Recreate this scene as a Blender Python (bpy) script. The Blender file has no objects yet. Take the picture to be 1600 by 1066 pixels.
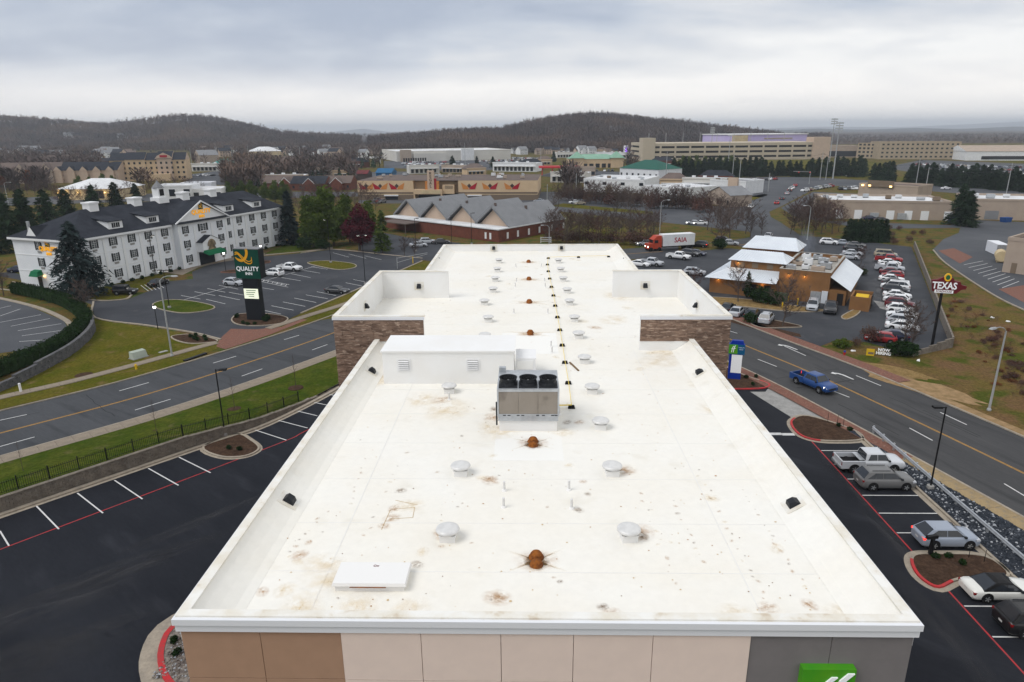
import bpy, math, random
import numpy as np
from mathutils import Vector, Matrix
random.seed(7); rng = np.random.default_rng(7)
SC = bpy.context.scene
COL = SC.collection
R = math.radians
# ------------------------------------------------------------------ camera
FPX, HORIZON, CAM_H = 1060.0, 203.0, 30.0
PITCH = math.atan((533 - HORIZON) / FPX); YAW = R(1.3); ROLL = R(-0.45)
_f = np.array([0, math.cos(PITCH), -math.sin(PITCH)]); _r = np.array([1.0, 0, 0]); _u = np.cross(_r, _f)
_c, _s = math.cos(ROLL), math.sin(ROLL); _r, _u = _c*_r + _s*_u, -_s*_r + _c*_u
_c, _s = math.cos(YAW), math.sin(YAW); _Z = np.array([[_c, -_s, 0], [_s, _c, 0], [0, 0, 1.0]])
_r, _u, _f = _Z @ _r, _Z @ _u, _Z @ _f
cam_d = bpy.data.cameras.new('camera'); cam = bpy.data.objects.new('camera', cam_d); COL.objects.link(cam)
cam_d.sensor_width = 36.0; cam_d.lens = 36.0 * FPX / 1600.0; cam_d.clip_start = 0.5; cam_d.clip_end = 40000
cam.matrix_world = Matrix(((_r[0], _u[0], -_f[0], 0), (_r[1], _u[1], -_f[1], 0), (_r[2], _u[2], -_f[2], CAM_H), (0, 0, 0, 1)))
SC.camera = cam
def at(px, py, z=0.0):
    """surveyed ground (or height z) position of a point measured in the photograph"""
    d = (px - 800) / FPX * _r - (py - 533) / FPX * _u + _f
    t = (z - CAM_H) / d[2]
    return Vector((d[0]*t, d[1]*t, z))
# ------------------------------------------------------------------ world: overcast over a Nishita sky
SUN_EL, SUN_AZ = R(52), R(-118)
W = bpy.data.worlds.new('World'); SC.world = W; W.use_nodes = True
nt = W.node_tree; nt.nodes.clear(); N = nt.nodes; LK = nt.links
def nd(t, **k):
    n = N.new(t)
    for a, b in k.items():
        setattr(n, a, b)
    return n
def mth(op, a=None, b=None, clamp=False):
    n = nd('ShaderNodeMath', operation=op, use_clamp=clamp)
    for i, q in enumerate((a, b)):
        if q is None: continue
        if isinstance(q, (int, float)): n.inputs[i].default_value = q
        else: LK.new(q, n.inputs[i])
    return n.outputs[0]
def ramp(fac, stops):
    n = nd('ShaderNodeValToRGB'); cr = n.color_ramp
    while len(cr.elements) < len(stops): cr.elements.new(0.5)
    for e, (p, c) in zip(cr.elements, stops): e.position = p; e.color = (*c, 1)
    LK.new(fac, n.inputs[0]); return n.outputs[0]
def mixc(fac, a, b):
    n = nd('ShaderNodeMix', data_type='RGBA')
    if isinstance(fac, (int, float)): n.inputs[0].default_value = fac
    else: LK.new(fac, n.inputs[0])
    for i, q in ((6, a), (7, b)):
        if isinstance(q, tuple): n.inputs[i].default_value = (*q, 1)
        else: LK.new(q, n.inputs[i])
    return n.outputs[2]
sky = nd('ShaderNodeTexSky', sky_type='NISHITA', sun_disc=False, sun_elevation=SUN_EL, sun_rotation=SUN_AZ)
sky_s = nd('ShaderNodeVectorMath', operation='SCALE'); LK.new(sky.outputs[0], sky_s.inputs[0]); sky_s.inputs['Scale'].default_value = 0.06
tc = nd('ShaderNodeTexCoord'); sep = nd('ShaderNodeSeparateXYZ'); LK.new(tc.outputs['Generated'], sep.inputs[0])
zc = mth('MAXIMUM', sep.outputs[2], 0.0)
zz = mth('ADD', zc, 0.24)
cmb = nd('ShaderNodeCombineXYZ'); LK.new(mth('DIVIDE', sep.outputs[0], zz), cmb.inputs[0]); LK.new(mth('DIVIDE', sep.outputs[1], zz), cmb.inputs[1])
mp = nd('ShaderNodeMapping'); LK.new(cmb.outputs[0], mp.inputs[0]); mp.inputs['Scale'].default_value = (0.8, 1.25, 1); mp.inputs['Rotation'].default_value = (0, 0, R(-10)); mp.inputs['Location'].default_value = (5.2, 2.3, 0.0)
n1 = nd('ShaderNodeTexNoise'); LK.new(mp.outputs[0], n1.inputs['Vector']); n1.inputs['Scale'].default_value = 0.85; n1.inputs['Detail'].default_value = 5; n1.inputs['Roughness'].default_value = 0.48; n1.inputs['Distortion'].default_value = 0.6
n2 = nd('ShaderNodeTexNoise'); LK.new(mp.outputs[0], n2.inputs['Vector']); n2.inputs['Scale'].default_value = 2.6; n2.inputs['Detail'].default_value = 8; n2.inputs['Roughness'].default_value = 0.55
cl = mth('ADD', mth('MULTIPLY', n1.outputs[0], 0.72), mth('MULTIPLY', n2.outputs[0], 0.28))
# the cloud deck is thinner towards the right of the view
side = mth('MULTIPLY', sep.outputs[0], 0.20)
cl = mth('ADD', mth('ADD', cl, 0.02), side, True)
cloud = ramp(cl, [(0.39, (0.38, 0.43, 0.525)), (0.47, (0.49, 0.535, 0.61)), (0.55, (0.63, 0.65, 0.685)), (0.66, (0.83, 0.83, 0.825))])
hz = ramp(zc, [(0.0, (1, 1, 1)), (0.045, (0.75, 0.75, 0.75)), (0.085, (0.12, 0.12, 0.12)), (0.14, (0, 0, 0))])
cloud = mixc(mth('MULTIPLY', hz, 0.88), cloud, (1.06, 1.01, 0.955))
covered = mixc(0.94, sky_s.outputs[0], cloud)
bg = nd('ShaderNodeBackground'); LK.new(covered, bg.inputs[0]); bg.inputs[1].default_value = 0.95
wo = nd('ShaderNodeOutputWorld'); LK.new(bg.outputs[0], wo.inputs[0])
sun_d = bpy.data.lights.new('sun', 'SUN'); sun_d.energy = 1.5; sun_d.angle = R(35); sun_d.color = (1.0, 0.96, 0.9)
sun = bpy.data.objects.new('sun', sun_d); COL.objects.link(sun); sun.location = (0, 0, 200)
_sd = Vector((math.sin(SUN_AZ)*math.cos(SUN_EL), math.cos(SUN_AZ)*math.cos(SUN_EL), math.sin(SUN_EL)))
sun.rotation_euler = _sd.to_track_quat('Z', 'Y').to_euler()
SC.view_settings.view_transform = 'Standard'; SC.view_settings.look = 'None'; SC.view_settings.exposure = 0.40; SC.view_settings.gamma = 1.0
SC.view_settings.use_curve_mapping = False
SC.cycles.volume_bounces = 0; SC.cycles.max_bounces = 5; SC.cycles.transparent_max_bounces = 12
SC.cycles.use_denoising = True
# ------------------------------------------------------------------ materials
MATS = {}
def mat(name, c1, c2=None, scale=1.0, rough=0.8, bump=0.0, bscale=None, metal=0.0, spec=0.12, stretch=None, c3=None, scale3=8.0, lo=0.38, hi=0.62, lo3=0.55, hi3=0.75, emit=None, estr=0.0, rnd=0.0, bdist=0.05, alpha=1.0):
    if name in MATS: return MATS[name]
    m = bpy.data.materials.new(name); MATS[name] = m; m.use_nodes = True; m.diffuse_color = (*c1, 1)
    t = m.node_tree; b = t.nodes['Principled BSDF']; L = t.links
    b.inputs['Roughness'].default_value = rough; b.inputs['Metallic'].default_value = metal; b.inputs['Specular IOR Level'].default_value = spec
    if name.startswith(('grass', 'leaf', 'twig', 'brush', 'forest', 'mulch', 'dirt', 'straw', 'bark', 'haze')): b.inputs['Specular IOR Level'].default_value = 0.02
    b.inputs['Base Color'].default_value = (*c1, 1)
    if alpha < 1: b.inputs['Alpha'].default_value = alpha
    def noise(sc, det=6, ro=0.6):
        co = t.nodes.new('ShaderNodeTexCoord'); v = co.outputs['Object']
        if stretch:
            mpn = t.nodes.new('ShaderNodeMapping'); mpn.inputs['Scale'].default_value = stretch[:3]
            if len(stretch) > 3: mpn.inputs['Rotation'].default_value = (0, 0, stretch[3]); mpn.vector_type = 'TEXTURE'; mpn.inputs['Scale'].default_value = tuple(1/x for x in stretch[:3])
            L.new(v, mpn.inputs[0]); v = mpn.outputs[0]
        n = t.nodes.new('ShaderNodeTexNoise'); n.inputs['Scale'].default_value = sc; n.inputs['Detail'].default_value = det; n.inputs['Roughness'].default_value = ro
        L.new(v, n.inputs['Vector']); return n.outputs['Fac']
    def mr(fac, a, z):
        q = t.nodes.new('ShaderNodeMapRange'); q.inputs[1].default_value = a; q.inputs[2].default_value = z; L.new(fac, q.inputs[0]); return q.outputs[0]
    def mx(fac, a, z):
        q = t.nodes.new('ShaderNodeMix'); q.data_type = 'RGBA'; L.new(fac, q.inputs[0])
        for i, s in ((6, a), (7, z)):
            if isinstance(s, tuple): q.inputs[i].default_value = (*s, 1)
            else: L.new(s, q.inputs[i])
        return q.outputs[2]
    colr = c1
    if c2: colr = mx(mr(noise(scale), lo, hi), c1, c2)
    if c3: colr = mx(mr(noise(scale3, 3, 0.5), lo3, hi3), colr, c3)
    if name.startswith(('grass', 'asphalt', 'mulch', 'sidewalk', 'concrete', 'straw', 'gravel', 'roof_membrane', 'brick_paver', 'roof_grey', 'shingle')):      # fine grain
        amp = {'gra': .42, 'asp': .16, 'mul': .4, 'roo': .03, 'shi': .18, 'str': .35}.get(name[:3], .14); fs = {'gra': 2.6, 'asp': 4.5, 'roo': 3.0}.get(name[:3], 5.0)
        q = t.nodes.new('ShaderNodeHueSaturation'); fn = mr(noise(fs, 4, 0.75), 0.30, 0.70); L.new(mr_out(t, L, fn, 1-amp, 1+amp), q.inputs['Value'])
        if isinstance(colr, tuple): q.inputs['Color'].default_value = (*colr, 1)
        else: L.new(colr, q.inputs['Color'])
        colr = q.outputs[0]
    if rnd:
        oi = t.nodes.new('ShaderNodeObjectInfo'); q = t.nodes.new('ShaderNodeHueSaturation')
        L.new(mr_out(t, L, oi.outputs['Random'], 1 - rnd, 1 + rnd), q.inputs['Value'])
        if isinstance(colr, tuple): q.inputs['Color'].default_value = (*colr, 1)
        else: L.new(colr, q.inputs['Color'])
        colr = q.outputs[0]
    if not isinstance(colr, tuple): L.new(colr, b.inputs['Base Color'])
    if bump:
        bn = t.nodes.new('ShaderNodeBump'); bn.inputs['Strength'].default_value = bump; bn.inputs['Distance'].default_value = bdist
        L.new(noise(bscale or scale*6), bn.inputs['Height']); L.new(bn.outputs[0], b.inputs['Normal'])
    if emit:
        b.inputs['Emission Color'].default_value = (*emit, 1); b.inputs['Emission Strength'].default_value = estr
    return m
def mr_out(t, L, fac, a, z):
    q = t.nodes.new('ShaderNodeMapRange'); q.inputs[3].default_value = a; q.inputs[4].default_value = z; L.new(fac, q.inputs[0]); return q.outputs[0]
def paint(name, c): return mat('paint_'+name, c, rough=0.28, spec=0.5, metal=0.0)
mat('grass_wild', (0.105, 0.085, 0.018), (0.120, 0.074, 0.032), 0.10, 0.95, 0.5, 3, c3=(0.055, 0.075, 0.018), scale3=0.35, lo3=0.48, hi3=0.62)
mat('grass_bank', (0.115, 0.086, 0.024), (0.135, 0.080, 0.040), 0.16, 0.95, 0.5, 3, c3=(0.062, 0.072, 0.012), scale3=0.22, lo3=0.50, hi3=0.62)
mat('grass_lawn', (0.070, 0.076, 0.007), (0.105, 0.088, 0.014), 0.22, 0.95, 0.6, 5, c3=(0.150, 0.105, 0.045), scale3=0.5, lo3=0.56, hi3=0.75)
mat('grass_green', (0.038, 0.062, 0.006), (0.066, 0.078, 0.011), 0.35, 0.95, 0.6, 5, c3=(0.10, 0.09, 0.035), scale3=0.6, lo3=0.62, hi3=0.8)
mat('asphalt_new', (0.0118, 0.0132, 0.0178), (0.0180, 0.0198, 0.0255), 0.22, 0.7, 0.25, 40, spec=0.10, stretch=(0.25, 1.0, 1, R(-40)), c3=(0.032, 0.034, 0.042), scale3=0.5, lo3=0.60, hi3=0.82, bdist=0.01)
mat('asphalt_road', (0.050, 0.053, 0.058), (0.066, 0.069, 0.075), 0.16, 0.8, 0.2, 30, spec=0.2, stretch=(0.16, 1.4, 1, R(-33)), c3=(0.036, 0.038, 0.042), scale3=0.45, lo3=0.55, hi3=0.72, bdist=0.01)
mat('asphalt_road_east', (0.047, 0.047, 0.049), (0.062, 0.062, 0.063), 0.16, 0.8, 0.2, 30, spec=0.2, stretch=(1.4, 0.16, 1, R(20)), c3=(0.034, 0.034, 0.036), scale3=0.45, lo3=0.55, hi3=0.72, bdist=0.01)
mat('asphalt_lot', (0.036, 0.039, 0.046), (0.052, 0.055, 0.063), 0.12, 0.85, 0.2, 20, spec=0.2, c3=(0.075, 0.075, 0.078), scale3=0.3, lo3=0.6, hi3=0.8, bdist=0.01)
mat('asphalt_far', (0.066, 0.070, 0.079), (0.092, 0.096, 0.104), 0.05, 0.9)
mat('concrete', (0.36, 0.31, 0.245), (0.28, 0.245, 0.20), 1.2, 0.9, 0.2, 12)
mat('concrete_grey', (0.33, 0.325, 0.31), (0.26, 0.255, 0.245), 0.9, 0.9, 0.2, 14)
mat('sidewalk', (0.27, 0.225, 0.175), (0.22, 0.185, 0.145), 0.8, 0.9, 0.2, 14)
mat('sidewalk_tan', (0.34, 0.25, 0.135), (0.27, 0.205, 0.12), 0.7, 0.9, 0.2, 14, c3=(0.22, 0.19, 0.15), scale3=2)
mat('brick_paver', (0.20, 0.090, 0.065), (0.165, 0.085, 0.065), 1.6, 0.9, 0.5, 9, c3=(0.24, 0.15, 0.115), scale3=5)
mat('line_white', (0.62, 0.62, 0.61), (0.46, 0.46, 0.46), 3.0, 0.7, lo=0.5, hi=0.75)
mat('line_yellow', (0.46, 0.25, 0.055), (0.36, 0.20, 0.055), 2.0, 0.7)
mat('line_red', (0.40, 0.035, 0.04), (0.23, 0.05, 0.055), 1.4, 0.7, lo=0.45, hi=0.65)
mat('kerb_red', (0.50, 0.03, 0.035), (0.36, 0.05, 0.05), 2.5, 0.6)
mat('mulch', (0.075, 0.046, 0.031), (0.050, 0.031, 0.022), 1.5, 1.0, 0.9, 18)
mat('dirt', (0.33, 0.22, 0.12), (0.22, 0.15, 0.075), 0.9, 1.0, 0.6, 6)
mat('straw', (0.26, 0.175, 0.075), (0.18, 0.12, 0.05), 1.0, 1.0, 0.8, 10)
mat('gravel_dark', (0.022, 0.027, 0.036), (0.040, 0.046, 0.058), 2.0, 0.9, 0.8, 8)
mat('stone_dark', (0.035, 0.042, 0.054), (0.11, 0.12, 0.14), 2.2, 0.75, rnd=0.1, lo=0.5, hi=0.7)
mat('stone_light', (0.30, 0.32, 0.35), (0.42, 0.43, 0.45), 1.0, 0.8)
mat('stone_pebble', (0.24, 0.21, 0.18), (0.12, 0.10, 0.09), 4.0, 0.85, lo=0.42, hi=0.58)
mat('roof_membrane', (0.83, 0.81, 0.752), (0.815, 0.78, 0.70), 0.22, 0.55, 0.06, 1.5, spec=0.35, c3=(0.72, 0.68, 0.59), scale3=0.9, lo3=0.62, hi3=0.9)
mat('parapet_white', (0.82, 0.82, 0.81), (0.79, 0.78, 0.755), 0.5, 0.5, 0.05, 2, spec=0.35)
mat('membrane_patch', (0.845, 0.835, 0.795), rough=0.55)
mat('membrane_seam', (0.745, 0.73, 0.69), (0.785, 0.77, 0.73), 2.0, 0.6)
mat('coping', (0.80, 0.79, 0.75), (0.70, 0.655, 0.56), 1.1, 0.5, c3=(0.55, 0.46, 0.35), scale3=2.2, lo3=0.62, hi3=0.8)
mat('fascia_white', (0.74, 0.755, 0.785), rough=0.4)
mat('panel_brown', (0.41, 0.255, 0.17), (0.385, 0.24, 0.16), 2.0, 0.9, 0.15, 60)
mat('panel_cream', (0.79, 0.65, 0.57), (0.76, 0.625, 0.55), 2.0, 0.9, 0.15, 60)
mat('panel_grey', (0.20, 0.185, 0.185), (0.185, 0.172, 0.172), 2.0, 0.9, 0.15, 60)
mat('speck_tan', (0.58, 0.44, 0.26)); mat('speck_rust', (0.42, 0.22, 0.08)); mat('speck_brown', (0.24, 0.15, 0.085))
mat('sealant', (0.50, 0.38, 0.22), rough=0.9)
mat('joint_dark', (0.16, 0.115, 0.09), rough=0.9)
mat('ledgestone', (0.285, 0.195, 0.145), (0.165, 0.11, 0.084), 1.3, 0.9, 0.4, 9, c3=(0.42, 0.315, 0.245), scale3=2.4, lo3=0.55, hi3=0.64, stretch=(1, 1, 4))
mat('wallblock', (0.225, 0.195, 0.160), (0.15, 0.13, 0.108), 1.6, 0.95, 0.5, 8, c3=(0.23, 0.21, 0.185), scale3=3)
mat('rubble', (0.125, 0.125, 0.13), (0.075, 0.075, 0.08), 1.5, 0.95, 0.6, 7, c3=(0.20, 0.195, 0.19), scale3=3)
mat('black_metal', (0.012, 0.012, 0.013), rough=0.45)
mat('dark_plastic', (0.022, 0.024, 0.028), rough=0.5)
mat('galvanised', (0.52, 0.54, 0.56), (0.42, 0.44, 0.46), 3.0, 0.4, metal=0.55)
mat('steel_pole', (0.40, 0.41, 0.41), (0.34, 0.35, 0.355), 1.2, 0.6, metal=0.2)
mat('vent_metal', (0.70, 0.695, 0.68), (0.60, 0.595, 0.58), 3.5, 0.4, metal=0.1)
mat('vent_curb', (0.80, 0.79, 0.77), rough=0.6)
mat('coil', (0.31, 0.275, 0.235), (0.29, 0.255, 0.215), 1.5, 0.7, 0.25, 30, metal=0.2, c3=(0.12, 0.10, 0.085), scale3=0.8, lo3=0.56, hi3=0.7)
mat('rust', (0.31, 0.105, 0.022), (0.16, 0.055, 0.02), 6.0, 0.95, 0.8, 22)
mat('gas_yellow', (0.80, 0.60, 0.12), rough=0.5)
mat('rubber', (0.014, 0.014, 0.015), rough=0.9)
mat('wood', (0.20, 0.13, 0.07), (0.14, 0.09, 0.05), 4, 0.8)
mat('white_paint', (0.74, 0.75, 0.76), (0.66, 0.67, 0.68), 0.5, 0.7)
mat('white_plain', (0.78, 0.78, 0.78), rough=0.6)
mat('inn_wall', (0.78, 0.80, 0.825), (0.72, 0.745, 0.775), 0.25, 0.8, 0.12, 3)
mat('inn_trim', (0.76, 0.77, 0.775), rough=0.6)
mat('shingle_dark', (0.023, 0.026, 0.034), (0.034, 0.038, 0.048), 0.5, 0.9, 0.5, 9)
mat('shutter', (0.018, 0.022, 0.024), rough=0.6)
mat('glass_dark', (0.02, 0.024, 0.03), rough=0.08, spec=0.6)
mat('glass_grey', (0.12, 0.135, 0.145), (0.05, 0.06, 0.065), 1.0, 0.15, spec=0.6)
mat('awning_green', (0.008, 0.13, 0.055), rough=0.7)
mat('sign_green', (0.006, 0.055, 0.038), rough=0.35)
mat('sign_gold', (0.70, 0.40, 0.03), rough=0.4, emit=(0.8, 0.42, 0.02), estr=0.12)
mat('sign_black', (0.016, 0.018, 0.022), rough=0.4)
mat('sign_lit', (0.75, 0.78, 0.62), rough=0.5, emit=(0.85, 0.9, 0.7), estr=0.45)
mat('sign_white', (0.80, 0.82, 0.84), rough=0.4, emit=(1, 1, 1), estr=0.08)
mat('letter_gold', (0.72, 0.36, 0.02), rough=0.4, emit=(1.0, 0.45, 0.02), estr=0.3)
mat('lamp_glow', (1, 1, 0.95), emit=(1.0, 0.96, 0.85), estr=4.0)
mat('lamp_warm', (1, 0.8, 0.4), emit=(1.0, 0.62, 0.2), estr=3.5)
mat('light_red', (0.6, 0.02, 0.02), rough=0.25, emit=(1.0, 0.05, 0.03), estr=1.4)
mat('tail_red', (0.22, 0.008, 0.01), rough=0.2)
mat('head_lit', (0.95, 0.95, 0.9), emit=(1, 0.97, 0.88), estr=4.0)
mat('head_off', (0.55, 0.57, 0.6), rough=0.15)
mat('tyre', (0.014, 0.014, 0.015), rough=0.9)
mat('rim', (0.40, 0.41, 0.42), rough=0.35, metal=0.6)
mat('plate', (0.6, 0.6, 0.58), rough=0.5)
mat('bark', (0.075, 0.060, 0.050), (0.11, 0.09, 0.08), 2, 0.95)
mat('twig', (0.115, 0.085, 0.074), (0.080, 0.060, 0.054), 0.25, 0.95, rnd=0.25)
mat('twig_red', (0.105, 0.055, 0.045), (0.07, 0.04, 0.036), 0.25, 0.95, rnd=0.25)
mat('leaf_spruce', (0.022, 0.034, 0.034), (0.036, 0.052, 0.052), 0.5, 0.9, rnd=0.15)
mat('leaf_conifer', (0.013, 0.027, 0.014), (0.026, 0.046, 0.022), 0.4, 0.9, rnd=0.3)
mat('leaf_pine', (0.052, 0.086, 0.016), (0.092, 0.124, 0.024), 0.35, 0.9, rnd=0.2)
mat('leaf_hedge', (0.013, 0.031, 0.010), (0.026, 0.050, 0.016), 0.6, 0.9, rnd=0.15)
mat('leaf_lime', (0.075, 0.105, 0.018), (0.05, 0.08, 0.016), 1.0, 0.9)
mat('leaf_burgundy', (0.098, 0.018, 0.026), (0.060, 0.014, 0.020), 0.5, 0.9)
mat('leaf_rust', (0.16, 0.060, 0.026), (0.11, 0.035, 0.018), 0.6, 0.95, rnd=0.3)
mat('leaf_gold', (0.27, 0.18, 0.03), (0.18, 0.12, 0.03), 0.6, 0.95, rnd=0.2)
mat('brush_brown', (0.12, 0.075, 0.055), (0.085, 0.055, 0.042), 0.5, 0.95, rnd=0.25)
mat('forest', (0.056, 0.043, 0.042), (0.112, 0.084, 0.074), 0.02, 0.95, c3=(0.15, 0.10, 0.072), scale3=0.006, lo3=0.5, hi3=0.66)
mat('forest_floor', (0.085, 0.065, 0.052), (0.062, 0.05, 0.043), 0.01, 1.0)
mat('brick_red', (0.165, 0.058, 0.037), (0.125, 0.045, 0.031), 0.9, 0.9, 0.3, 8)
mat('brick_orange', (0.235, 0.122, 0.052), (0.20, 0.102, 0.044), 0.5, 0.9, 0.25, 8)
mat('stucco_tan', (0.60, 0.45, 0.29), (0.56, 0.415, 0.265), 0.3, 0.9)
mat('stucco_peach', (0.52, 0.40, 0.31), (0.48, 0.37, 0.285), 0.4, 0.9)
mat('stucco_beige', (0.40, 0.325, 0.26), (0.36, 0.29, 0.235), 0.3, 0.9)
mat('campus_tan', (0.40, 0.325, 0.23), (0.36, 0.295, 0.21), 0.1, 0.9)
mat('store_pale', (0.62, 0.60, 0.555), (0.56, 0.54, 0.50), 0.05, 0.9)
mat('stucco_brown', (0.185, 0.14, 0.10), rough=0.9)
mat('cinema_red', (0.36, 0.015, 0.03), rough=0.7); mat('cinema_orange', (0.55, 0.22, 0.06), rough=0.7); mat('cinema_dark', (0.07, 0.05, 0.045), rough=0.7)
mat('roof_grey', (0.225, 0.23, 0.24), (0.20, 0.205, 0.215), 0.4, 0.85, 0.3, 6)
mat('roof_brown', (0.15, 0.115, 0.10), (0.12, 0.095, 0.085), 0.2, 0.9)
mat('roof_metal', (0.72, 0.76, 0.80), (0.66, 0.70, 0.745), 0.4, 0.35, metal=0.15, spec=0.5)
mat('roof_white', (0.70, 0.71, 0.72), (0.56, 0.565, 0.57), 0.15, 0.7)
mat('roof_green', (0.23, 0.40, 0.30), (0.20, 0.35, 0.26), 0.2, 0.7)
mat('roof_teal', (0.05, 0.23, 0.20), rough=0.6); mat('roof_darkgreen', (0.022, 0.10, 0.075), rough=0.7)
mat('canopy_red', (0.55, 0.03, 0.04), rough=0.5)
mat('kitchen_roof', (0.42, 0.40, 0.36), (0.30, 0.285, 0.26), 0.8, 0.9)
mat('cream_lit', (0.62, 0.50, 0.30), (0.50, 0.40, 0.25), 0.3, 0.8)
mat('garage_cream', (0.50, 0.43, 0.33), (0.45, 0.39, 0.30), 0.05, 0.9)
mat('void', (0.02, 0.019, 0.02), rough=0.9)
mat('purple_wall', (0.47, 0.39, 0.68), (0.54, 0.47, 0.72), 0.03, 0.6)
mat('purple_sign', (0.25, 0.12, 0.6), emit=(0.35, 0.15, 0.95), estr=1.0)
mat('pylon_white', (0.8, 0.8, 0.83), rough=0.5)
mat('haze_hill', (0.07, 0.068, 0.07), (0.05, 0.052, 0.055), 0.0015, 1.0)
mat('blue_dumpster', (0.02, 0.07, 0.22), rough=0.6); mat('green_box', (0.055, 0.09, 0.05), rough=0.7); mat('hydrant_red', (0.4, 0.02, 0.02)); mat('hydrant_blue', (0.02, 0.05, 0.25)); mat('bollard_yellow', (0.65, 0.42, 0.02), rough=0.6)
mat('hix_green', (0.085, 0.26, 0.012), (0.02, 0.22, 0.02), 0.4, 0.4, emit=(0.05, 0.3, 0.01), estr=0.1)
mat('hix_blue', (0.008, 0.035, 0.30), rough=0.35); mat('hix_teal', (0.01, 0.10, 0.22), rough=0.35)
mat('wire', (0.05, 0.05, 0.055), rough=0.7)
mat('tr_red', (0.13, 0.014, 0.018), rough=0.5); mat('tr_green', (0.02, 0.13, 0.05), rough=0.6)
# stain decal material: a unit disc whose edge fades by a noise of its own
def stain_mat(name, c, dens):
    m = bpy.data.materials.new(name); MATS[name] = m; m.use_nodes = True; t = m.node_tree; b = t.nodes['Principled BSDF']; L = t.links
    b.inputs['Base Color'].default_value = (*c, 1); b.inputs['Roughness'].default_value = 0.9
    co = t.nodes.new('ShaderNodeTexCoord'); oi = t.nodes.new('ShaderNodeObjectInfo')
    ln = t.nodes.new('ShaderNodeVectorMath'); ln.operation = 'LENGTH'; L.new(co.outputs['Object'], ln.inputs[0])
    ad = t.nodes.new('ShaderNodeVectorMath'); ad.operation = 'ADD'; L.new(co.outputs['Object'], ad.inputs[0])
    mu = t.nodes.new('ShaderNodeMath'); mu.operation = 'MULTIPLY'; mu.inputs[1].default_value = 90.0; L.new(oi.outputs['Random'], mu.inputs[0]); L.new(mu.outputs[0], ad.inputs[1])
    nz = t.nodes.new('ShaderNodeTexNoise'); nz.inputs['Scale'].default_value = 2.2; nz.inputs['Detail'].default_value = 5; nz.inputs['Roughness'].default_value = 0.65; L.new(ad.outputs[0], nz.inputs['Vector'])
    inv = t.nodes.new('ShaderNodeMath'); inv.operation = 'SUBTRACT'; inv.inputs[0].default_value = 1.0; L.new(ln.outputs['Value'], inv.inputs[1])
    s = t.nodes.new('ShaderNodeMath'); s.operation = 'MULTIPLY'; L.new(inv.outputs[0], s.inputs[0])
    mr = t.nodes.new('ShaderNodeMapRange'); mr.inputs[1].default_value = 0.36; mr.inputs[2].default_value = 0.70; L.new(nz.outputs['Fac'], mr.inputs[0]); L.new(mr.outputs[0], s.inputs[1])
    s2 = t.nodes.new('ShaderNodeMath'); s2.operation = 'MULTIPLY'; s2.use_clamp = True; s2.inputs[1].default_value = dens; L.new(s.outputs[0], s2.inputs[0]); L.new(s2.outputs[0], b.inputs['Alpha'])
stain_mat('stain_rust', (0.46, 0.235, 0.07), 0.8); stain_mat('stain_tan', (0.74, 0.56, 0.30), 0.5); stain_mat('stain_brown', (0.19, 0.105, 0.045), 1.0); stain_mat('stain_wet', (0.10, 0.10, 0.11), 1.2); stain_mat('stain_dust', (0.20, 0.20, 0.205), 0.9)
stain_mat('stain_dustlot', (0.05, 0.05, 0.055), 0.8)
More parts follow.
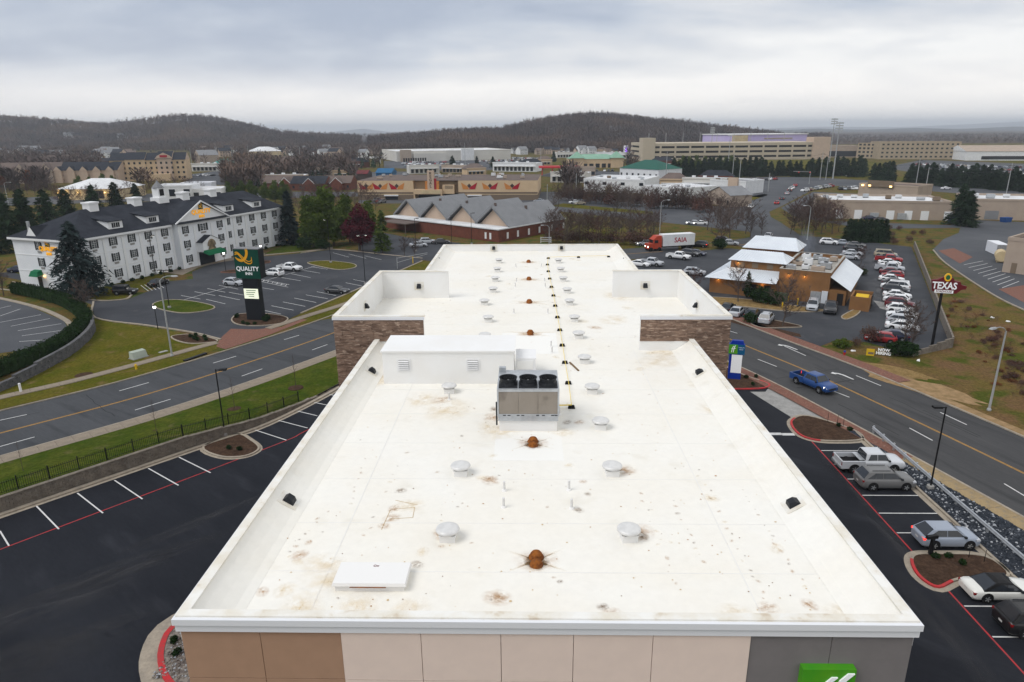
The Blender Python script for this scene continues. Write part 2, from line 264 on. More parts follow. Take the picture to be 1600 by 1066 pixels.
# ------------------------------------------------------------------ mesh helpers
class MB:
    def __init__(s): s.v = []; s.f = []; s.m = []
    def poly(s, pts, mi=0):
        k = len(s.v); s.v += [tuple(p) for p in pts]; s.f.append(tuple(range(k, k+len(pts)))); s.m.append(mi); return s
    def hexa(s, p, mi=0):
        k = len(s.v); s.v += [tuple(q) for q in p]
        for q in ((0, 3, 2, 1), (4, 5, 6, 7), (0, 1, 5, 4), (1, 2, 6, 5), (2, 3, 7, 6), (3, 0, 4, 7)):
            s.f.append(tuple(k+i for i in q)); s.m.append(mi)
        return s
    def box(s, x0, y0, z0, x1, y1, z1, mi=0):
        return s.hexa([(x0, y0, z0), (x1, y0, z0), (x1, y1, z0), (x0, y1, z0), (x0, y0, z1), (x1, y0, z1), (x1, y1, z1), (x0, y1, z1)], mi)
    def bar(s, a, b, w, h, mi=0):
        """box along a-b with width w (horizontal) and height h, centred"""
        a, b = Vector(a), Vector(b); d = (b-a).normalized(); up = Vector((0, 0, 1))
        if abs(d.z) > 0.99: up = Vector((0, 1, 0))
        sd = d.cross(up).normalized()*w/2; u = sd.cross(d).normalized()*h/2
        return s.hexa([a-sd-u, a+sd-u, b+sd-u, b-sd-u, a-sd+u, a+sd+u, b+sd+u, b-sd+u], mi)
    def prism(s, pts, z0, z1, mi=0, mt=None, bottom=False):
        n = len(pts); k = len(s.v)
        if sum(pts[i][0]*pts[(i+1) % n][1]-pts[(i+1) % n][0]*pts[i][1] for i in range(n)) < 0: pts = list(pts)[::-1]
        s.v += [(p[0], p[1], z0) for p in pts]+[(p[0], p[1], z1) for p in pts]
        for i in range(n):
            j = (i+1) % n; s.f.append((k+i, k+j, k+n+j, k+n+i)); s.m.append(mi)
        s.f.append(tuple(range(k+n, k+2*n))); s.m.append(mi if mt is None else mt)
        if bottom: s.f.append(tuple(range(k+n-1, k-1, -1))); s.m.append(mi)
        return s
    def tube(s, a, b, r0, r1=None, n=6, mi=0, cap=True):
        a, b = Vector(a), Vector(b); r1 = r0 if r1 is None else r1; d = (b-a).normalized()
        u = d.orthogonal().normalized(); w = d.cross(u); k = len(s.v)
        for c, r in ((a, r0), (b, r1)):
            for i in range(n):
                t = 2*math.pi*i/n; s.v.append(tuple(c+u*(r*math.cos(t))+w*(r*math.sin(t))))
        for i in range(n):
            j = (i+1) % n; s.f.append((k+i, k+j, k+n+j, k+n+i)); s.m.append(mi)
        if cap:
            s.f.append(tuple(range(k+n, k+2*n))); s.m.append(mi); s.f.append(tuple(range(k+n-1, k-1, -1))); s.m.append(mi)
        return s
    def lathe(s, prof, n=16, c=(0, 0, 0), mi=0):
        k = len(s.v)
        for r, z in prof:
            for i in range(n):
                t = 2*math.pi*i/n; s.v.append((c[0]+r*math.cos(t), c[1]+r*math.sin(t), c[2]+z))
        for q in range(len(prof)-1):
            for i in range(n):
                j = (i+1) % n; s.f.append((k+q*n+i, k+q*n+j, k+(q+1)*n+j, k+(q+1)*n+i)); s.m.append(mi)
        s.f.append(tuple(range(k+(len(prof)-1)*n, k+len(prof)*n))); s.m.append(mi)
        return s
    def mesh(s, name, mats, smooth=False):
        me = bpy.data.meshes.new(name); me.from_pydata(s.v, [], s.f)
        for m in mats: me.materials.append(MATS[m] if isinstance(m, str) else m)
        if any(s.m): me.polygons.foreach_set('material_index', s.m)
        if smooth: me.polygons.foreach_set('use_smooth', [True]*len(me.polygons))
        me.update(); return me
def link(name, data, parent=None, loc=None, rz=None, mtx=None):
    o = bpy.data.objects.new(name, data); COL.objects.link(o)
    if parent: o.parent = parent
    if loc is not None: o.location = loc
    if rz is not None: o.rotation_euler = (0, 0, rz)
    return o
def build(mb, name, mats, parent=None, loc=None, rz=None, smooth=False):
    if not isinstance(mats, (list, tuple)): mats = [mats]
    return link(name, mb.mesh(name, mats, smooth), parent, loc, rz)
def tag(o, label=None, cat=None, group=None, kind=None):
    if label: o['label'] = label
    if cat: o['category'] = cat
    if group: o['group'] = group
    if kind: o['kind'] = kind
    return o
def thing(name, label, cat, loc=(0, 0, 0), rz=0.0, group=None):
    return tag(link(name, None, None, loc, rz), label, cat, group)
def copy_tree(o, parent=None, loc=None, rz=None, label=None, group=None, scale=None):
    c = o.copy(); COL.objects.link(c); c.parent = parent
    if loc is not None: c.location = loc
    if rz is not None: c.rotation_euler = (0, 0, rz)
    if scale is not None: c.scale = scale if isinstance(scale, tuple) else (scale,)*3
    if label: c['label'] = label
    if group: c['group'] = group
    for ch in KIDS.get(o, ()): KIDS.setdefault(c, []).append(copy_tree(ch, c))
    return c
KIDS = {}
def kids(root):
    """remember a prototype's children so copying needs no slow searches"""
    for ch in root.children:
        KIDS.setdefault(root, []).append(ch); kids(ch)
    return root
def npmesh(name, V, F, mats, mi=None, smooth=False):
    """V (n,3) array, F (m,3 or 4) index array"""
    me = bpy.data.meshes.new(name); V = np.asarray(V, np.float32); F = np.asarray(F, np.int32); n = F.shape[1]
    me.vertices.add(len(V)); me.vertices.foreach_set('co', V.ravel())
    me.loops.add(F.size); me.loops.foreach_set('vertex_index', F.ravel())
    me.polygons.add(len(F)); me.polygons.foreach_set('loop_start', np.arange(0, F.size, n, dtype=np.int32)); me.polygons.foreach_set('loop_total', np.full(len(F), n, np.int32))
    for m in mats: me.materials.append(MATS[m])
    if mi is not None: me.polygons.foreach_set('material_index', np.asarray(mi, np.int32))
    if smooth: me.polygons.foreach_set('use_smooth', np.ones(len(F), bool))
    me.update(calc_edges=True); me.validate(); return me
def struct(name, mb, mats, parent=None):
    o = build(mb, name, mats, parent)
    if not parent: o['kind'] = 'structure'
    return o
def gp(pts, z=0.0): return [tuple(at(x, y, z)) for x, y in pts]
def g2(pts): return [tuple(at(x, y))[:2] for x, y in pts]
def sheet(name, pts, z, m, world=False, parent=None):
    p = pts if world else g2(pts); n = len(p)
    if sum(p[i][0]*p[(i+1) % n][1]-p[(i+1) % n][0]*p[i][1] for i in range(n)) < 0: p = p[::-1]
    return struct(name, MB().poly([(x, y, z) for x, y in p]), m, parent)
def smoothline(pts, n=6):
    """Catmull-Rom through 2-D points"""
    P_ = [Vector(p[:2]) for p in pts]; P_ = [2*P_[0]-P_[1]]+P_+[2*P_[-1]-P_[-2]]; out = []
    for i in range(1, len(P_)-2):
        a, b, c, d = P_[i-1:i+3]
        for k in range(n):
            t = k/n; out.append(0.5*((2*b)+(c-a)*t+(2*a-5*b+4*c-d)*t*t+(3*b-a-3*c+d)*t**3))
    out.append(P_[-2]); return out
def offset(line, d):
    out = []
    for i, p in enumerate(line):
        t = (line[min(i+1, len(line)-1)]-line[max(i-1, 0)]).normalized(); out.append(p+Vector((-t.y, t.x))*d)
    return out
def strip(mb, line, d0, d1, z0, z1=None, mi=0, solid=None):
    """ribbon between offsets d0,d1 of a line; z0 at d0, z1 at d1; solid: bottom height makes a closed kerb"""
    z1 = z0 if z1 is None else z1; A, B = offset(line, d0), offset(line, d1)
    for i in range(len(line)-1):
        q = [(*A[i], z0), (*A[i+1], z0), (*B[i+1], z1), (*B[i], z1)]
        if solid is None: mb.poly(q if d0 > d1 else q[::-1], mi)
        else:
            lo = [(x, y, solid) for x, y, _ in q]; mb.hexa(lo+q if d0 < d1 else lo[::-1]+q[::-1], mi)
    return mb
def walk(line, step):
    """points and headings every step metres along a line"""
    out = []; acc = 0.0
    for a, b in zip(line, line[1:]):
        L_ = (b-a).length; t = acc
        while t < L_: out.append((a+(b-a)*(t/L_), math.atan2(b.y-a.y, b.x-a.x))); t += step
        acc = t-L_
    return out
def text_mesh(s, size, depth=0.03, bold=0.0, spacing=1.0):
    cu = bpy.data.curves.new('lettering', 'FONT'); cu.body = s; cu.size = size; cu.extrude = depth; cu.offset = bold; cu.align_x = 'CENTER'; cu.align_y = 'CENTER'; cu.resolution_u = 3; cu.space_character = spacing
    o = bpy.data.objects.new('lettering', cu); COL.objects.link(o)
    dg = bpy.context.evaluated_depsgraph_get(); me = bpy.data.meshes.new_from_object(o.evaluated_get(dg)); me.name = 'lettering'
    bpy.data.objects.remove(o); bpy.data.curves.remove(cu); return me
def text(s, size, m, parent, loc, rot, depth=0.03, bold=0.0, name='lettering', sx=1.0, spacing=1.0):
    me = text_mesh(s, size, depth, bold, spacing); me.materials.clear(); me.materials.append(MATS[m])
    o = link(name, me, parent, loc); o.rotation_euler = rot; o.scale = (sx, 1, 1); return o
# ------------------------------------------------------------------ plants
def tris_to_mesh(name, T, m):
    T = np.asarray(T, np.float32).reshape(-1, 3); return npmesh(name, T, np.arange(len(T)).reshape(-1, 3), [m])
def bare_tree(seed, h=9.0, w=6.0, m='twig', upright=0.5, dens=1.0, low=0.2):
    """leafless tree: tapering trunk, limbs from low down, branchlets and many thin twigs"""
    r = random.Random(seed); tr = MB(); cr = []
    def blade(a, b, wd):
        s = (b-a).cross(Vector((r.uniform(-1, 1), r.uniform(-1, 1), r.uniform(-1, 1)))).normalized()*wd; cr.extend([tuple(a-s), tuple(a+s), tuple(b)])
    pts = [Vector((0, 0, 0))]; d = Vector((r.uniform(-.05, .05), r.uniform(-.05, .05), 1))
    for k in range(7): d = (d+Vector((r.uniform(-.12, .12), r.uniform(-.12, .12), .1))).normalized(); pts.append(pts[-1]+d*h*.12)
    for k in range(7): tr.tube(pts[k], pts[k+1], h*.016*(1-k/7.6), h*.016*(1-(k+1)/7.6), 5, cap=False)
    nl = int(15*dens)
    for i in range(nl):
        f = low+(0.97-low)*(i+r.random()*.8)/nl; k = min(6, int(f*7)); p = pts[k]+(pts[k+1]-pts[k])*(f*7-k)
        prof = math.sin(math.pi*min(1, .28+.72*(f-low)/(1-low)))**.7; L_ = w*.56*(.45+.55*prof)*r.uniform(.8, 1.1); a = i*2.4+r.uniform(-.5, .5); el = upright*r.uniform(.7, 1.3)+.9*max(0, f-.55)
        d = Vector((math.cos(a), math.sin(a), el)).normalized(); q = p; ns = 3
        for s_ in range(ns):
            d = (d+Vector((r.uniform(-.18, .18), r.uniform(-.18, .18), .12))).normalized(); e = q+d*L_/ns; rr = h*.0055*(1-s_/ns*.8)
            tr.tube(q, e, rr, rr*.65, 3, cap=False)
            for b_ in range(3):
                t = q+(e-q)*r.random(); dd = (d*.6+Vector((r.uniform(-1, 1), r.uniform(-1, 1), r.uniform(-.2, .9)))).normalized(); ln = L_*r.uniform(.22, .42); u = t+dd*ln; blade(t, u, h*.0036)
                for t_ in range(int(11*dens)):
                    v = t+(u-t)*r.uniform(.1, 1); d3 = (dd*.7+Vector((r.uniform(-1, 1), r.uniform(-1, 1), r.uniform(-.4, .9)))).normalized(); blade(v, v+d3*ln*r.uniform(.3, .75), h*.0032)
            q = e
    T = np.array(cr, np.float32); k = h/T[:, 2].max(); T *= k; tr.v = [(x*k, y*k, z*k) for x, y, z in tr.v]
    return tr.mesh('trunk', ['bark']), tris_to_mesh('crown', T, m)
def conifer(seed, h=12.0, w=3.4, m='leaf_conifer', n=2600, droop=0.25, ragged=0.35, base=0.04, power=0.85, size=1.0):
    g = np.random.default_rng(seed); tr = MB().tube((0, 0, 0), (0, 0, h*0.95), h*0.016, h*0.003, 6)
    nb = max(40, n//22); T = []
    for i in range(nb):
        f = (i+g.random())/nb; z = h*(base+(1-base)*f); L_ = w*((1-f)**power)*(1-ragged*g.random()**2)+0.12*size; a = g.random()*6.283
        k = max(4, int(22*(L_/w)**0.7*1.6)); s = g.random(k)**0.6*L_
        ca, sa = math.cos(a), math.sin(a); jit = g.normal(0, 0.10*L_+0.05, (k, 3))
        c = np.stack([ca*s, sa*s, z+s*(0.18-droop*s/L_*1.6)], 1)+jit*np.array([1, 1, .6])
        sz = (0.20+0.16*g.random((k, 1)))*size*(h/12)**0.6
        d1 = np.stack([np.full(k, ca), np.full(k, sa), np.full(k, -.25)], 1)+g.normal(0, .55, (k, 3)); d2 = np.stack([np.full(k, -sa), np.full(k, ca), np.full(k, 0.1)], 1)+g.normal(0, .5, (k, 3))
        T.append(np.stack([c+d1*sz*1.5, c-d1*sz*.5+d2*sz*.55, c-d1*sz*.5-d2*sz*.55], 1))
    return tr.mesh('trunk', ['bark']), tris_to_mesh('crown', np.concatenate(T), m)
def leafy(seed, lobes, m, n=3000, size=0.22, trunk=None):
    """crown of leaf-sized faces spread through irregular lobes: (x, y, z, rx, rz)"""
    g = np.random.default_rng(seed); T = []; vol = np.array([l[3]**2*l[4] for l in lobes])**0.75; vol = vol/vol.sum()
    for (x, y, z, rx, rz), v in zip(lobes, vol):
        k = int(n*v); d = g.normal(0, 1, (k, 3)); d /= np.linalg.norm(d, axis=1, keepdims=True)
        lump = 0.72+0.28*np.sin(d[:, :1]*5+seed)*np.cos(d[:, 1:2]*4.3+seed*2)+0.12*np.sin(d[:, 2:]*9)
        rad = g.random((k, 1))**0.28*lump; c = np.array([x, y, z])+d*rad*np.array([rx, rx, rz])
        sz = size*(.6+.8*g.random((k, 1))); a = g.normal(0, 1, (k, 3)); b = g.normal(0, 1, (k, 3))
        a /= np.linalg.norm(a, axis=1, keepdims=True); b -= a*(a*b).sum(1, keepdims=True); b /= np.linalg.norm(b, axis=1, keepdims=True)
        T.append(np.stack([c+a*sz, c-a*sz*.5+b*sz*.7, c-a*sz*.5-b*sz*.7], 1))
    return tris_to_mesh('crown', np.concatenate(T), m)
def tree_proto(name, cat, trunk_me, crown_me):
    o = link(name, None); o['category'] = cat
    if trunk_me: link('trunk', trunk_me, o)
    link('crown', crown_me, o); return kids(o)
USED = set()
def plant(proto, loc, label, group=None, scale=1.0, rz=None, stretch=1.0, name=None):
    rz = random.uniform(0, 6.28) if rz is None else rz; sc = (scale, scale, scale*stretch)
    if proto.name not in USED:
        USED.add(proto.name); o = proto; o.location = loc; o.rotation_euler = (0, 0, rz); o.scale = sc
    else: o = copy_tree(proto, None, loc, rz, scale=sc)
    tag(o, label, None, group)
    if 'group' in o and not group: del o['group']
    return o

_ONES = ['first', 'second', 'third', 'fourth', 'fifth', 'sixth', 'seventh', 'eighth', 'ninth', 'tenth', 'eleventh', 'twelfth', 'thirteenth', 'fourteenth', 'fifteenth', 'sixteenth', 'seventeenth', 'eighteenth', 'nineteenth']
def nth(i):
    n = i+1
    if n < 20: return _ONES[i]
    t, o = divmod(n, 10); w = ['', '', 'twenty', 'thirty', 'forty'][t]
    return w+'-'+_ONES[o-1] if o else w[:-1]+'ieth'
# ------------------------------------------------------------------ ground, roads, lots
sheet('ground', [(-16000, -400), (16000, -400), (16000, 19000), (-16000, 19000)], -0.02, 'grass_wild', True)
# hotel car park (fresh black asphalt) round the building
sheet('hotel_parking_lot', [(-75, 5), (-72, 14), (-43.2, 48.0), (-32.3, 60.7), (-30.1, 63.6), (-27.6, 66.2), (-22.6, 77.4), (-19, 88), (-14, 98), (16, 98), (25, 82), (31, 77), (34, 66), (33.6, 60), (33.6, 5)], 0.0, 'asphalt_new', True)
# west road, swinging round behind the hotel towards the east
WL = smoothline([(-95, 24), (-72, 46), (-55.3, 64), (-45.5, 75.2), (-36.3, 89.4), (-29, 103), (-18, 127), (-2, 150), (20, 167), (42, 176), (62, 186), (72, 197), (77, 225), (84, 262), (108, 312), (157, 402), (176, 440)], 8)
mb = MB(); strip(mb, WL, 7.0, -6.6, 0.006); struct('west_road', mb, 'asphalt_road')
mb = MB(); strip(mb, WL[:90], 0.13, 0.03, 0.012); strip(mb, WL[:90], -0.03, -0.15, 0.012)
struct('road_centre_line', mb, 'line_yellow')
# east road (joins behind the hotel)
EL = smoothline([(61, -8), (52, 30), (45.2, 55.0), (39.6, 73.4), (35.9, 83.9), (30.2, 97.4), (21, 122), (10, 152)], 8)
mb = MB(); strip(mb, EL, 6.9, -7.0, 0.004); struct('east_road', mb, 'asphalt_road_east')
mb = MB(); strip(mb, EL[:-10], 0.13, 0.03, 0.010); strip(mb, EL[:-10], -0.03, -0.13, 0.010); struct('road_centre_line', mb, 'line_yellow')
LANE = MB().box(-1.8, -0.06, 0, 1.8, 0.06, 0.004).mesh('lane_dash', ['line_white'])
def dashes(segs, z, parent):
    for a, b in segs:
        p, q = at(*a), at(*b); mb = MB().bar((*p.xy, z), (*q.xy, z), 0.13, 0.006); build(mb, 'lane_dash', 'line_white', parent)
lm = tag(link('lane_marking', None), kind='structure')
dashes([((0, 657), (42, 648)), ((186.5, 611), (232.5, 598)), ((333, 567.6), (369, 556.8)), ((444, 531), (467.6, 524)), ((0, 698), (54, 683)), ((211, 641), (266.6, 624)), ((377.5, 588), (409.8, 576.5)), ((487.8, 547), (511.5, 538.6)),
        ((1225.5, 541), (1259, 556)), ((1184, 561.5), (1213.5, 573)), ((1139, 517), (1152, 521)), ((1337.5, 587), (1376.5, 603)), ((1299, 610), (1327, 621)), ((1469, 644.5), (1510.5, 664)), ((1421, 669), (1457, 688.5)), ((1569, 756), (1604, 777))], 0.014, lm)
# turn arrows on the east road
def arrow(px, py, ang, mir):
    c = at(px, py); pts = [(-1.5, -0.1), (0.2, -0.1), (0.95, 0.12), (1.3, 0.55), (1.55, 0.5), (1.25, 1.15), (0.62, 0.72), (0.95, 0.66), (0.7, 0.38), (0.15, 0.2), (-1.5, 0.12)]
    mb = MB().poly([(x*1.0, y*mir*.95, 0.012) for x, y in (pts if mir > 0 else pts[::-1])]); o = struct('turn_arrow', mb, 'line_white'); o.location = (c.x, c.y, 0); o.rotation_euler = (0, 0, ang)
arrow(1234, 542, R(112), 1); arrow(1320, 587, R(108), 1)
# ---- west side: pavement, verge, retaining wall, picket fence
kerb = MB(); strip(kerb, WL[:64], -6.55, -6.75, 0.13, solid=-0.02); strip(kerb, WL[:64], 7.2, 7.0, 0.13, solid=-0.02); struct('road_kerb', kerb, 'concrete')
sw = tag(link('sidewalk', None), kind='structure')
def slabs(line, d0, d1, z, parent, m, step=1.52, skip=lambda p: False):
    md = (d0+d1)/2; w = abs(d1-d0); me = MB().box(-step/2+.012, -w/2, -0.1, step/2-.012, w/2, 0).mesh('slab', [m])
    for p, a in walk(offset(line, md), step):
        if skip(p): continue
        link('slab', me, parent, (p.x, p.y, z+random.uniform(-.004, .004)), a)
slabs(WL[8:50], -8.65, -6.78, 0.12, sw, 'sidewalk')
KL = smoothline([(-75, 11), (-60, 28.4), (-43.2, 48.0), (-32.3, 60.9), (-27.6, 66.4), (-22.6, 77.4), (-19, 88)], 6)      # kerb of the west stalls
kerb = MB(); strip(kerb, KL, 0.45, 0.0, 0.14, solid=-0.02); strip(kerb, KL, 0.0, -0.35, 0.006); struct('lot_kerb', kerb, 'concrete')
# grass verge: from the top of the wall down to the pavement
verge = MB(); WW = [p for p in WL[8:50]]
top = offset(KL, 0.95)
def near(line, p): return min(line, key=lambda q: (q-p).length)
vt = [p for p in top]; wl_low = offset(WL, -8.6)
def wall_h(p):  # wall dies out towards the hotel front
    return max(0.16, min(1.35, 1.35*(76-p.y)/16)) if p.y > 60 else 1.35
for a, b in zip(vt, vt[1:]):
    na, nb_ = near(wl_low, a), near(wl_low, b); ha, hb = wall_h(a), wall_h(b); K = 6
    for k in range(K):
        f0, f1 = k/K, (k+1)/K
        def pt(p, n, h, f): q = p+(n-p)*f; return (q.x, q.y, h*(1-f)+0.10*f+0.05*math.sin(q.x*.7+q.y*.5)*f*(1-f)*4)
        verge.poly([pt(a, na, ha, f0), pt(b, nb_, hb, f0), pt(b, nb_, hb, f1), pt(a, na, ha, f1)][::-1])
struct('verge', verge, 'grass_green')
wt = thing('retaining_wall', 'low grey-brown block retaining wall between left parking stalls and grass verge', 'wall')
WALLN = offset(KL, 0.72); blk = MB(); cap = MB()
for row in range(7):
    for p, a in walk(WALLN, 0.46):
        h = wall_h(p)
        if row*0.2+0.1 > h: continue
        o_ = 0.23*(row % 2); c, s = math.cos(a), math.sin(a); q = p+Vector((c, s))*o_; d = random.uniform(-.02, .03); z = row*0.2
        def tr_(x, y): return (q.x+c*x-s*y, q.y+s*x+c*y)
        B = [tr_(-.222, -.17+d), tr_(.222, -.17+d), tr_(.222, .22), tr_(-.222, .22)]
        blk.hexa([(*v, z) for v in B]+[(*v, z+0.19) for v in B])
tag(build(blk, 'wall_block', 'wallblock', wt), kind='stuff')
for p, a in walk(WALLN, 0.62):
    h = wall_h(p); c, s = math.cos(a), math.sin(a); B = [(p.x+c*x-s*y, p.y+s*x+c*y) for x, y in ((-.3, -.2), (.3, -.2), (.3, .24), (-.3, .24))]; cap.hexa([(*v, h-0.05) for v in B]+[(*v, h+0.03) for v in B])
tag(build(cap, 'cap_stone', 'wallblock', wt), kind='stuff')
fn = thing('picket_fence', 'black metal picket fence along the top of the retaining wall', 'fence')
FL = [p for p in offset(KL, 1.25) if p.y < 73.0]; pk = MB(); rl = MB(); POST = MB().box(-.04, -.04, -.3, .04, .04, 1.25).mesh('post', ['black_metal'])
for p, a in walk(FL, 2.3): link('post', POST, fn, (p.x, p.y, wall_h(p)), a)
for p, a in walk(FL, 0.16): h = wall_h(p); pk.box(p.x-.011, p.y-.011, h-.05, p.x+.011, p.y+.011, h+1.12)
for a, b in zip(FL, FL[1:]):
    for z in (0.12, 0.95): rl.bar((*a, wall_h(a)+z), (*b, wall_h(b)+z), .035, .035)
tag(build(pk, 'picket', 'black_metal', fn), kind='stuff'); build(rl, 'rail', 'black_metal', fn)
# mulch rings with thin saplings on the verge
_sb = MB(); _sr = random.Random(31)
for k in range(14):
    z_ = 1.3+k*.14; a_ = k*2.4; _sb.tube((0, 0, z_), (.45*math.cos(a_)*(1.1-k*.05), .45*math.sin(a_)*(1.1-k*.05), z_+.55), .011, .004, 3, cap=False)
sap_t = MB().tube((0, 0, 0), (0.03, .02, 3.5), .028, .006, 5).mesh('trunk', ['bark']); sap_c = _sb.mesh('crown', ['twig'])
SAP = tree_proto('sapling', 'sapling', sap_t, sap_c)
for i, (px, py, w) in enumerate(((38, 742, 'nearest the left edge of the picture'), (245, 678, 'left of the dark parking lamp'), (367, 640, 'right of the dark parking lamp'), (462, 604, 'nearest the stone wing of the hotel'))):
    p = at(px, py, 0.35); n1_ = near(wl_low, p.xy); zt = 0.42
    q = p.xy; zt = 0.12+wall_h(near(vt, q))*.95*max(0, min(1, (n1_-q).length/((n1_-near(vt, q)).length+(near(vt, q)-q).length*0+.01)))*.55
    ring = MB(); ring.lathe([(0.95, -0.25), (0.9, 0.05), (0.5, 0.14), (0.1, 0.16)], 18); o = build(ring, 'mulch_ring', 'mulch', None, (p.x, p.y, zt)); tag(o, 'round brown mulch bed on the verge, '+w, 'mulch bed')
    plant(SAP, (p.x, p.y, zt+.1), 'thin bare sapling in the mulch bed '+w, scale=0.9+0.1*i)
# stall lines, red fire-lane line and the planted island on the west side
st = tag(link('stall_marking', None), kind='structure')
LW = [((0, 830), (14, 853)), ((57, 791), (92, 827)), ((121, 770.7), (161, 802)), ((179, 750.7), (222.6, 780)), ((231.8, 732), (279, 758.7)), ((279.8, 714.7), (329, 739)), ((395, 671), (447.5, 688)), ((430.7, 656), (480.6, 669)), ((461, 641.6), (496, 650)), ((486, 628), (520, 635)), ((508, 615), (540, 622))]
for a, b in LW:
    p, q = at(*a), at(*b); build(MB().bar((*p.xy, 0.012), (*q.xy, 0.012), 0.11, 0.006), 'stall_line', 'line_white', st)
rl_ = smoothline([(-75, 1), (-57, 22.8), (-39.8, 43.5), (-25.6, 60.9), (-23.3, 64.5), (-20, 71), (-17, 80)], 6)
mb = MB(); strip(mb, rl_, 0.06, -0.06, 0.008); struct('fire_lane_line', mb, 'line_red')
def island(name, pts, fill, label=None, rim='concrete', world=True, kw=0.20, h=0.14, z=0.0, red=None, gutter=0.0):
    p2 = [Vector(p[:2]) for p in (pts if world else g2(pts))]
    if sum(p2[i].x*p2[(i+1) % len(p2)].y-p2[(i+1) % len(p2)].x*p2[i].y for i in range(len(p2))) < 0: p2 = p2[::-1]
    n = len(p2); sm = []
    for i in range(n):
        a, b, c, d = p2[i-1], p2[i], p2[(i+1) % n], p2[(i+2) % n]
        for k in range(4):
            t = k/4; sm.append(0.5*((2*b)+(c-a)*t+(2*a-5*b+4*c-d)*t*t+(3*b-a-3*c+d)*t**3))
    cen = sum(sm, Vector((0, 0)))/len(sm)
    def inset(d): 
        o = []
        for i, p in enumerate(sm):
            t = (sm[(i+1) % len(sm)]-sm[i-1]).normalized(); o.append(p+Vector((-t.y, t.x))*d)
        return o
    i1 = inset(kw); mb = MB(); m = len(sm); out = inset(-gutter) if gutter else None
    for i in range(m):
        j = (i+1) % m; mi = 0
        if red and red(sm[i]): mi = 1
        mb.poly([(*sm[i], z-.05), (*sm[j], z-.05), (*sm[j], z+h), (*sm[i], z+h)], mi); mb.poly([(*sm[i], z+h), (*sm[j], z+h), (*i1[j], z+h), (*i1[i], z+h)], mi); mb.poly([(*i1[i], z+h), (*i1[j], z+h), (*i1[j], z+h-.06), (*i1[i], z+h-.06)], 0)
        if out: mb.poly([(*out[i], z+.012), (*out[j], z+.012), (*sm[j], z+.02), (*sm[i], z+.02)], 0)
    o = struct(name, mb, [rim, 'kerb_red']); top_ = MB().poly([(*p, z+h-.04) for p in i1]); build(top_, 'bed', fill, o); return o
island('planted_island', [(-32.3, 60.7), (-29.6, 58.6), (-27.2, 58.7), (-26.4, 60.4), (-28.0, 62.4), (-30.2, 63.8)], 'mulch', gutter=0.25)
isl = island('gravel_island', [(-22.3, 35.8), (-22.4, 33.4), (-20.9, 31.0), (-18.6, 29.6), (-15, 29.4), (-15, 36.3), (-18.5, 38.4)], 'stone_pebble', red=lambda p: p.x < -17, kw=0.35, gutter=1.0)
# loose stones on that island
def stones(name, n, place, size, mats, split=0.5):
    g = np.random.default_rng(len(name)+n); base = np.array([(0, 0, 1), (.9, 0, .1), (-.3, .8, .15), (-.6, -.7, .1), (0.1, 0.1, -.6)]); F0 = np.array([(0, 1, 2), (0, 2, 3), (0, 3, 1), (4, 2, 1), (4, 3, 2), (4, 1, 3)])
    V, F, M_ = [], [], []
    for i in range(n):
        p = place(g); a = g.random()*6.28; s = size*(.5+g.random()**1.5*1.2); q = base*s*np.array([1, .8+.4*g.random(), .7]); c, sn = math.cos(a), math.sin(a)
        V.append(np.stack([q[:, 0]*c-q[:, 1]*sn+p[0], q[:, 0]*sn+q[:, 1]*c+p[1], q[:, 2]+p[2]], 1)); F.append(F0+5*i); M_ += [int(g.random() > split)]*6
    return npmesh(name, np.concatenate(V), np.concatenate(F), mats, M_)
o = link('river_stone', stones('river_stone', 2600, lambda g: (-21.6+g.random()*5.6, 31.0+g.random()*6.2, 0.10), 0.09, ['stone_pebble', 'stone_light'], 0.75)); tag(o, 'loose tan and grey stones filling the red-kerbed island at the hotel corner', 'stones', kind='stuff')
# ---- east side
kerb = MB(); EK = [Vector((33.75, y)) for y in np.linspace(64.5, 4, 30)]
strip(kerb, EK, 0.22, 0.0, 0.14, solid=-0.02); strip(kerb, EK, 0.0, -0.45, 0.006); struct('lot_kerb', kerb, 'concrete')
mb = MB(); strip(mb, [Vector((28.5, y)) for y in np.linspace(66.5, 0, 34)], 0.06, -0.06, 0.008); struct('fire_lane_line', mb, 'line_red')
for k in range(-1, 20):
    y = 60.4-2.82*k
    if y > 61 or y < 6 or 40.0 < y < 43.0: continue
    build(MB().box(28.62, y-.055, 0.006, 33.3, y+.055, 0.012), 'stall_line', 'line_white', st)
for k in range(3): build(MB().box(23.6+1.25*k, 64.0-.1*k, 0.006, 24.9+1.25*k, 64.55-.1*k, 0.012), 'stop_bar', 'line_white', st)
island('planted_island', [(27.7, 65.3), (28.4, 67.6), (30.6, 68.7), (33.8, 65.2), (33.7, 62.7), (30.0, 62.3), (28.1, 63.2)], 'mulch', red=lambda p: p.x < 29.2, gutter=0.35)
island('planted_island', [(28.3, 43.4), (30, 43.6), (33.4, 43.3), (33.6, 40.9), (30, 40.5), (28.0, 39.6), (27.3, 40.6), (27.5, 42.2)], 'mulch', red=lambda p: p.x < 29.0 and p.y < 43, gutter=0.4)
island('planted_island', [(22.5, 77.2), (25.5, 76.6), (28.6, 76.9), (29.7, 78.4), (27.8, 81.2), (25.6, 85.5), (22.5, 86)], 'mulch', red=lambda p: p.y < 79.2)
sheet('driveway_apron', [(26.6, 75.9), (28.4, 75.9), (30.1, 78.6), (34.0, 67.0), (34.1, 65.6), (30.9, 68.9), (28.7, 68.3)], 0.008, 'concrete_grey', True)
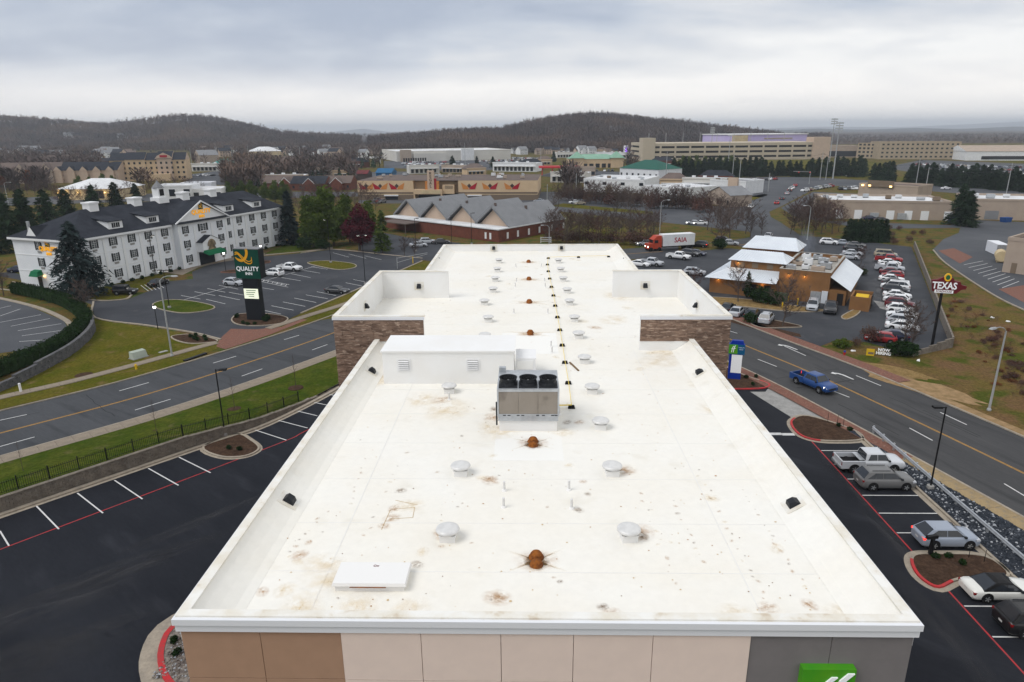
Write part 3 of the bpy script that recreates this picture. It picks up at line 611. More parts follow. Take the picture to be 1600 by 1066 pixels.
# gravel bank with guard rail
slope = MB()
EP = offset(EL, 8.85)      # inner edge of the east pavement
gb = [p for p in EP if 2 < p.y < 66]
for a, b in zip(gb, gb[1:]): slope.poly([(33.96, a.y, 0.12), (33.96, b.y, 0.12), (b.x, b.y, 0.13), (a.x, a.y, 0.13)])
struct('gravel_bank', slope, 'gravel_dark')
def gplace(g):
    while True:
        y = 66-(g.random()**0.8)*40; lim = np.interp(y, [p.y for p in gb], [p.x for p in gb]) if len(gb) > 1 else 38
        x = 34.05+g.random()*(lim-34.05)
        if lim > 34.2: return (x, y, 0.13)
tag(link('rip_rap', stones('rip_rap', 6500, gplace, 0.13, ['stone_dark', 'stone_light'], 0.86)), 'dark blue-grey broken rock covering the bank beside the guard rail', 'rocks', kind='stuff')
gr = thing('guard_rail', 'long galvanised steel guard rail running across the dark rock bank', 'guard rail'); GL = [Vector((35.35+0.0*k, 64.3-k*2.0)) for k in range(26)]
GPOST = MB().box(-.06, -.08, -.1, .06, .08, .75).mesh('post', ['galvanised'])
for p in GL: link('post', GPOST, gr, (p.x+.12, p.y, 0.12), 0)
beam = MB(); y0, y1 = GL[0].y, GL[-1].y; prof = [(0, .48), (-.07, .54), (-.07, .60), (0, .66), (-.07, .72), (-.07, .78), (0, .84)]
for (xa, za), (xb, zb) in zip(prof, prof[1:]): beam.poly([(35.35+xa, y0, za), (35.35+xb, y0, zb), (35.35+xb, y1, zb), (35.35+xa, y1, za)]); beam.poly([(35.37+xa, y1, za), (35.37+xb, y1, zb), (35.37+xb, y0, zb), (35.37+xa, y0, za)])
build(beam, 'beam', 'galvanised', gr)
esw = tag(link('sidewalk', None), kind='structure')
slabs(EL[:19], 8.8, 7.15, 0.12, esw, 'sidewalk_tan')
kerb = MB(); strip(kerb, EL[:46], 7.14, 6.9, 0.13, solid=-0.02); strip(kerb, EL[:46], -7.0, -7.2, 0.13, solid=-0.02); struct('road_kerb', kerb, 'concrete')
mb = MB(); strip(mb, EL[18:36], 8.9, 7.14, 0.118); struct('brick_walkway', mb, 'brick_paver')
mb = MB(); strip(mb, EL[26:46], -7.2, -9.3, 0.10); struct('brick_walkway', mb, 'brick_paver')
mb = MB(); strip(mb, EL[:27], -7.2, -8.6, 0.06); struct('verge', mb, 'dirt')
# restaurant side bank: grassy slope with dirt and red brush
bank = [(1285, 545), (1300, 536), (1360, 540), (1425, 552), (1487, 540), (1470, 470), (1446, 398), (1472, 412), (1545, 460), (1600, 488), (1720, 545), (1720, 700), (1640, 700), (1600, 680), (1508, 640), (1337, 571)]
sheet('grass_bank', bank, 0.02, 'grass_bank')
for nm, c, rx, ry, ang, m in (('dirt_patch', (1440, 605), 6.5, 2.2, -55, 'dirt'), ('dirt_patch', (1400, 580), 4.5, 1.6, -50, 'straw')):
    p = at(*c); g = random.Random(int(c[0])); pts = [(rx*math.cos(t)*(1+g.uniform(-.25, .25)), ry*math.sin(t)*(1+g.uniform(-.3, .3))) for t in [k*6.283/18 for k in range(18)]]
    o = struct(nm, MB().poly([(x, y, 0) for x, y in pts]), m); o.location = (p.x, p.y, 0.036 if m == 'dirt' else 0.03); o.rotation_euler = (0, 0, R(ang))
# restaurant lot
sheet('restaurant_lot', [(1062, 468), (1139, 495), (1190, 516), (1280, 542), (1310, 530), (1355, 535), (1425, 555), (1486, 543), (1424, 386), (1300, 372), (1250, 368), (1160, 392), (1085, 380), (1010, 400), (980, 420), (1020, 470)], 0.012, 'asphalt_lot')
sheet('grass_strip', [(1062, 470), (1139, 492), (1190, 508), (1250, 522), (1252, 527), (1200, 520), (1139, 503), (1080, 485)], 0.016, 'mulch')
island('planted_island', [(1172, 505), (1200, 500), (1244, 508), (1252, 512), (1225, 513), (1190, 513)], 'mulch', world=False)
island('planted_island', [(1314, 495), (1335, 484), (1345, 486), (1338, 494), (1323, 500)], 'straw', world=False)
island('planted_island', [(1102, 465), (1165, 468), (1240, 478), (1290, 486), (1240, 488), (1150, 479), (1105, 476)], 'straw', world=False)
sheet('concrete_pad', [(1365, 470), (1420, 478), (1425, 495), (1375, 482)], 0.018, 'concrete_grey')
for x, y, sx, sy, a in ((1385, 410, 5, 14, -25), (1390, 440, 4, 9, -60), (1395, 470, 6, 7, -30), (1380, 455, 3, 16, -28)):
    p = at(x, y); o = build(MB().lathe([(1, 0)], 24), 'dry_patch', 'stain_dust', None, (p.x, p.y, 0.022)); o.scale = (sx, sy, 1); o.rotation_euler = (0, 0, R(a)); tag(o, kind='structure')
g = random.Random(4)
for x, y, sx, sy, a in ((60, 950, 9, 2.2, 40), (150, 900, 8, 1.2, 42), (230, 880, 7, 1.0, 44), (90, 1010, 6, 2.5, 35), (1330, 760, 1.0, 9, 0), (1420, 870, 0.9, 10, 2), (1480, 990, 1.0, 8, 0), (310, 815, 7, 1.0, 48), (30, 1040, 5, 3, 20)):
    p = at(x, y); o = build(MB().lathe([(1, 0)], 24), 'tyre_dust', 'stain_dustlot', None, (p.x, p.y, 0.0045)); o.scale = (sx, sy, 1); o.rotation_euler = (0, 0, R(a)); tag(o, kind='structure')
# ---- inn lot, lawn, far pavement
sheet('inn_parking_lot', [(-20, 428), (60, 443), (143, 476), (148, 497), (300, 519), (343, 530), (352, 537), (415, 515), (470, 490), (560, 452), (660, 408), (640, 402), (520, 390), (470, 396), (400, 402), (330, 412), (300, 425), (302, 436), (262, 440), (240, 452), (200, 468), (150, 470), (105, 455), (60, 441), (20, 425)], 0.012, 'asphalt_lot')
sheet('lawn', [(149, 498), (343, 531), (350, 541), (280, 570), (168, 601), (0, 640), (-70, 655), (-40, 620), (60, 575), (130, 530)], 0.02, 'grass_lawn')
slabs(smoothline([tuple(at(x, y).xy) for x, y in ((-60, 638), (0, 622), (110, 597), (213, 570), (300, 546), (341, 535))], 5), 0.75, -0.75, 0.10, sw, 'sidewalk')
sheet('lawn', [(471, 489), (660, 407), (700, 420), (640, 470), (522, 497), (425, 514), (440, 508)], 0.02, 'grass_lawn')
slabs(smoothline([tuple(at(x, y).xy) for x, y in ((425, 512), (480, 494), (525, 480), (600, 455))], 5), 0.75, -0.75, 0.10, sw, 'sidewalk')
sheet('brick_walkway', [(343, 530), (361, 514), (400, 515), (440, 511), (468, 498), (480, 500), (420, 524), (352, 546), (338, 542)], 0.024, 'brick_paver')
sheet('inn_walk', [(250, 425), (285, 430), (310, 418), (350, 409), (420, 399), (470, 394), (520, 389), (520, 386), (440, 392), (350, 404), (290, 414)], 0.018, 'sidewalk')
sheet('lawn', [(95, 452), (150, 470), (195, 466), (202, 458), (250, 440), (262, 428), (250, 424), (160, 447), (110, 455)], 0.016, 'grass_lawn')
sheet('lawn', [(410, 398), (470, 393), (520, 386), (515, 378), (445, 383)], 0.02, 'grass_green')
mb = MB()
for pl in (((146, 472), (149, 497), (230, 509), (300, 520), (345, 531)), ((470, 490), (560, 452), (660, 408)), ((660, 404), (600, 398), (520, 390), (470, 396)), ((20, 441), (100, 460), (150, 470), (195, 468), (206, 461)), ((0, 452), (70, 462), (140, 488))):
    strip(mb, smoothline([tuple(at(x, y).xy) for x, y in pl], 5), 0.17, -0.17, 0.15, solid=-0.02)
struct('lot_kerb', mb, 'concrete')
island('grass_island', [(238, 476), (262, 469), (300, 471), (335, 479), (325, 486), (285, 490), (250, 484)], 'grass_green', world=False)
island('grass_island', [(480, 411), (510, 408), (550, 412), (556, 418), (530, 422), (500, 417)], 'grass_lawn', world=False)
island('planted_island', [(361, 500), (375, 491), (420, 491), (450, 497), (440, 506), (405, 510), (372, 508)], 'mulch', world=False)
island('planted_island', [(344, 426), (365, 422), (398, 420), (396, 424), (368, 427)], 'mulch', rim='brick_paver', world=False)
island('planted_island', [(408, 409), (422, 408), (421, 411), (410, 412)], 'mulch', rim='brick_paver', world=False)
island('planted_island', [(268, 526), (300, 523), (335, 530), (338, 535), (300, 538), (275, 533)], 'mulch', world=False)
for a, b in (((283, 462), (313, 467.5)), ((304, 456), (336, 462)), ((324, 451), (352, 457)), ((342, 446), (372, 452)), ((322, 468), (352, 475)), ((342, 462), (375, 469)), ((358, 457), (390, 463)), ((410, 450), (428, 453)), ((428, 442), (446, 446)), ((440, 434), (470, 439)), ((455, 428), (485, 434)), ((470, 422), (500, 427)), ((486, 417), (512, 421)), ((412, 485), (439, 491)), ((424, 478), (459, 485)), ((442, 472), (477, 479)), ((460, 466), (494, 473)), ((478, 461), (512, 467)), ((495, 456), (525, 462)), ((540, 442), (565, 447)), ((552, 437), (578, 442)), ((283, 470), (380, 442)), ((410, 440), (520, 408)), ((520, 395), (545, 402)), ((545, 397), (572, 404)), ((570, 400), (596, 406)), ((220, 446), (232, 455)), ((226, 445), (238, 454)), ((232, 444), (244, 453)), ((238, 443), (250, 452)), ((244, 442), (256, 450)), ((408, 437), (452, 445)), ((407, 440), (450, 449))):
    p, q = at(*a), at(*b); build(MB().bar((*p.xy, 0.02), (*q.xy, 0.02), 0.12, 0.006), 'stall_line', 'line_white', st)
for k in range(6):
    p, q = at(413+7*k, 437.5+1.4*k), at(411+7*k, 440+1.4*k); build(MB().bar((*p.xy, 0.021), (*q.xy, 0.021), 0.12, 0.006), 'stall_line', 'line_white', st)
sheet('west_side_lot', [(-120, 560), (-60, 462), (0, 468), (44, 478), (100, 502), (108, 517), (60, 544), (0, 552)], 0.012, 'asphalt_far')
for a, b in (((0, 482), (17, 478)), ((0, 494), (32, 483)), ((0, 504), (64, 492)), ((17, 510), (78, 498)), ((28, 517), (96, 506)), ((34, 525), (101, 516)), ((30, 534), (76, 531))):
    p, q = at(*a), at(*b); build(MB().bar((*p.xy, 0.02), (*q.xy, 0.02), 0.12, 0.006), 'stall_line', 'line_white', st)
mb = MB(); strip(mb, smoothline([tuple(at(x, y).xy) for x, y in ((-60, 456), (0, 467), (60, 482), (100, 500), (111, 514), (104, 522))], 6), 0.5, -0.3, 0.15, solid=-0.02); struct('lot_kerb', mb, 'concrete')
# ---- farther lots and roads
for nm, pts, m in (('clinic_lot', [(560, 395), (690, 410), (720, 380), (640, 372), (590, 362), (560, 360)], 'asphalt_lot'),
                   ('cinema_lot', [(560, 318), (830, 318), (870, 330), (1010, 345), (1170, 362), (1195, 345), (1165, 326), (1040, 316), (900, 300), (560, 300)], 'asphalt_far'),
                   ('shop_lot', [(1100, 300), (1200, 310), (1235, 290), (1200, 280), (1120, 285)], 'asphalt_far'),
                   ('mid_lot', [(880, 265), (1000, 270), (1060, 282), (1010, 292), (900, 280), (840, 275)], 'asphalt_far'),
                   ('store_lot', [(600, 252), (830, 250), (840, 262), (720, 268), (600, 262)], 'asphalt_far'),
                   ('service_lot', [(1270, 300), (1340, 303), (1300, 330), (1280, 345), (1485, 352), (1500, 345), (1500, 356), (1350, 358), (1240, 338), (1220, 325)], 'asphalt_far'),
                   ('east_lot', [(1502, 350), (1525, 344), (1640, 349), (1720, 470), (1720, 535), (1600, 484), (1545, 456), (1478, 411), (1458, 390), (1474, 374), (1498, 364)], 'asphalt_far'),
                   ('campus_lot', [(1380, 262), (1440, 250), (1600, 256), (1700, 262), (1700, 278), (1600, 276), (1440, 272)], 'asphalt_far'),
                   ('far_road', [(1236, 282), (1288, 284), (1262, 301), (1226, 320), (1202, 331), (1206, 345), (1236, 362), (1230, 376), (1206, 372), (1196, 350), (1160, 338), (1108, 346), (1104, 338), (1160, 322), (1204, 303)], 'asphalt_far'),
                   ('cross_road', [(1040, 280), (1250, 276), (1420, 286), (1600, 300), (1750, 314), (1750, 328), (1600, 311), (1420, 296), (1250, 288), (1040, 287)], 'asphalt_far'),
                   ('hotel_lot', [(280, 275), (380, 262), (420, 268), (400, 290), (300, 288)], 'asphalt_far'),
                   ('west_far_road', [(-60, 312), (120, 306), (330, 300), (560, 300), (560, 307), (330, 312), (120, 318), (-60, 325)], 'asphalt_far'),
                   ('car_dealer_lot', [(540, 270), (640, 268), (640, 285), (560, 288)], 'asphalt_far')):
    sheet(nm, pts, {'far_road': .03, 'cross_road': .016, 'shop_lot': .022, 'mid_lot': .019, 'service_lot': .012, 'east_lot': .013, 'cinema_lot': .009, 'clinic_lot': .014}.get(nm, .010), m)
for pts, m in (([(860, 322), (1020, 336), (1020, 331), (880, 318)], 'grass_lawn'), ([(1120, 320), (1180, 312), (1200, 305), (1195, 303), (1120, 316)], 'grass_lawn'), ([(1055, 250), (1060, 262), (1380, 270), (1380, 254), (1250, 245)], 'grass_lawn'), ([(1480, 248), (1600, 256), (1600, 248), (1500, 246)], 'grass_lawn'), ([(840, 262), (900, 256), (900, 252), (830, 255)], 'grass_lawn'),
               ([(1060, 395), (1140, 388), (1190, 395), (1150, 383), (1060, 375)], 'grass_wild'), ([(650, 355), (1000, 385), (1010, 375), (870, 345)], 'grass_lawn'), ([(1040, 283), (1200, 276), (1350, 279), (1420, 283), (1420, 277), (1200, 271), (1060, 276)], 'grass_lawn')):
    sheet('grass_strip', pts, 0.022, m)
sheet('marked_bay', [(1466, 392), (1490, 388), (1520, 402), (1500, 412)], 0.026, 'brick_paver'); sheet('marked_bay', [(1560, 452), (1600, 446), (1650, 470), (1640, 494)], 0.026, 'brick_paver')
for k in range(9):
    f = k/8; p, q = at(1506+f*60, 414+f*36), at(1536+f*56, 408+f*32); build(MB().bar((*p.xy, 0.03), (*q.xy, 0.03), 0.14, 0.006), 'stall_line', 'line_white', st)
mb = MB(); strip(mb, smoothline([tuple(at(x, y).xy) for x, y in ((1458, 391), (1478, 412), (1545, 457), (1600, 485), (1700, 528))], 5), 0.15, -0.15, 0.15, solid=-0.02); struct('lot_kerb', mb, 'concrete')
g = random.Random(15)      # dark sealed cracks in the two roads
for line, lo_, hi_, n in ((WL, 12, 46, 9), (EL, 6, 34, 7)):
    mb = MB()
    for k in range(n):
        i0 = g.randint(lo_, hi_); d = g.uniform(-5.8, 5.8); seg = offset(line, d)[i0:i0+g.randint(3, 6)]; seg = [p+Vector((g.uniform(-.12, .12), g.uniform(-.12, .12))) for p in seg]
        if len(seg) > 1: strip(mb, smoothline(seg, 4), .03, -.03, .0105)
    for k in range(n//2):
        i0 = g.randint(lo_, hi_); a, b = offset(line, 5.5)[i0], offset(line, -5.5)[i0]; seg = [a+(b-a)*(j/9)+Vector((g.uniform(-.2, .2), g.uniform(-.2, .2))) for j in range(g.randint(4, 10))]; strip(mb, seg, .025, -.025, .0125)
    struct('crack_sealant', mb, 'rubber')
# ------------------------------------------------------------------ the hotel in the foreground
DK = 17.3
hotel = thing('hotel_building', 'long flat white-roofed hotel filling the foreground, with stone-faced wings', 'hotel')
X0, X1, YA, YB, YC, YD = -9.08, 9.9, 14.5, 38.85, 52.5, 74.0
WX0, WX1 = -11.55, 12.05
RX0, RX1 = -6.15, 6.75          # inner ends of the wing parapets
foot = [(X0, YA), (X1, YA), (X1, YB), (WX1, YB), (WX1, YC), (X1, YC), (X1, YD), (X0, YD), (X0, YC), (WX0, YC), (WX0, YB), (X0, YB)]
def inset_box(d): return [(x+d*(1 if x < 0 else -1), y+d*(1 if y in (YA,) or (y == YB and abs(x) > 9.96) else 0)) for x, y in foot]
body = MB().prism([(x+(0.25 if x < 0 else -0.25), y+(0.25 if y in (YA, YB) else -0.25)) for x, y in foot], 0, DK-0.05)
build(body, 'wall_core', 'panel_brown', hotel)
roof = build(MB().poly([(X0+.1, YA+.1, DK), (X1-.1, YA+.1, DK), (X1-.1, YB+.1, DK), (WX1-.1, YB+.1, DK), (WX1-.1, YC-.1, DK), (X1-.1, YC-.1, DK), (X1-.1, YD-.1, DK), (X0+.1, YD-.1, DK), (X0+.1, YC-.1, DK), (WX0+.1, YC-.1, DK), (WX0+.1, YB+.1, DK), (X0+.1, YB+.1, DK)]), 'roof_membrane', 'roof_membrane', hotel)
PT = 0.2; LOWH, HIGH = 18.0, 19.42
par = MB(); cop = MB()
def parapet(x0, y0, x1, y1, top):
    """wall box given in plan, with a metal coping cap"""
    par.box(x0, y0, DK-.04, x1, y1, top); cop.box(x0-.045, y0-.045, top, x1+.045, y1+.045, top+.05)
parapet(X0, YA+.03, X1, YA+PT, LOWH); parapet(X0, YA+PT+.092, X0+PT, YB-.05, LOWH); parapet(X1-PT, YA+PT+.092, X1, YB-.05, LOWH)
parapet(X0, YC+.052, X0+PT, YD-PT-.095, LOWH); parapet(X1-PT, YC+.052, X1, YD-PT-.095, LOWH); parapet(X0, YD-PT, X1, YD, LOWH)
for s in (0, 1):
    xa, xb = (WX0, RX0) if s == 0 else (RX1, WX1)
    par.box(xa, YB, DK+.0, xb, YB+PT, HIGH); cop.box(xa-.05, YB-.06, HIGH, xb+.05, YB+PT+.05, HIGH+.06)
    par.box(xa, YC-PT, DK, xb, YC, HIGH); cop.box(xa-.05, YC-PT-.05, HIGH, xb+.05, YC+.05, HIGH+.06)
    sx0, sx1 = (WX0, WX0+PT) if s == 0 else (WX1-PT, WX1)
    par.box(sx0, YB+PT+.002, DK, sx1, YC-PT-.002, HIGH); cop.box(sx0-.05, YB+PT+.052, HIGH, sx1+.05, YC-PT-.052, HIGH+.06)
build(par, 'parapet', 'parapet_white', hotel); build(cop, 'coping', 'coping', hotel)
CW_ = 1.05      # the membrane sweeps down from the coping to the deck on a wide tapered slope
for xs0, sg_, ya, yb in ((X0+PT, 1, YA+PT, YB-.04), (X1-PT, -1, YA+PT, YB-.04), (X0+PT, 1, YC+.06, YD-PT), (X1-PT, -1, YC+.06, YD-PT)):
    m = MB(); pr = [(.002, LOWH-.03), (.18, LOWH-.20), (.45, LOWH-.40), (.78, DK+.10), (CW_, DK+.0035)]
    for (xa, za), (xb, zb) in zip(pr, pr[1:]): m.poly([(xs0+sg_*xa, ya, za), (xs0+sg_*xb, ya, zb), (xs0+sg_*xb, yb, zb), (xs0+sg_*xa, yb, za)][::-sg_])
    build(m, 'tapered_slope', 'roof_membrane', hotel, smooth=True)
# front fascia in two stepped bands
fas = MB(); fas.box(X0-.10, YA-.12, 17.82, X1+.10, YA-.002, 18.0); fas.box(X0-.06, YA-.075, 17.60, X1+.06, YA-.002, 17.818); fas.box(X0-.10, YA-.002, 17.82, X0-.002, YB, 18.0); fas.box(X1+.002, YA-.002, 17.82, X1+.10, YB, 18.0); fas.box(X0-.06, YA-.002, 17.6, X0-.002, YB, 17.818); fas.box(X1+.002, YA-.002, 17.6, X1+.06, YB, 17.818)
for s in (0, 1):
    xa, xb = (WX0, RX0) if s == 0 else (RX1, WX1); fas.box(xa-.06, YB-.09, HIGH-.18, xb+.06, YB-.002, HIGH)
    xs = WX0-.06 if s == 0 else WX1+.002; fas.box(xs, YB-.002, HIGH-.18, xs+.058, YC, HIGH)
build(fas, 'fascia', 'fascia_white', hotel)
# front wall panels with open joints
xs = [X0+.02]+[-9.1+(p-275)*19.1/1168 for p in (405, 535, 663, 790, 905, 1030, 1183, 1310)]+[X1-.02]
cols = ['panel_brown']*2+['panel_cream']*5+['panel_grey']*2; zs = [17.598, 16.05, 13.6, 10.6, 7.5, 4.4, 1.2, 0.02]
for i in range(9):
    for z1, z0 in zip(zs, zs[1:]):
        d = 0.03 if cols[i] == 'panel_cream' else 0.0
        build(MB().box(xs[i]+.008, YA-d, z0+.008, xs[i+1]-.008, YA+.24, z1-.008), 'wall_panel', cols[i], hotel)
# long side walls and the wings' far faces
sw_ = MB()
for x0, y0, x1, y1 in ((X0, YA+.25, X0+.24, YB), (X1-.24, YA+.25, X1, YB), (X0, YC, X0+.24, YD-.25), (X1-.24, YC, X1, YD-.25)): sw_.box(x0, y0, 0, x1, y1, DK-.045)
sw_.box(X0, YD-.24, 0, X1, YD, DK-.045); build(sw_, 'side_wall', 'panel_cream', hotel)
# guest room windows on the side walls
WIN = MB().box(-.04, -.75, -.85, .03, .75, .85).mesh('window', ['glass_dark'])
for x in (X0-.01, X1+.01):
    for ya, yb in ((YA, YB), (YC, YD)):
        for k in range(int((yb-ya)/3.6)):
            for f in range(5): link('window', WIN, hotel, (x, ya+2.2+3.6*k, 2.0+3.2*f))
# stone veneer on the wings: courses of ledge stone
stn = MB(); g = random.Random(3)
def ledge(xa, xb, y, za, zb, dirx=True, sgn=-1):
    z = za
    while z < zb-.02:
        h = g.choice((.07, .09, .11, .13)); h = min(h, zb-z); x = xa
        while x < xb-.01:
            l = min(g.uniform(.2, .62), xb-x); d = g.uniform(.02, .085)
            if dirx: stn.box(x+.004, y-d, z+.004, x+l-.004, y+.05, z+h-.004)
            else: stn.box(y-(d if sgn < 0 else .05), x+.004, z+.004, y+(d if sgn > 0 else .05), x+l-.004, z+h-.004)
            x += l
        z += h
ledge(WX0, X0-.12, YB-.02, 4.0, HIGH-.19); ledge(X0-.12, RX0, YB-.02, DK+.6, HIGH-.19)
ledge(X1+.12, WX1, YB-.02, 4.0, HIGH-.19); ledge(RX1, X1+.12, YB-.02, DK+.6, HIGH-.19)
tag(build(stn, 'ledge_stone', 'ledgestone', hotel), kind='stuff')
wgs = MB()
for s in (0, 1):
    xa, xb = (WX0, X0+.2) if s == 0 else (X1-.2, WX1)
    wgs.box(xa, YB+.0, 0, xb, YB+.24, DK-.045); wgs.box(xa, YC-.24, 0, xb, YC, DK-.045); xo = WX0 if s == 0 else WX1-.24; wgs.box(xo, YB+.242, 0, xo+.24, YC-.242, DK-.045)
build(wgs, 'wing_wall', 'ledgestone', hotel)
for xa, xb in ((X0+PT, RX0), (RX1, X1-PT)): build(MB().box(xa, YB-.03, DK, xb, YB-.001, DK+.59), 'base_flashing', 'parapet_white', hotel)
# membrane seams (lapped edges, 3 mm proud)
for y in (17.4, 20.05, 23.1, 26.2, 29.3, 32.4, 35.5, 41.5, 44.6, 47.7, 50.8, 55, 59, 63, 67, 71): build(MB().box(X0+PT+.01, y-.02, DK, X1-PT-.01, y+.02, DK+.004), 'membrane_seam', 'membrane_seam', hotel)
for x in (-6.0, 6.4): build(MB().box(x-.02, YA+PT+.02, DK+.001, x+.02, YB-.05, DK+.006), 'membrane_seam', 'membrane_seam', hotel)
for x0, y0, x1, y1 in ((-1.35, 24.6, 1.5, 27.3), (-1.6, 38.2, 1.9, 42.5)): build(MB().box(x0, y0, DK+.0015, x1, y1, DK+.005), 'membrane_patch', 'membrane_patch', hotel)
# low white stair head with two louvres and an access ladder box
ph = link('stair_head', None, hotel, (0.05, -.85, 0))
build(MB().box(-7.55, 34.1, DK, -0.72, 36.8, DK+1.75), 'stair_wall', 'parapet_white', ph); build(MB().box(-7.62, 34.03, DK+1.75, -0.65, 36.87, DK+1.83), 'stair_roof', 'parapet_white', ph)
for x in (-6.45, -2.85):
    lv = MB(); lv.box(x-.36, 34.06, DK+.72, x+.36, 34.098, DK+1.38, 0); lv.box(x-.27, 34.04, DK+.80, x+.27, 34.06, DK+1.30, 1)
    for k in range(5): lv.hexa([(x-.27, 34.0, DK+.82+.1*k), (x+.27, 34.0, DK+.82+.1*k), (x+.27, 34.04, DK+.87+.1*k), (x-.27, 34.04, DK+.87+.1*k), (x-.27, 34.0, DK+.84+.1*k), (x+.27, 34.0, DK+.84+.1*k), (x+.27, 34.04, DK+.89+.1*k), (x-.27, 34.04, DK+.89+.1*k)], 0)
    build(lv, 'louvre', ['white_plain', 'void'], ph)
dr = MB(); dr.box(-0.64, 34.7, DK, .35, 34.76, DK+1.15, 0); dr.box(-0.64, 34.7, DK+1.15, .45, 36.3, DK+1.2, 0); dr.box(-.55, 34.66, DK+.08, .28, 34.699, DK+.55, 1); dr.box(-.55, 34.66, DK+.6, .28, 34.699, DK+1.08, 1); dr.box(.35, 34.7, DK, .42, 36.2, DK+1.15, 0); build(dr, 'side_hatch', ['white_plain', 'parapet_white'], ph)
# ------------------------------------------------------------------ stains on the membrane
DISC = {}
def stain(px, py, sx, sy=None, ang=0.0, m='stain_rust', world=None, z=None, nrm=None):
    if m not in DISC: DISC[m] = MB().lathe([(1, 0)], 20).mesh('stain', [m])
    p = at(px, py, DK) if world is None else Vector((*world, DK)); o = link('stain', DISC[m], roof, (p.x, p.y, DK+0.0065+random.uniform(0, .0015) if z is None else z)); o.scale = (sx, sy or sx, 1); o.rotation_euler = (0, 0, ang)
g = random.Random(12)
for x, y in ((838, 876), (833, 693)):
    stain(x, y, .75, .62, 0, 'stain_rust'); stain(x, y+2, .42, .5, 0, 'stain_brown'); stain(x, y+2, .36, .45, 1, 'stain_brown'); stain(x, y+2, .34, .42, 2, 'stain_brown'); stain(x, y+3, .3, .4, .5, 'stain_brown')
    for a in (35, 150, 212, -32): 
        p = at(x, y, DK); stain(0, 0, .4, .035, R(a), 'stain_brown', (p.x+.38*math.cos(R(a)), p.y+.38*math.sin(R(a)))); stain(0, 0, .6, .06, R(a+3), 'stain_tan', (p.x+.5*math.cos(R(a)), p.y+.5*math.sin(R(a))))
for x, y in ((828, 522), (827, 473), (826.5, 437), (826, 410)): stain(x, y, .9, .7, 0, 'stain_rust'); stain(x, y, 1.8, .25, .3, 'stain_tan'); stain(x, y, 1.8, .25, -.4, 'stain_tan')
for x, y, s, m in ((770, 652, .5, 'stain_rust'), (774, 640, .35, 'stain_brown'), (765, 668, .6, 'stain_tan'), (782, 676, .8, 'stain_tan'), (880, 676, .5, 'stain_tan'), (886, 660, .25, 'stain_brown'), (905, 660, .3, 'stain_rust'), (588, 578, .7, 'stain_rust'), (598, 575, .35, 'stain_brown'), (602, 592, .9, 'stain_tan'), (580, 598, .8, 'stain_tan'), (560, 592, .5, 'stain_tan'),
    (626, 767, .22, 'stain_brown'), (615, 795, .25, 'stain_rust'), (612, 810, .3, 'stain_rust'), (600, 822, .22, 'stain_rust'), (640, 790, .5, 'stain_tan'), (766, 752, .35, 'stain_rust'), (766, 748, .28, 'stain_rust'), (690, 835, .35, 'stain_rust'), (468, 868, .3, 'stain_rust'), (482, 848, .14, 'stain_rust'), (466, 878, .2, 'stain_tan'), (520, 905, .9, 'stain_tan'), (505, 880, .6, 'stain_tan'), (652, 882, .22, 'stain_brown'), (660, 862, .25, 'stain_tan'), (690, 854, .12, 'stain_rust'),
    (780, 935, .22, 'stain_rust'), (777, 934, .4, 'stain_rust'), (942, 948, .18, 'stain_brown'), (955, 963, .35, 'stain_rust'), (875, 909, .1, 'stain_brown'), (1000, 833, .5, 'stain_rust'), (1003, 838, .25, 'stain_brown'), (975, 735, .5, 'stain_rust'), (918, 772, .15, 'stain_brown'), (911, 753, .16, 'stain_rust'), (889, 727, .2, 'stain_tan'), (904, 797, .2, 'stain_brown'), (1240, 817, .26, 'stain_brown'), (1253, 836, .3, 'stain_brown'), (1255, 840, .22, 'stain_brown'), (1268, 858, .12, 'stain_brown'), (1232, 800, .5, 'stain_tan'),
    (1200, 950, .3, 'stain_rust'), (1265, 945, .25, 'stain_rust'), (1320, 960, .5, 'stain_tan'), (1150, 960, .5, 'stain_tan'), (410, 925, .22, 'stain_rust'), (445, 922, .35, 'stain_tan'), (640, 955, .6, 'stain_tan'), (560, 950, .6, 'stain_tan'), (470, 950, .7, 'stain_tan'), (1030, 565, 1.2, 'stain_tan'), (1040, 552, 1.0, 'stain_tan'), (960, 500, 1.2, 'stain_tan'), (970, 462, 1.6, 'stain_tan'), (930, 512, .5, 'stain_rust'), (910, 502, .5, 'stain_tan'), (1100, 600, .8, 'stain_tan'), (1120, 640, .9, 'stain_tan'), (700, 640, 1.3, 'stain_tan'), (660, 625, 1.0, 'stain_tan'), (690, 625, .5, 'stain_rust')): stain(x, y, s*1.25, s, g.uniform(0, 3), m)
# trails of old footprints and spots running away from the front edge
for (xa, ya), (xb, yb), n in (((1090, 735), (1200, 945), 19), ((1160, 765), (1262, 925), 15), ((1000, 770), (1060, 925), 11), ((1048, 780), (1100, 880), 9), ((570, 720), (540, 800), 8), ((500, 810), (440, 880), 8), ((640, 690), (560, 860), 9), ((960, 420), (1010, 540), 14), ((700, 430), (650, 520), 10), ((700, 445), (690, 480), 6)):
    for k in range(n):
        f = (k+g.uniform(-.3, .3))/n; s = g.uniform(.03, .09); stain(xa+(xb-xa)*f+g.uniform(-5, 5), ya+(yb-ya)*f, s*1.5, s, g.uniform(0, 3), g.choice(('stain_rust', 'stain_brown', 'stain_tan', 'stain_rust')))
for k in range(90):
    x, y = g.uniform(X0+1.2, X1-1.2), 14.9+g.random()**1.5*56; s = g.uniform(.04, .10) if k % 4 else g.uniform(.15, .4); stain(0, 0, s*1.4, s, g.uniform(0, 3), g.choice(('stain_rust', 'stain_brown', 'stain_tan')) if k % 4 else 'stain_tan', (x, y))
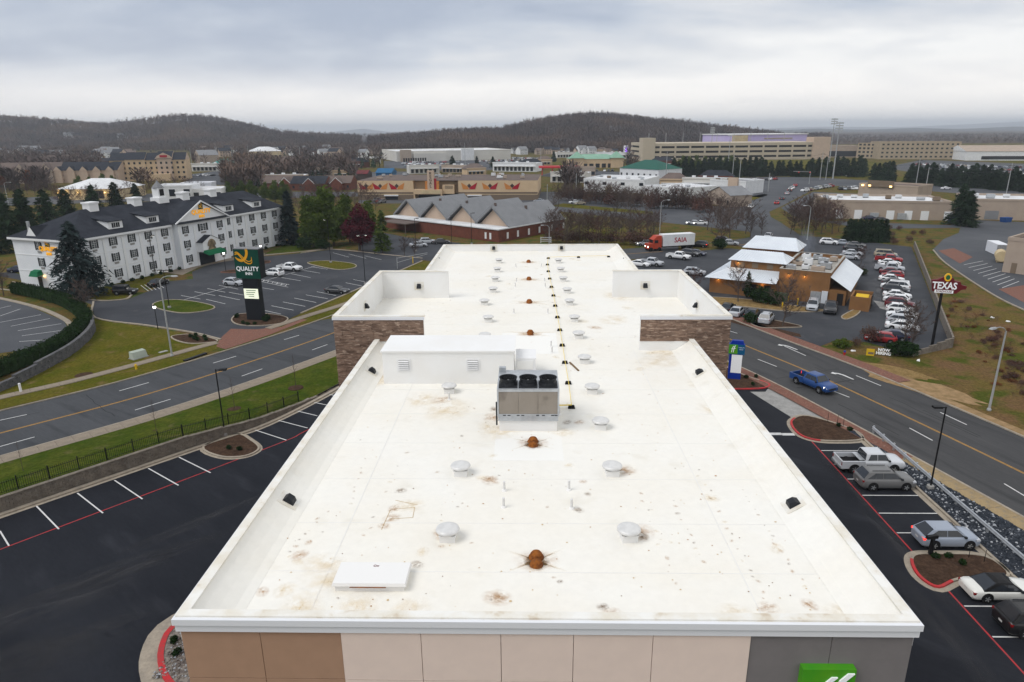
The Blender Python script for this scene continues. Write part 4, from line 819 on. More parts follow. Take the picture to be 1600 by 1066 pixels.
spk = MB()      # fine rust specks and grit, too small to count
for k in range(520):
    x, y = g.uniform(X0+1.1, X1-1.1), 14.8+g.random()**1.4*58; s = g.uniform(.012, .034)*(1 if g.random() < .9 else 1.6); a0 = g.random()*3; spk.poly([(x+s*g.uniform(.6, 1.2)*math.cos(a0+t), y+s*g.uniform(.6, 1.2)*math.sin(a0+t), DK+.0095) for t in (0, 1.25, 2.5, 3.8, 5.0)], g.choice((0, 0, 0, 1, 1, 2)))
tag(build(spk, 'rust_speck', ['speck_tan', 'speck_rust', 'speck_brown'], roof), kind='stuff')
# repaired square near the left side: a drawn outline of sealant
for a, b in (((612, 796), (648, 793)), ((648, 793), (645, 809)), ((645, 809), (608, 811)), ((610, 797), (596, 828)), ((618, 782), (652, 789))):
    p, q = at(*a, DK), at(*b, DK); build(MB().bar((*p.xy, DK+.005), (*q.xy, DK+.005), .02, .004), 'sealant_line', 'sealant', roof)
# ------------------------------------------------------------------ rooftop equipment
def on(px, py): p = at(px, py, DK); return (p.x, p.y, DK)
def make_fan():
    o = link('roof_exhaust_fan', None); o['category'] = 'roof fan'
    c = MB(); c.box(-.25, -.25, 0, .25, .25, .25); c.box(-.27, -.27, .23, .27, .27, .26); build(c, 'curb', 'vent_curb', o)
    build(MB().lathe([(.22, .26), (.22, .36)], 16), 'throat', 'dark_plastic', o, smooth=False)
    build(MB().lathe([(.33, .315), (.38, .325), (.39, .36), (.375, .40), (.32, .435), (.16, .46), (.03, .465)], 24), 'cap', 'vent_metal', o, smooth=True)
    return kids(o)
FAN = make_fan(); first = True
left = [(700, 842), (720, 741), (702, 613), (757.7, 531), (763, 503), (757, 476.5), (770.5, 457), (774, 440), (777, 425), (779.7, 411)]
right = [(982, 842), (956, 741), (938, 669), (925, 614), (913, 567), (904, 528.5), (897.5, 502.5), (890, 476.5), (886, 458), (880, 440), (876, 425), (872.5, 411)]
ORD = ['nearest', 'second nearest', 'third from the front', 'fourth from the front', 'fifth from the front', 'sixth from the front', 'seventh from the front', 'eighth from the front', 'ninth from the front', 'tenth from the front', 'eleventh from the front', 'farthest']
for side, row in (('left', left), ('right', right)):
    for i, p in enumerate(row):
        nm = 'farthest' if i == len(row)-1 else ORD[i]; lab = 'white round-capped roof fan, '+nm+' in the '+side+'-hand row'
        if first: FAN.location = on(*p); FAN['label'] = lab; FAN['group'] = 'roof fans'; first = False
        else: copy_tree(FAN, None, on(*p), random.uniform(-.1, .1), lab, 'roof fans')
def make_drain():
    o = link('rusty_roof_drain', None); o['category'] = 'roof drain'; o['group'] = 'roof drains'
    for y in (0.22, -.16):
        r = .20 if y > 0 else .17; h = .22 if y > 0 else .17
        build(MB().lathe([(r+.04, 0), (r+.04, .04), (r, .06), (r*.98, h*.55), (r*.7, h*.9), (r*.3, h), (.02, h+.01)], 16), 'strainer_dome', 'rust', o, (0, y, 0), smooth=True)
    return kids(o)
DRN = make_drain(); first = True
for i, (x, y, l) in enumerate(((838, 878, 'pair of rusty domed roof drains nearest the front edge'), (833, 694, 'pair of rusty domed roof drains just below the rooftop cooling unit'), (828.6, 522, 'rusty domed roof drain nearest behind the rooftop cooling unit'), (827, 473, 'rusty domed roof drain second behind the rooftop cooling unit'), (826.5, 437, 'rusty domed roof drain third behind the rooftop cooling unit'), (826, 410, 'rusty domed roof drain farthest away near the back parapet'))):
    if first: DRN.location = on(x, y); DRN['label'] = l; first = False
    else: copy_tree(DRN, None, on(x, y), 0, l)
def make_pipe():
    o = link('vent_pipe', None); o['category'] = 'vent pipe'; o['group'] = 'plumbing vent pipes'
    build(MB().lathe([(.10, 0), (.07, .06), (.05, .07)], 12), 'boot', 'vent_curb', o); build(MB().lathe([(.045, .05), (.045, .38), (.03, .385)], 12), 'pipe', 'vent_metal', o); return kids(o)
PIP = make_pipe(); first = True
for x, y, l in ((788, 767, 'back left of the four near the front'), (787, 793, 'front left of the four near the front'), (889, 766, 'back right of the four near the front'), (893, 795, 'front right of the four near the front'), (862.5, 552, 'right of the stair head by the yellow pipe'), (861, 542, 'behind the one right of the stair head'), (805, 449, 'left and nearer of the four far ones'), (807, 441, 'left and farther of the four far ones'), (852, 449, 'right and nearer of the four far ones'), (851, 441, 'right and farther of the four far ones'), (803, 490, 'left of the middle drain'), (856, 490, 'right of the middle drain'), (874, 648, 'just right of the cooling unit'), (702, 625, 'in front of the fan by the stair head'), (806, 418, 'left of the farthest drain'), (846, 418, 'right of the farthest drain')):
    if first: PIP.location = on(x, y); PIP['label'] = 'short white plumbing vent pipe, '+l; first = False
    else: copy_tree(PIP, None, on(x, y), 0, 'short white plumbing vent pipe, '+l)
# rooftop cooling unit
ru = thing('rooftop_unit', 'big rooftop cooling unit with three black fans and a brown coil face', 'cooling unit', (0.06, 27.35, DK))
build(MB().box(-1.27, 0.05, 0, 1.27, 2.3, .52), 'curb', 'vent_curb', ru); b_ = MB(); b_.box(-1.32, -.02, .52, 1.32, 2.38, .74); build(b_, 'base_rail', 'galvanised', ru)
cb = MB(); cb.box(-1.35, -.05, .742, 1.35, 2.4, .86); cb.box(-1.35, -.05, .86, -1.28, 2.4, 1.9); cb.box(1.28, -.05, .86, 1.35, 2.4, 1.9); cb.box(-1.35, -.05, 1.9, 1.35, 2.4, 2.02); cb.box(-1.28, 1.5, .86, 1.28, 2.4, 1.9); pass
build(cb, 'cabinet', 'galvanised', ru)
for k in range(3): build(MB().box(-1.279+.853*k+.004, -.03, .862, -1.279+.853*(k+1)-.004, .1, 1.898), 'coil_panel', 'coil', ru)
sk = MB()
for k in (-1.1, -.9, -.5, -.3, .35, .6, 1.0, 1.15): sk.box(k, -.06, .78, k+.13, -.052, .82)
build(sk, 'slot', 'dark_plastic', ru)
for x in (-.87, 0, .87):
    fr = link('condenser_fan', None, ru, (x, .5, 2.02))
    build(MB().box(-.41, -.41, 0, .41, .41, .05), 'fan_plate', 'dark_plastic', fr)
    m_ = MB(); n = 24
    for i in range(n):
        a, b = 2*math.pi*i/n, 2*math.pi*(i+1)/n
        for (ra, za), (rb, zb) in (((.385, .05), (.345, .16)), ((.345, .16), (.385, .34)), ((.385, .34), (.40, .36)), ((.40, .36), (.36, .35)), ((.36, .35), (.33, .17)), ((.33, .17), (.36, .05))):
            m_.poly([(ra*math.cos(a), ra*math.sin(a), za), (ra*math.cos(b), ra*math.sin(b), za), (rb*math.cos(b), rb*math.sin(b), zb), (rb*math.cos(a), rb*math.sin(a), zb)])
    build(m_, 'shroud', 'dark_plastic', fr)
    m_ = MB()
    for k in range(5):
        a = k*1.2566; m_.poly([(0.06*math.cos(a), .06*math.sin(a), .12), (.31*math.cos(a-.3), .31*math.sin(a-.3), .10), (.31*math.cos(a+.35), .31*math.sin(a+.35), .17)])
    for rr in (.1, .2, .3):
        for i in range(16):
            a, b = .3927*i, .3927*(i+1); m_.bar((rr*math.cos(a), rr*math.sin(a), .33), (rr*math.cos(b), rr*math.sin(b), .33), .01, .01)
    build(m_, 'blade', 'black_metal', fr); build(MB().lathe([(.075, .1), (.075, .2), (.04, .23)], 12), 'motor_hub', 'galvanised', fr)
build(MB().box(-1.33, 2.1, 2.02, -1.02, 2.32, 2.24), 'control_box', 'galvanised', ru); build(MB().tube((-1.4, .5, .1), (-1.4, .5, 1.2), .04), 'conduit', 'dark_plastic', ru)
# gas line
gl = thing('gas_pipe', 'thin yellow gas line on black rubber blocks running down the roof', 'gas pipe'); gpts = [(893, 638), (888, 600), (882.7, 568), (878.5, 541), (874.6, 517), (871, 497), (867.5, 479), (864.8, 463), (861.7, 449.5), (859, 436.5), (856.7, 425), (855.4, 414.5), (856.7, 404.5), (904, 403), (951, 402)]
GP = [at(x, y, DK) for x, y in gpts]; pm = MB()
for a, b in zip(GP, GP[1:]): pm.tube(a+Vector((0, 0, .17)), b+Vector((0, 0, .17)), .015, n=8)
pm.tube((GP[0].x, GP[0].y, DK+.17), (1.4, GP[0].y-.05, DK+.17), .032, n=8); pm.tube((1.42, GP[0].y-.05, DK+.17), (1.42, GP[0].y-.05, DK+.9), .032, n=8); build(pm, 'pipe', 'gas_yellow', gl)
BLK = MB().hexa([(-.17, -.1, 0), (.17, -.1, 0), (.17, .1, 0), (-.17, .1, 0), (-.13, -.08, .14), (.13, -.08, .14), (.13, .08, .14), (-.13, .08, .14)]).mesh('support_block', ['rubber'])
for p in GP: link('support_block', BLK, gl, p)
tag(build(MB().bar((2.45, 36.6, DK+.03), (2.85, 35.2, DK+.03), .09, .05), 'timber_offcut', 'wood'), 'short brown length of timber lying beside the yellow gas pipe', 'timber')
# roof hatch
ht = thing('roof_hatch', 'flat white metal roof hatch lid near the front left of the roof', 'roof hatch', (-4.55, 16.95, DK)); build(MB().box(-1.0, -.46, 0, 1.0, .46, .19), 'curb', 'vent_curb', ht)
build(MB().hexa([(-1.08, -.53, .2), (1.08, -.53, .2), (1.08, .53, .2), (-1.08, .53, .2), (-1.05, -.5, .29), (1.05, -.5, .29), (1.05, .5, .29), (-1.05, .5, .29)]), 'lid', 'vent_curb', ht); build(MB().bar((-.55, -.54, .18), (.5, -.54, .18), .02, .02), 'latch_bar', 'rust', ht)
text('Cw', .12, 'tr_red', ht, (0.05, .32, .292), (0, 0, 0), 0.002, 0.004)
# black scupper hoods with tan flashing on the parapets
def hood(loc, rz, label, s=1.0):
    o = thing('scupper_hood', label, 'roof vent', loc, rz, 'black scupper hoods'); o.scale = (s, s, s)
    build(MB().hexa([(0, -.17, .02), (.30, -.17, .02), (.30, .17, .02), (0, .17, .02), (0, -.15, .36), (.16, -.13, .30), (.16, .13, .30), (0, .15, .36)]), 'hood', 'dark_plastic', o)
    build(MB().box(.004, -.38, -.16, .012, .38, .52), 'wall_flashing', 'coping', o)
    return o
for x, y, sg_, l in ((X0+PT+.5, 21.0, 1, 'left slope near the front corner'), (X1-PT-.5, 20.9, -1, 'right slope near the front corner'), (X0+PT+.5, 34.4, 1, 'left slope beside the stair head'), (X1-PT-.5, 34.2, -1, 'right slope before the right wing')):
    o = thing('scupper_hood', 'black scupper hood on a tan flashing patch, '+l, 'roof vent', (x, y, LOWH-.415), 0, 'black scupper hoods'); o.rotation_euler = (0, R(33)*sg_, 0)
    build(MB().box(-.36, -.36, 0, .36, .36, .014), 'flashing_patch', 'coping', o); build(MB().hexa([(-.2, -.2, .015), (.22, -.2, .015), (.22, .2, .015), (-.2, .2, .015), (-.12, -.14, .18), (.1, -.16, .15), (.1, .16, .15), (-.12, .14, .18)]), 'hood', 'dark_plastic', o)
for x, y, z, rz, l in ((WX0+PT, 46.0, DK+.8, 0, 'inner side wall of the left wing'), (WX1-PT, 46.0, DK+.8, math.pi, 'inner side wall of the right wing'), (-8.5, YC-PT, DK+.8, -math.pi/2, 'back wall of the left wing'), (9.3, YC-PT, DK+.8, -math.pi/2, 'back wall of the right wing'), (X0+PT, 67, DK+.25, 0, 'left parapet of the far roof end'), (X1-PT, 66.5, DK+.25, math.pi, 'right parapet of the far roof end'), (-3.6, YD-PT, DK+.2, -math.pi/2, 'left half of the far end parapet'), (3.8, YD-PT, DK+.2, -math.pi/2, 'right half of the far end parapet')):
    hood((x, y, z), rz, 'black scupper hood on the '+l)
rl2 = thing('roof_ladder', 'small galvanised ladder frame hooked over the far parapet', 'ladder', (2.1, YD-.2, DK)); lm_ = MB()
for x in (-.55, .55): lm_.tube((x, 0, .9), (x, 0, 1.5), .03); lm_.tube((x, 0, 1.5), (x, .35, 1.5), .03)
for z in (1.1, 1.3, 1.5): lm_.tube((-.55, 0, z), (.55, 0, z), .025)
build(lm_, 'rail', 'galvanised', rl2); build(MB().box(-.8, -.6, 0, .8, -.15, .012), 'walk_pad', 'parapet_white', rl2)
# wall sign on the grey end of the front
sg = thing('wall_sign', 'green square hotel sign with a white curved H on the grey end wall', 'sign', (7.78, YA, 15.70))
build(MB().hexa([(-.68, -.22, -1.25), (.68, -.22, -1.25), (.68, 0, -1.25), (-.68, 0, -1.25), (-.68, -.22, 1.0), (.68, -.22, 1.0), (.68, 0, 1.0), (-.68, 0, 1.0)]), 'sign_box', 'hix_green', sg)
def hlogo(parent, s, y, m='sign_white'):
    q = MB()
    def stroke(pts, w):
        for (xa, za), (xb, zb) in zip(pts, pts[1:]): q.hexa([(xa*s-w*s, y-.04, za*s), (xa*s+w*s, y-.04, za*s), (xb*s+w*s, y-.04, zb*s), (xb*s-w*s, y-.04, zb*s), (xa*s-w*s, y, za*s), (xa*s+w*s, y, za*s), (xb*s+w*s, y, zb*s), (xb*s-w*s, y, zb*s)])
    stroke([(-.34, -.95), (-.27, -.3), (-.17, .2), (-.02, .6), (.14, .78)], .075); stroke([(.08, -.95), (.14, -.3), (.22, .25), (.36, .68), (.55, .9)], .085); stroke([(-.42, -.02), (.1, .10)], .12); stroke([(.2, .02), (.62, .22)], .10)
    build(q, 'letter_h', m, parent)
hlogo(sg, 1.0, -.222)
# roadside hotel sign pylon
hs = thing('pylon_sign', 'blue and white curved hotel pylon sign with green square, beside the right wing', 'sign', (25.9, 80.2, 0.1), R(-14))
py_ = MB(); py_.box(-.75, -.22, 0, .75, .22, .8, 1); py_.box(-.78, -.2, .8, .0, .2, 3.2, 1); py_.box(-.5, -.24, .82, .74, .24, 3.18, 0); py_.box(-.9, -.25, 3.2, .95, .25, 4.55, 1); py_.hexa([(-.8, -.22, 4.55), (.85, -.22, 4.55), (.85, .22, 4.55), (-.8, .22, 4.55), (-.55, -.2, 5.0), (.7, -.2, 5.0), (.7, .2, 5.0), (-.55, .2, 5.0)], 1)
build(py_, 'pylon', ['sign_white', 'hix_blue'], hs); build(MB().box(-.92, -.29, 3.3, .12, -.252, 4.5), 'green_panel', 'hix_green', hs); build(MB().box(.13, -.28, 3.25, .97, -.252, 4.5), 'name_panel', 'hix_teal', hs)
lg = link('logo', None, hs, (-.42, 0, 3.95)); hlogo(lg, .48, -.292)
for k, s in enumerate(('Holiday Inn', 'Express')): text(s, .15, 'sign_white', hs, (.55, -.286, 4.15-.25*k), (R(90), 0, 0), .004)
# ------------------------------------------------------------------ vehicles
PAINTS = {'silver': (0.42, 0.44, 0.47), 'grey': (0.15, 0.15, 0.15), 'white': (0.74, 0.75, 0.76), 'black': (0.012, 0.012, 0.013), 'blue': (0.012, 0.055, 0.20), 'red': (0.30, 0.015, 0.018), 'maroon': (0.12, 0.012, 0.018), 'darkblue': (0.012, 0.018, 0.05), 'darkgrey': (0.045, 0.046, 0.05), 'tan': (0.35, 0.30, 0.22), 'lightgrey': (0.30, 0.33, 0.37), 'cream': (0.72, 0.72, 0.68), 'silverblue': (0.29, 0.33, 0.40), 'brightsilver': (0.56, 0.58, 0.61)}
for k_, c_ in PAINTS.items(): paint(k_, c_)
def loft(mb, st, mi=0):
    k0 = len(mb.v); n = len(st[0][1])
    for x, half in st:
        for y, z in half: mb.v.append((x, y, z))
        for y, z in half[::-1]: mb.v.append((x, -y, z))
    m = 2*n
    for s in range(len(st)-1):
        for i in range(m):
            j = (i+1) % m; mb.f.append((k0+s*m+i, k0+(s+1)*m+i, k0+(s+1)*m+j, k0+s*m+j)); mb.m.append(mi)
    mb.f.append(tuple(k0+i for i in range(m))); mb.m.append(mi); mb.f.append(tuple(k0+(len(st)-1)*m+i for i in range(m-1, -1, -1))); mb.m.append(mi)
#        L     W     H    belt  hood  xA(rear glass base) xB  xC  xD(windscreen base) tail  wheelR  clearance
CK = {'suv': (4.72, 1.90, 1.70, 1.08, 1.05, -2.26, -1.72, 0.30, 1.18, 1.1, .37, .22), 'small_suv': (4.32, 1.80, 1.60, 1.02, 1.0, -2.06, -1.28, 0.22, 1.08, 1.05, .35, .2), 'sedan': (4.75, 1.84, 1.45, .94, .88, -1.85, -0.95, 0.22, 1.18, .98, .33, .18), 'hatch': (4.25, 1.78, 1.50, .96, .90, -1.98, -1.3, .22, 1.15, 1.0, .32, .18), 'coupe': (4.6, 1.78, 1.34, .86, .80, -1.65, -0.72, 0.22, 0.98, .86, .33, .17),
      'jeep': (4.3, 1.87, 1.84, 1.12, 1.08, -2.08, -1.98, 0.42, 0.68, 1.12, .41, .38), 'van': (5.1, 1.98, 1.80, 1.05, .98, -2.45, -2.2, 0.95, 1.75, 1.05, .35, .24), 'pickup': (5.75, 2.0, 1.88, 1.2, 1.15, -.78, -.62, 0.95, 1.52, 1.2, .41, .4)}
def make_car(kind, glass='glass_dark', lit=False, brake=False, convertible=False, low=False):
    L_, W_, H_, zb, zh, xA, xB, xC, xD, zt, wr, cl = CK[kind]; w = W_/2; h = L_/2
    bd = MB()
    def ring(wd, z0, z1, crown): return [(wd*.88, z0), (wd*.985, z0+.13), (wd, (z0+z1)/2), (wd*.985, z1-.13), (wd*.92, z1-.02), (wd*.5, z1+crown)]
    if kind == 'pickup':
        st = [(xA-.02, ring(w, cl, zb, .0)), (xB, ring(w, cl, zb, .0)), (xC, ring(w, cl, zb, .0)), (xD, ring(w, cl, zh+.04, .03)), (h-.45, ring(w*.985, cl, zh-.02, .05)), (h-.14, ring(w*.95, cl, zh-.08, .03)), (h, ring(w*.88, cl+.1, zh-.30, 0))]
        loft(bd, st); x0, x1 = -h, xA-.03
        bd.box(x0, -w*.985, cl+.08, x1, -w*.86, zb); bd.box(x0, w*.86, cl+.08, x1, w*.985, zb); bd.box(x0, -w*.859, cl+.08, x0+.09, w*.859, zb-.01); bd.box(x0+.092, -w*.859, cl+.1, x1, w*.859, cl+.36, 1); bd.box(x1-.05, -w*.859, cl+.362, x1, w*.859, zb-.02, 1); bd.box(x0-.1, -w*.9, cl+.06, x0, w*.9, cl+.26, 2)
        ax = (-1.72, 1.82)
    else:
        st = [(-h, ring(w*.84, cl+.16, zt-.18, 0)), (-h+.07, ring(w*.92, cl+.06, zt-.05, .0)), (-h+.3, ring(w*.985, cl, zt, .02)), (min(xA+.35, -h+.9), ring(w, cl, zb, .02)), (0, ring(w, cl, zb, .02)), (xD-.1, ring(w, cl, zb, .03)), (h-.7, ring(w*.985, cl, zh-.02, .06)), (h-.3, ring(w*.95, cl, zh-.10, .05)), (h-.08, ring(w*.87, cl+.04, zh-.21, .02)), (h, ring(w*.76, cl+.12, zh-.32, 0))]
        loft(bd, st); ax = (-L_*.295, L_*.30)
    # greenhouse
    wb, wt = w*.925, w*.70 if kind != 'jeep' else w*.84; zr = H_; zm = zb+(zr-zb)*.86
    def gh(mb, e, mi):
        fA = lambda f: xA+(xB-xA)*f; fD = lambda f: xD+(xC-xD)*f; wf = lambda f: wb+(wt-wb)*f
        st_ = []
        loops = []
        for z, f in ((zb-.03, 0), (zm, .86)): loops.append([(fA(f), -wf(f), z), (fD(f), -wf(f), z), (fD(f), wf(f), z), (fA(f), wf(f), z)])
        loops.append([(xB+.08, -wt*.86, zr-.01), (xC-.1, -wt*.86, zr-.01), (xC-.1, wt*.86, zr-.01), (xB+.08, wt*.86, zr-.01)])
        loops.append([(xB+.25, -wt*.4, zr+.015), (xC-.3, -wt*.4, zr+.015), (xC-.3, wt*.4, zr+.015), (xB+.25, wt*.4, zr+.015)])
        k = len(mb.v)
        for lp in loops: mb.v += lp
        for q in range(len(loops)-1):
            for i in range(4):
                j = (i+1) % 4; mb.f.append((k+4*q+i, k+4*q+j, k+4*q+4+j, k+4*q+4+i)); mb.m.append(mi)
        mb.f.append(tuple(k+4*(len(loops)-1)+i for i in range(4))); mb.m.append(mi)
    gh(bd, 0, 3 if convertible else 0)
    gl = []
    def side(xa, xb, f0=.12, f1=.82):
        def P_(x, f, s, o): return (x, s*((wb+(wt-wb)*f)+o), zb-.03+(zm-zb+.03)*f/.86)
        for s in (1, -1):
            q = [P_(xa[0], f0, s, .012), P_(xb[0], f0, s, .012), P_(xb[1], f1, s, .012), P_(xa[1], f1, s, .012)]
            gl.append(('side_window', q if s < 0 else q[::-1]))
    lerp = lambda a, b, f: a+(b-a)*f
    A0, A1 = lerp(xA, xB, .12)+.14, lerp(xA, xB, .82)+.16; D0, D1 = lerp(xD, xC, .12)-.14, lerp(xD, xC, .82)-.06; mid = (xB+xC)/2+.12
    if kind in ('suv', 'van'): q1 = lerp(xB, mid, .42); side((A0+.1, A1+.45), (q1-.02, q1-.02)); side((q1+.02, q1+.02), (mid-.02, mid-.02)); side((mid+.02, mid+.02), (D0, D1))
    else: side((A0+.06, A1+.18), (mid-.02, mid-.02)); side((mid+.02, mid+.02), (D0, D1))
    def endw(x0, x1, nm, s):
        f0, f1 = .10, .90; P_ = lambda f, y: (lerp(x0, x1, f)+s*.015, y*(wb+(wt-wb)*f-.07), zb-.03+(zm-zb+.03)*f/.86+.012); q = [P_(f0, -1), P_(f0, 1), P_(f1, 1), P_(f1, -1)]; gl.append((nm, q if s > 0 else q[::-1]))
    endw(xD, xC, 'windscreen', 1); endw(xA, xB, 'rear_window', -1)
    if low:
        m = MB(); m.v, m.f, m.m = bd.v, bd.f, [0 if i == 0 else 2 for i in bd.m]
        for _, q in gl: m.poly(q, 1)
        for x in ax:
            for s in (-1, 1): m.tube((x, s*(w-.22), wr), (x, s*(w+.01), wr), wr, n=8, mi=2)
        o = link('parked_car', m.mesh('car', ['paint_white', 'glass_dark', 'tyre'])); o['category'] = 'car'; o.material_slots[0].link = 'OBJECT'; return o
    o = link('parked_car', None); o['category'] = 'pickup truck' if kind == 'pickup' else ('van' if kind == 'van' else 'car')
    b = build(bd, 'body', ['paint_white', 'rubber', 'galvanised', 'black_metal'], o, smooth=False); b.material_slots[0].link = 'OBJECT'
    for p_ in b.data.polygons: p_.use_smooth = kind != 'jeep' and p_.index < (len(st)-1)*12
    for nm, q in gl: build(MB().poly(q), nm, glass, o)
    wm = MB(); wm.lathe([(wr*.62, -.1), (wr*.95, -.1), (wr, -.05), (wr, .05), (wr*.95, .1), (wr*.62, .1), (wr*.6, .06)], 18); tyre = wm.mesh('wheel', ['tyre'])
    rm = MB(); rm.lathe([(wr*.64, .07), (wr*.6, .105)], 14); 
    for k in range(5): a = k*1.2566; rm.bar((0, 0, .105), (wr*.58*math.cos(a), wr*.58*math.sin(a), .112), .07, .02, 1)
    rim = rm.mesh('rim', ['dark_plastic', 'rim']); arch = MB().lathe([(wr*1.2, -.12), (wr*1.2, .0)], 18).mesh('wheel_arch_shade', ['rubber'])  # black disc standing in for the shade inside the wheel well
    for x in ax:
        for s in (-1, 1):
            wl = link('wheel', tyre, o, (x, s*(w-.075), wr)); wl.rotation_euler = (R(-90*s), 0, 0); link('rim', rim, wl); a_ = link('wheel_arch_shade', arch, o, (x, s*(w+.004), wr+.03)); a_.rotation_euler = (R(-90*s), 0, 0)
    xh = h; zl = zh-.27
    for s in (-1, 1):
        build(MB().hexa([(xh-.42, s*w*.82-.16, zl-.02), (xh-.06, s*w*.72-.16, zl-.02), (xh-.06, s*w*.72+.16, zl-.02), (xh-.42, s*w*.82+.15, zl-.02), (xh-.46, s*w*.82-.16, zl+.15), (xh-.13, s*w*.72-.16, zl+.12), (xh-.13, s*w*.72+.16, zl+.12), (xh-.46, s*w*.82+.15, zl+.17)]), 'headlight', 'head_lit' if lit else 'head_off', o)
        zt_ = zt-.27 if kind != 'pickup' else zb-.42; build(MB().box(-h-.005 if kind == 'pickup' else -h+.03, (s*w*.80-.13 if kind != 'pickup' else s*w*.9-.08), zt_, -h+.3 if kind != 'pickup' else -h+.12, s*w*.80+.165 if kind != 'pickup' else s*w*.9+.09, zt_+(.15 if kind != 'pickup' else .30)), 'tail_light', 'light_red' if brake else 'tail_red', o)
        build(MB().box(xD-.32, s*(wb+.02)-.02, zb+.0, xD-.16, s*(wb+.2), zb+.14), 'mirror', 'dark_plastic', o)
    build(MB().box(h-.05, -w*.5, zh-.52, h+.012, w*.5, zh-.3), 'grille', 'dark_plastic', o); build(MB().box(-h-(.11 if kind == 'pickup' else .012), -.16, .58, -h-(.1 if kind == 'pickup' else .0), .16, .70), 'number_plate', 'plate', o)
    if kind in ('suv', 'jeep', 'van'):
        for s in (-1, 1): build(MB().bar((xB+.25, s*wt*.8, zr+.045), (xC-.2, s*wt*.8, zr+.045), .04, .04), 'roof_rail', 'dark_plastic', o)
    return kids(o)
CARS = {}
def car(kind, colour, px, py, heading, label, name=None, world=None, group=None, **kw):
    """px,py: ground under the middle of the car; heading in degrees (0 = +x)"""
    key = (kind, tuple(sorted(kw.items()))); p = at(px, py) if world is None else Vector((*world, 0))
    if key not in CARS: CARS[key] = make_car(kind, **kw); o = CARS[key]; 
    else: o = copy_tree(CARS[key])
    o.location = (p.x, p.y, 0.012); o.rotation_euler = (0, 0, R(heading)); tag(o, label, None, group)
    if kw.get('low'): o.material_slots[0].link = 'OBJECT'; o.material_slots[0].material = MATS['paint_'+colour]
    else:
        b = [c for c in KIDS[o] if c.name.startswith('body')][0]
        b.material_slots[0].link = 'OBJECT'; b.material_slots[0].material = MATS['paint_'+colour]
    if group is None and 'group' in o: del o['group']
    if name: o.name = name
    return o
# hotel car park
pt_ = car('pickup', 'brightsilver', 0, 0, 0, 'silver crew-cab pickup with open bed parked beside the rock bank', 'pickup_truck', (31.35, 56.75))
cg = build(MB().box(-.25, -.75, .0, .35, .75, .05), 'bed_box', 'galvanised', None, (30.35, 56.75, 1.22)); tag(cg, 'flat silver toolbox lid across the bed of the silver pickup', 'toolbox')
car('suv', 'grey', 0, 0, 0, 'grey-brown crossover parked next to the silver pickup', 'parked_car', (31.2, 53.55))
car('small_suv', 'silverblue', 0, 0, 0, 'silver-blue hatchback crossover with glowing tail lights beside the planted island', 'parked_car', (31.45, 44.95), brake=True)
car('coupe', 'cream', 0, 0, 0, 'white convertible coupe with a black soft top beyond the planted island', 'parked_car', (31.6, 39.0), convertible=True)
car('suv', 'black', 0, 0, 0, 'black crossover cut off by the lower right edge', 'parked_car', (31.8, 35.75))
# on the east road
car('pickup', 'blue', 0, 0, -66, 'blue pickup truck driving on the right-hand road', 'pickup_truck', (34.55, 77.35), lit=True, brake=True)
# inn lot
car('jeep', 'black', 197, 460, 5, 'black boxy off-roader parked by the lawn of the white inn', 'parked_car')
car('sedan', 'black', 248, 446, 80, 'black sedan in front of the white inn, left of the tall green sign', 'parked_car')
car('small_suv', 'silver', 366, 446, -18, 'silver compact crossover just left of the tall green sign', 'parked_car')
car('suv', 'white', 427, 431, 165, 'white crossover just right of the tall green sign', 'parked_car')
car('pickup', 'white', 453, 423, -18, 'white crew-cab pickup in the inn car park', 'pickup_truck')
car('sedan', 'darkgrey', 527, 458, -15, 'dark grey sedan alone in the inn car park near the white hotel roof', 'parked_car')
car('sedan', 'darkblue', 32, 425, 20, 'dark blue sedan half hidden behind the left end of the inn', 'parked_car')
# clinic lot
car('suv', 'silver', 668, 381, 10, 'silver estate parked in front of the brick clinic', 'parked_car'); car('sedan', 'silver', 654, 386, 15, 'silver sedan parked nearest below the brick clinic', 'parked_car'); car('sedan', 'darkgrey', 690, 381, 10, 'dark sedan behind the silver estate at the brick clinic', 'parked_car')
# restaurant lot: the long row along its east wall
e2 = Vector((.507, .862)); rowc = [('van', 'tan', 'tan passenger van, farthest car'), ('sedan', 'darkblue', 'dark blue sedan next to the tan van'), ('pickup', 'red', 'bright red pickup, third from the far end'), ('sedan', 'white', 'white sedan right after the red pickup'), ('hatch', 'white', 'white hatchback second after the red pickup'), ('pickup', 'silver', 'silver pickup between white hatchback and maroon sedan'), ('sedan', 'maroon', 'maroon sedan next to the silver pickup'), ('hatch', 'red', 'red hatchback left of the tall restaurant sign'), ('sedan', 'white', 'white sedan beside the red hatchback'), ('sedan', 'darkgrey', 'dark grey sedan behind the white van'), ('van', 'white', 'white minivan with black windows'), ('suv', 'darkgrey', 'dark grey crossover after the white minivan'), ('sedan', 'white', 'white sedan below the tall restaurant sign'), ('hatch', 'white', 'white hatchback with red car behind it'), ('suv', 'maroon', 'dark maroon crossover half hidden by white cars'), ('small_suv', 'white', 'white compact crossover, fourth from the near end'), ('sedan', 'white', 'white sedan, third from the near end'), ('hatch', 'silver', 'silver hatchback, second from the near end'), ('sedan', 'white', 'white sedan at the near end')]
A = Vector((87.0, 164.5)); Bp = Vector((58.2, 102.0))
for i, (k, c, l) in enumerate(rowc):
    p = A+(Bp-A)*(i/(len(rowc)-1)); off = random.uniform(-.3, .3); d = Vector((.905, -.42)); p = p+d*off; car(k, c, 0, 0, -27+random.uniform(-2, 2)+(180 if i % 3 == 1 else 0), l+' in the long row beside the restaurant', 'pickup_truck' if k == 'pickup' else 'parked_car', (p.x, p.y), group='cars parked along the restaurant wall')
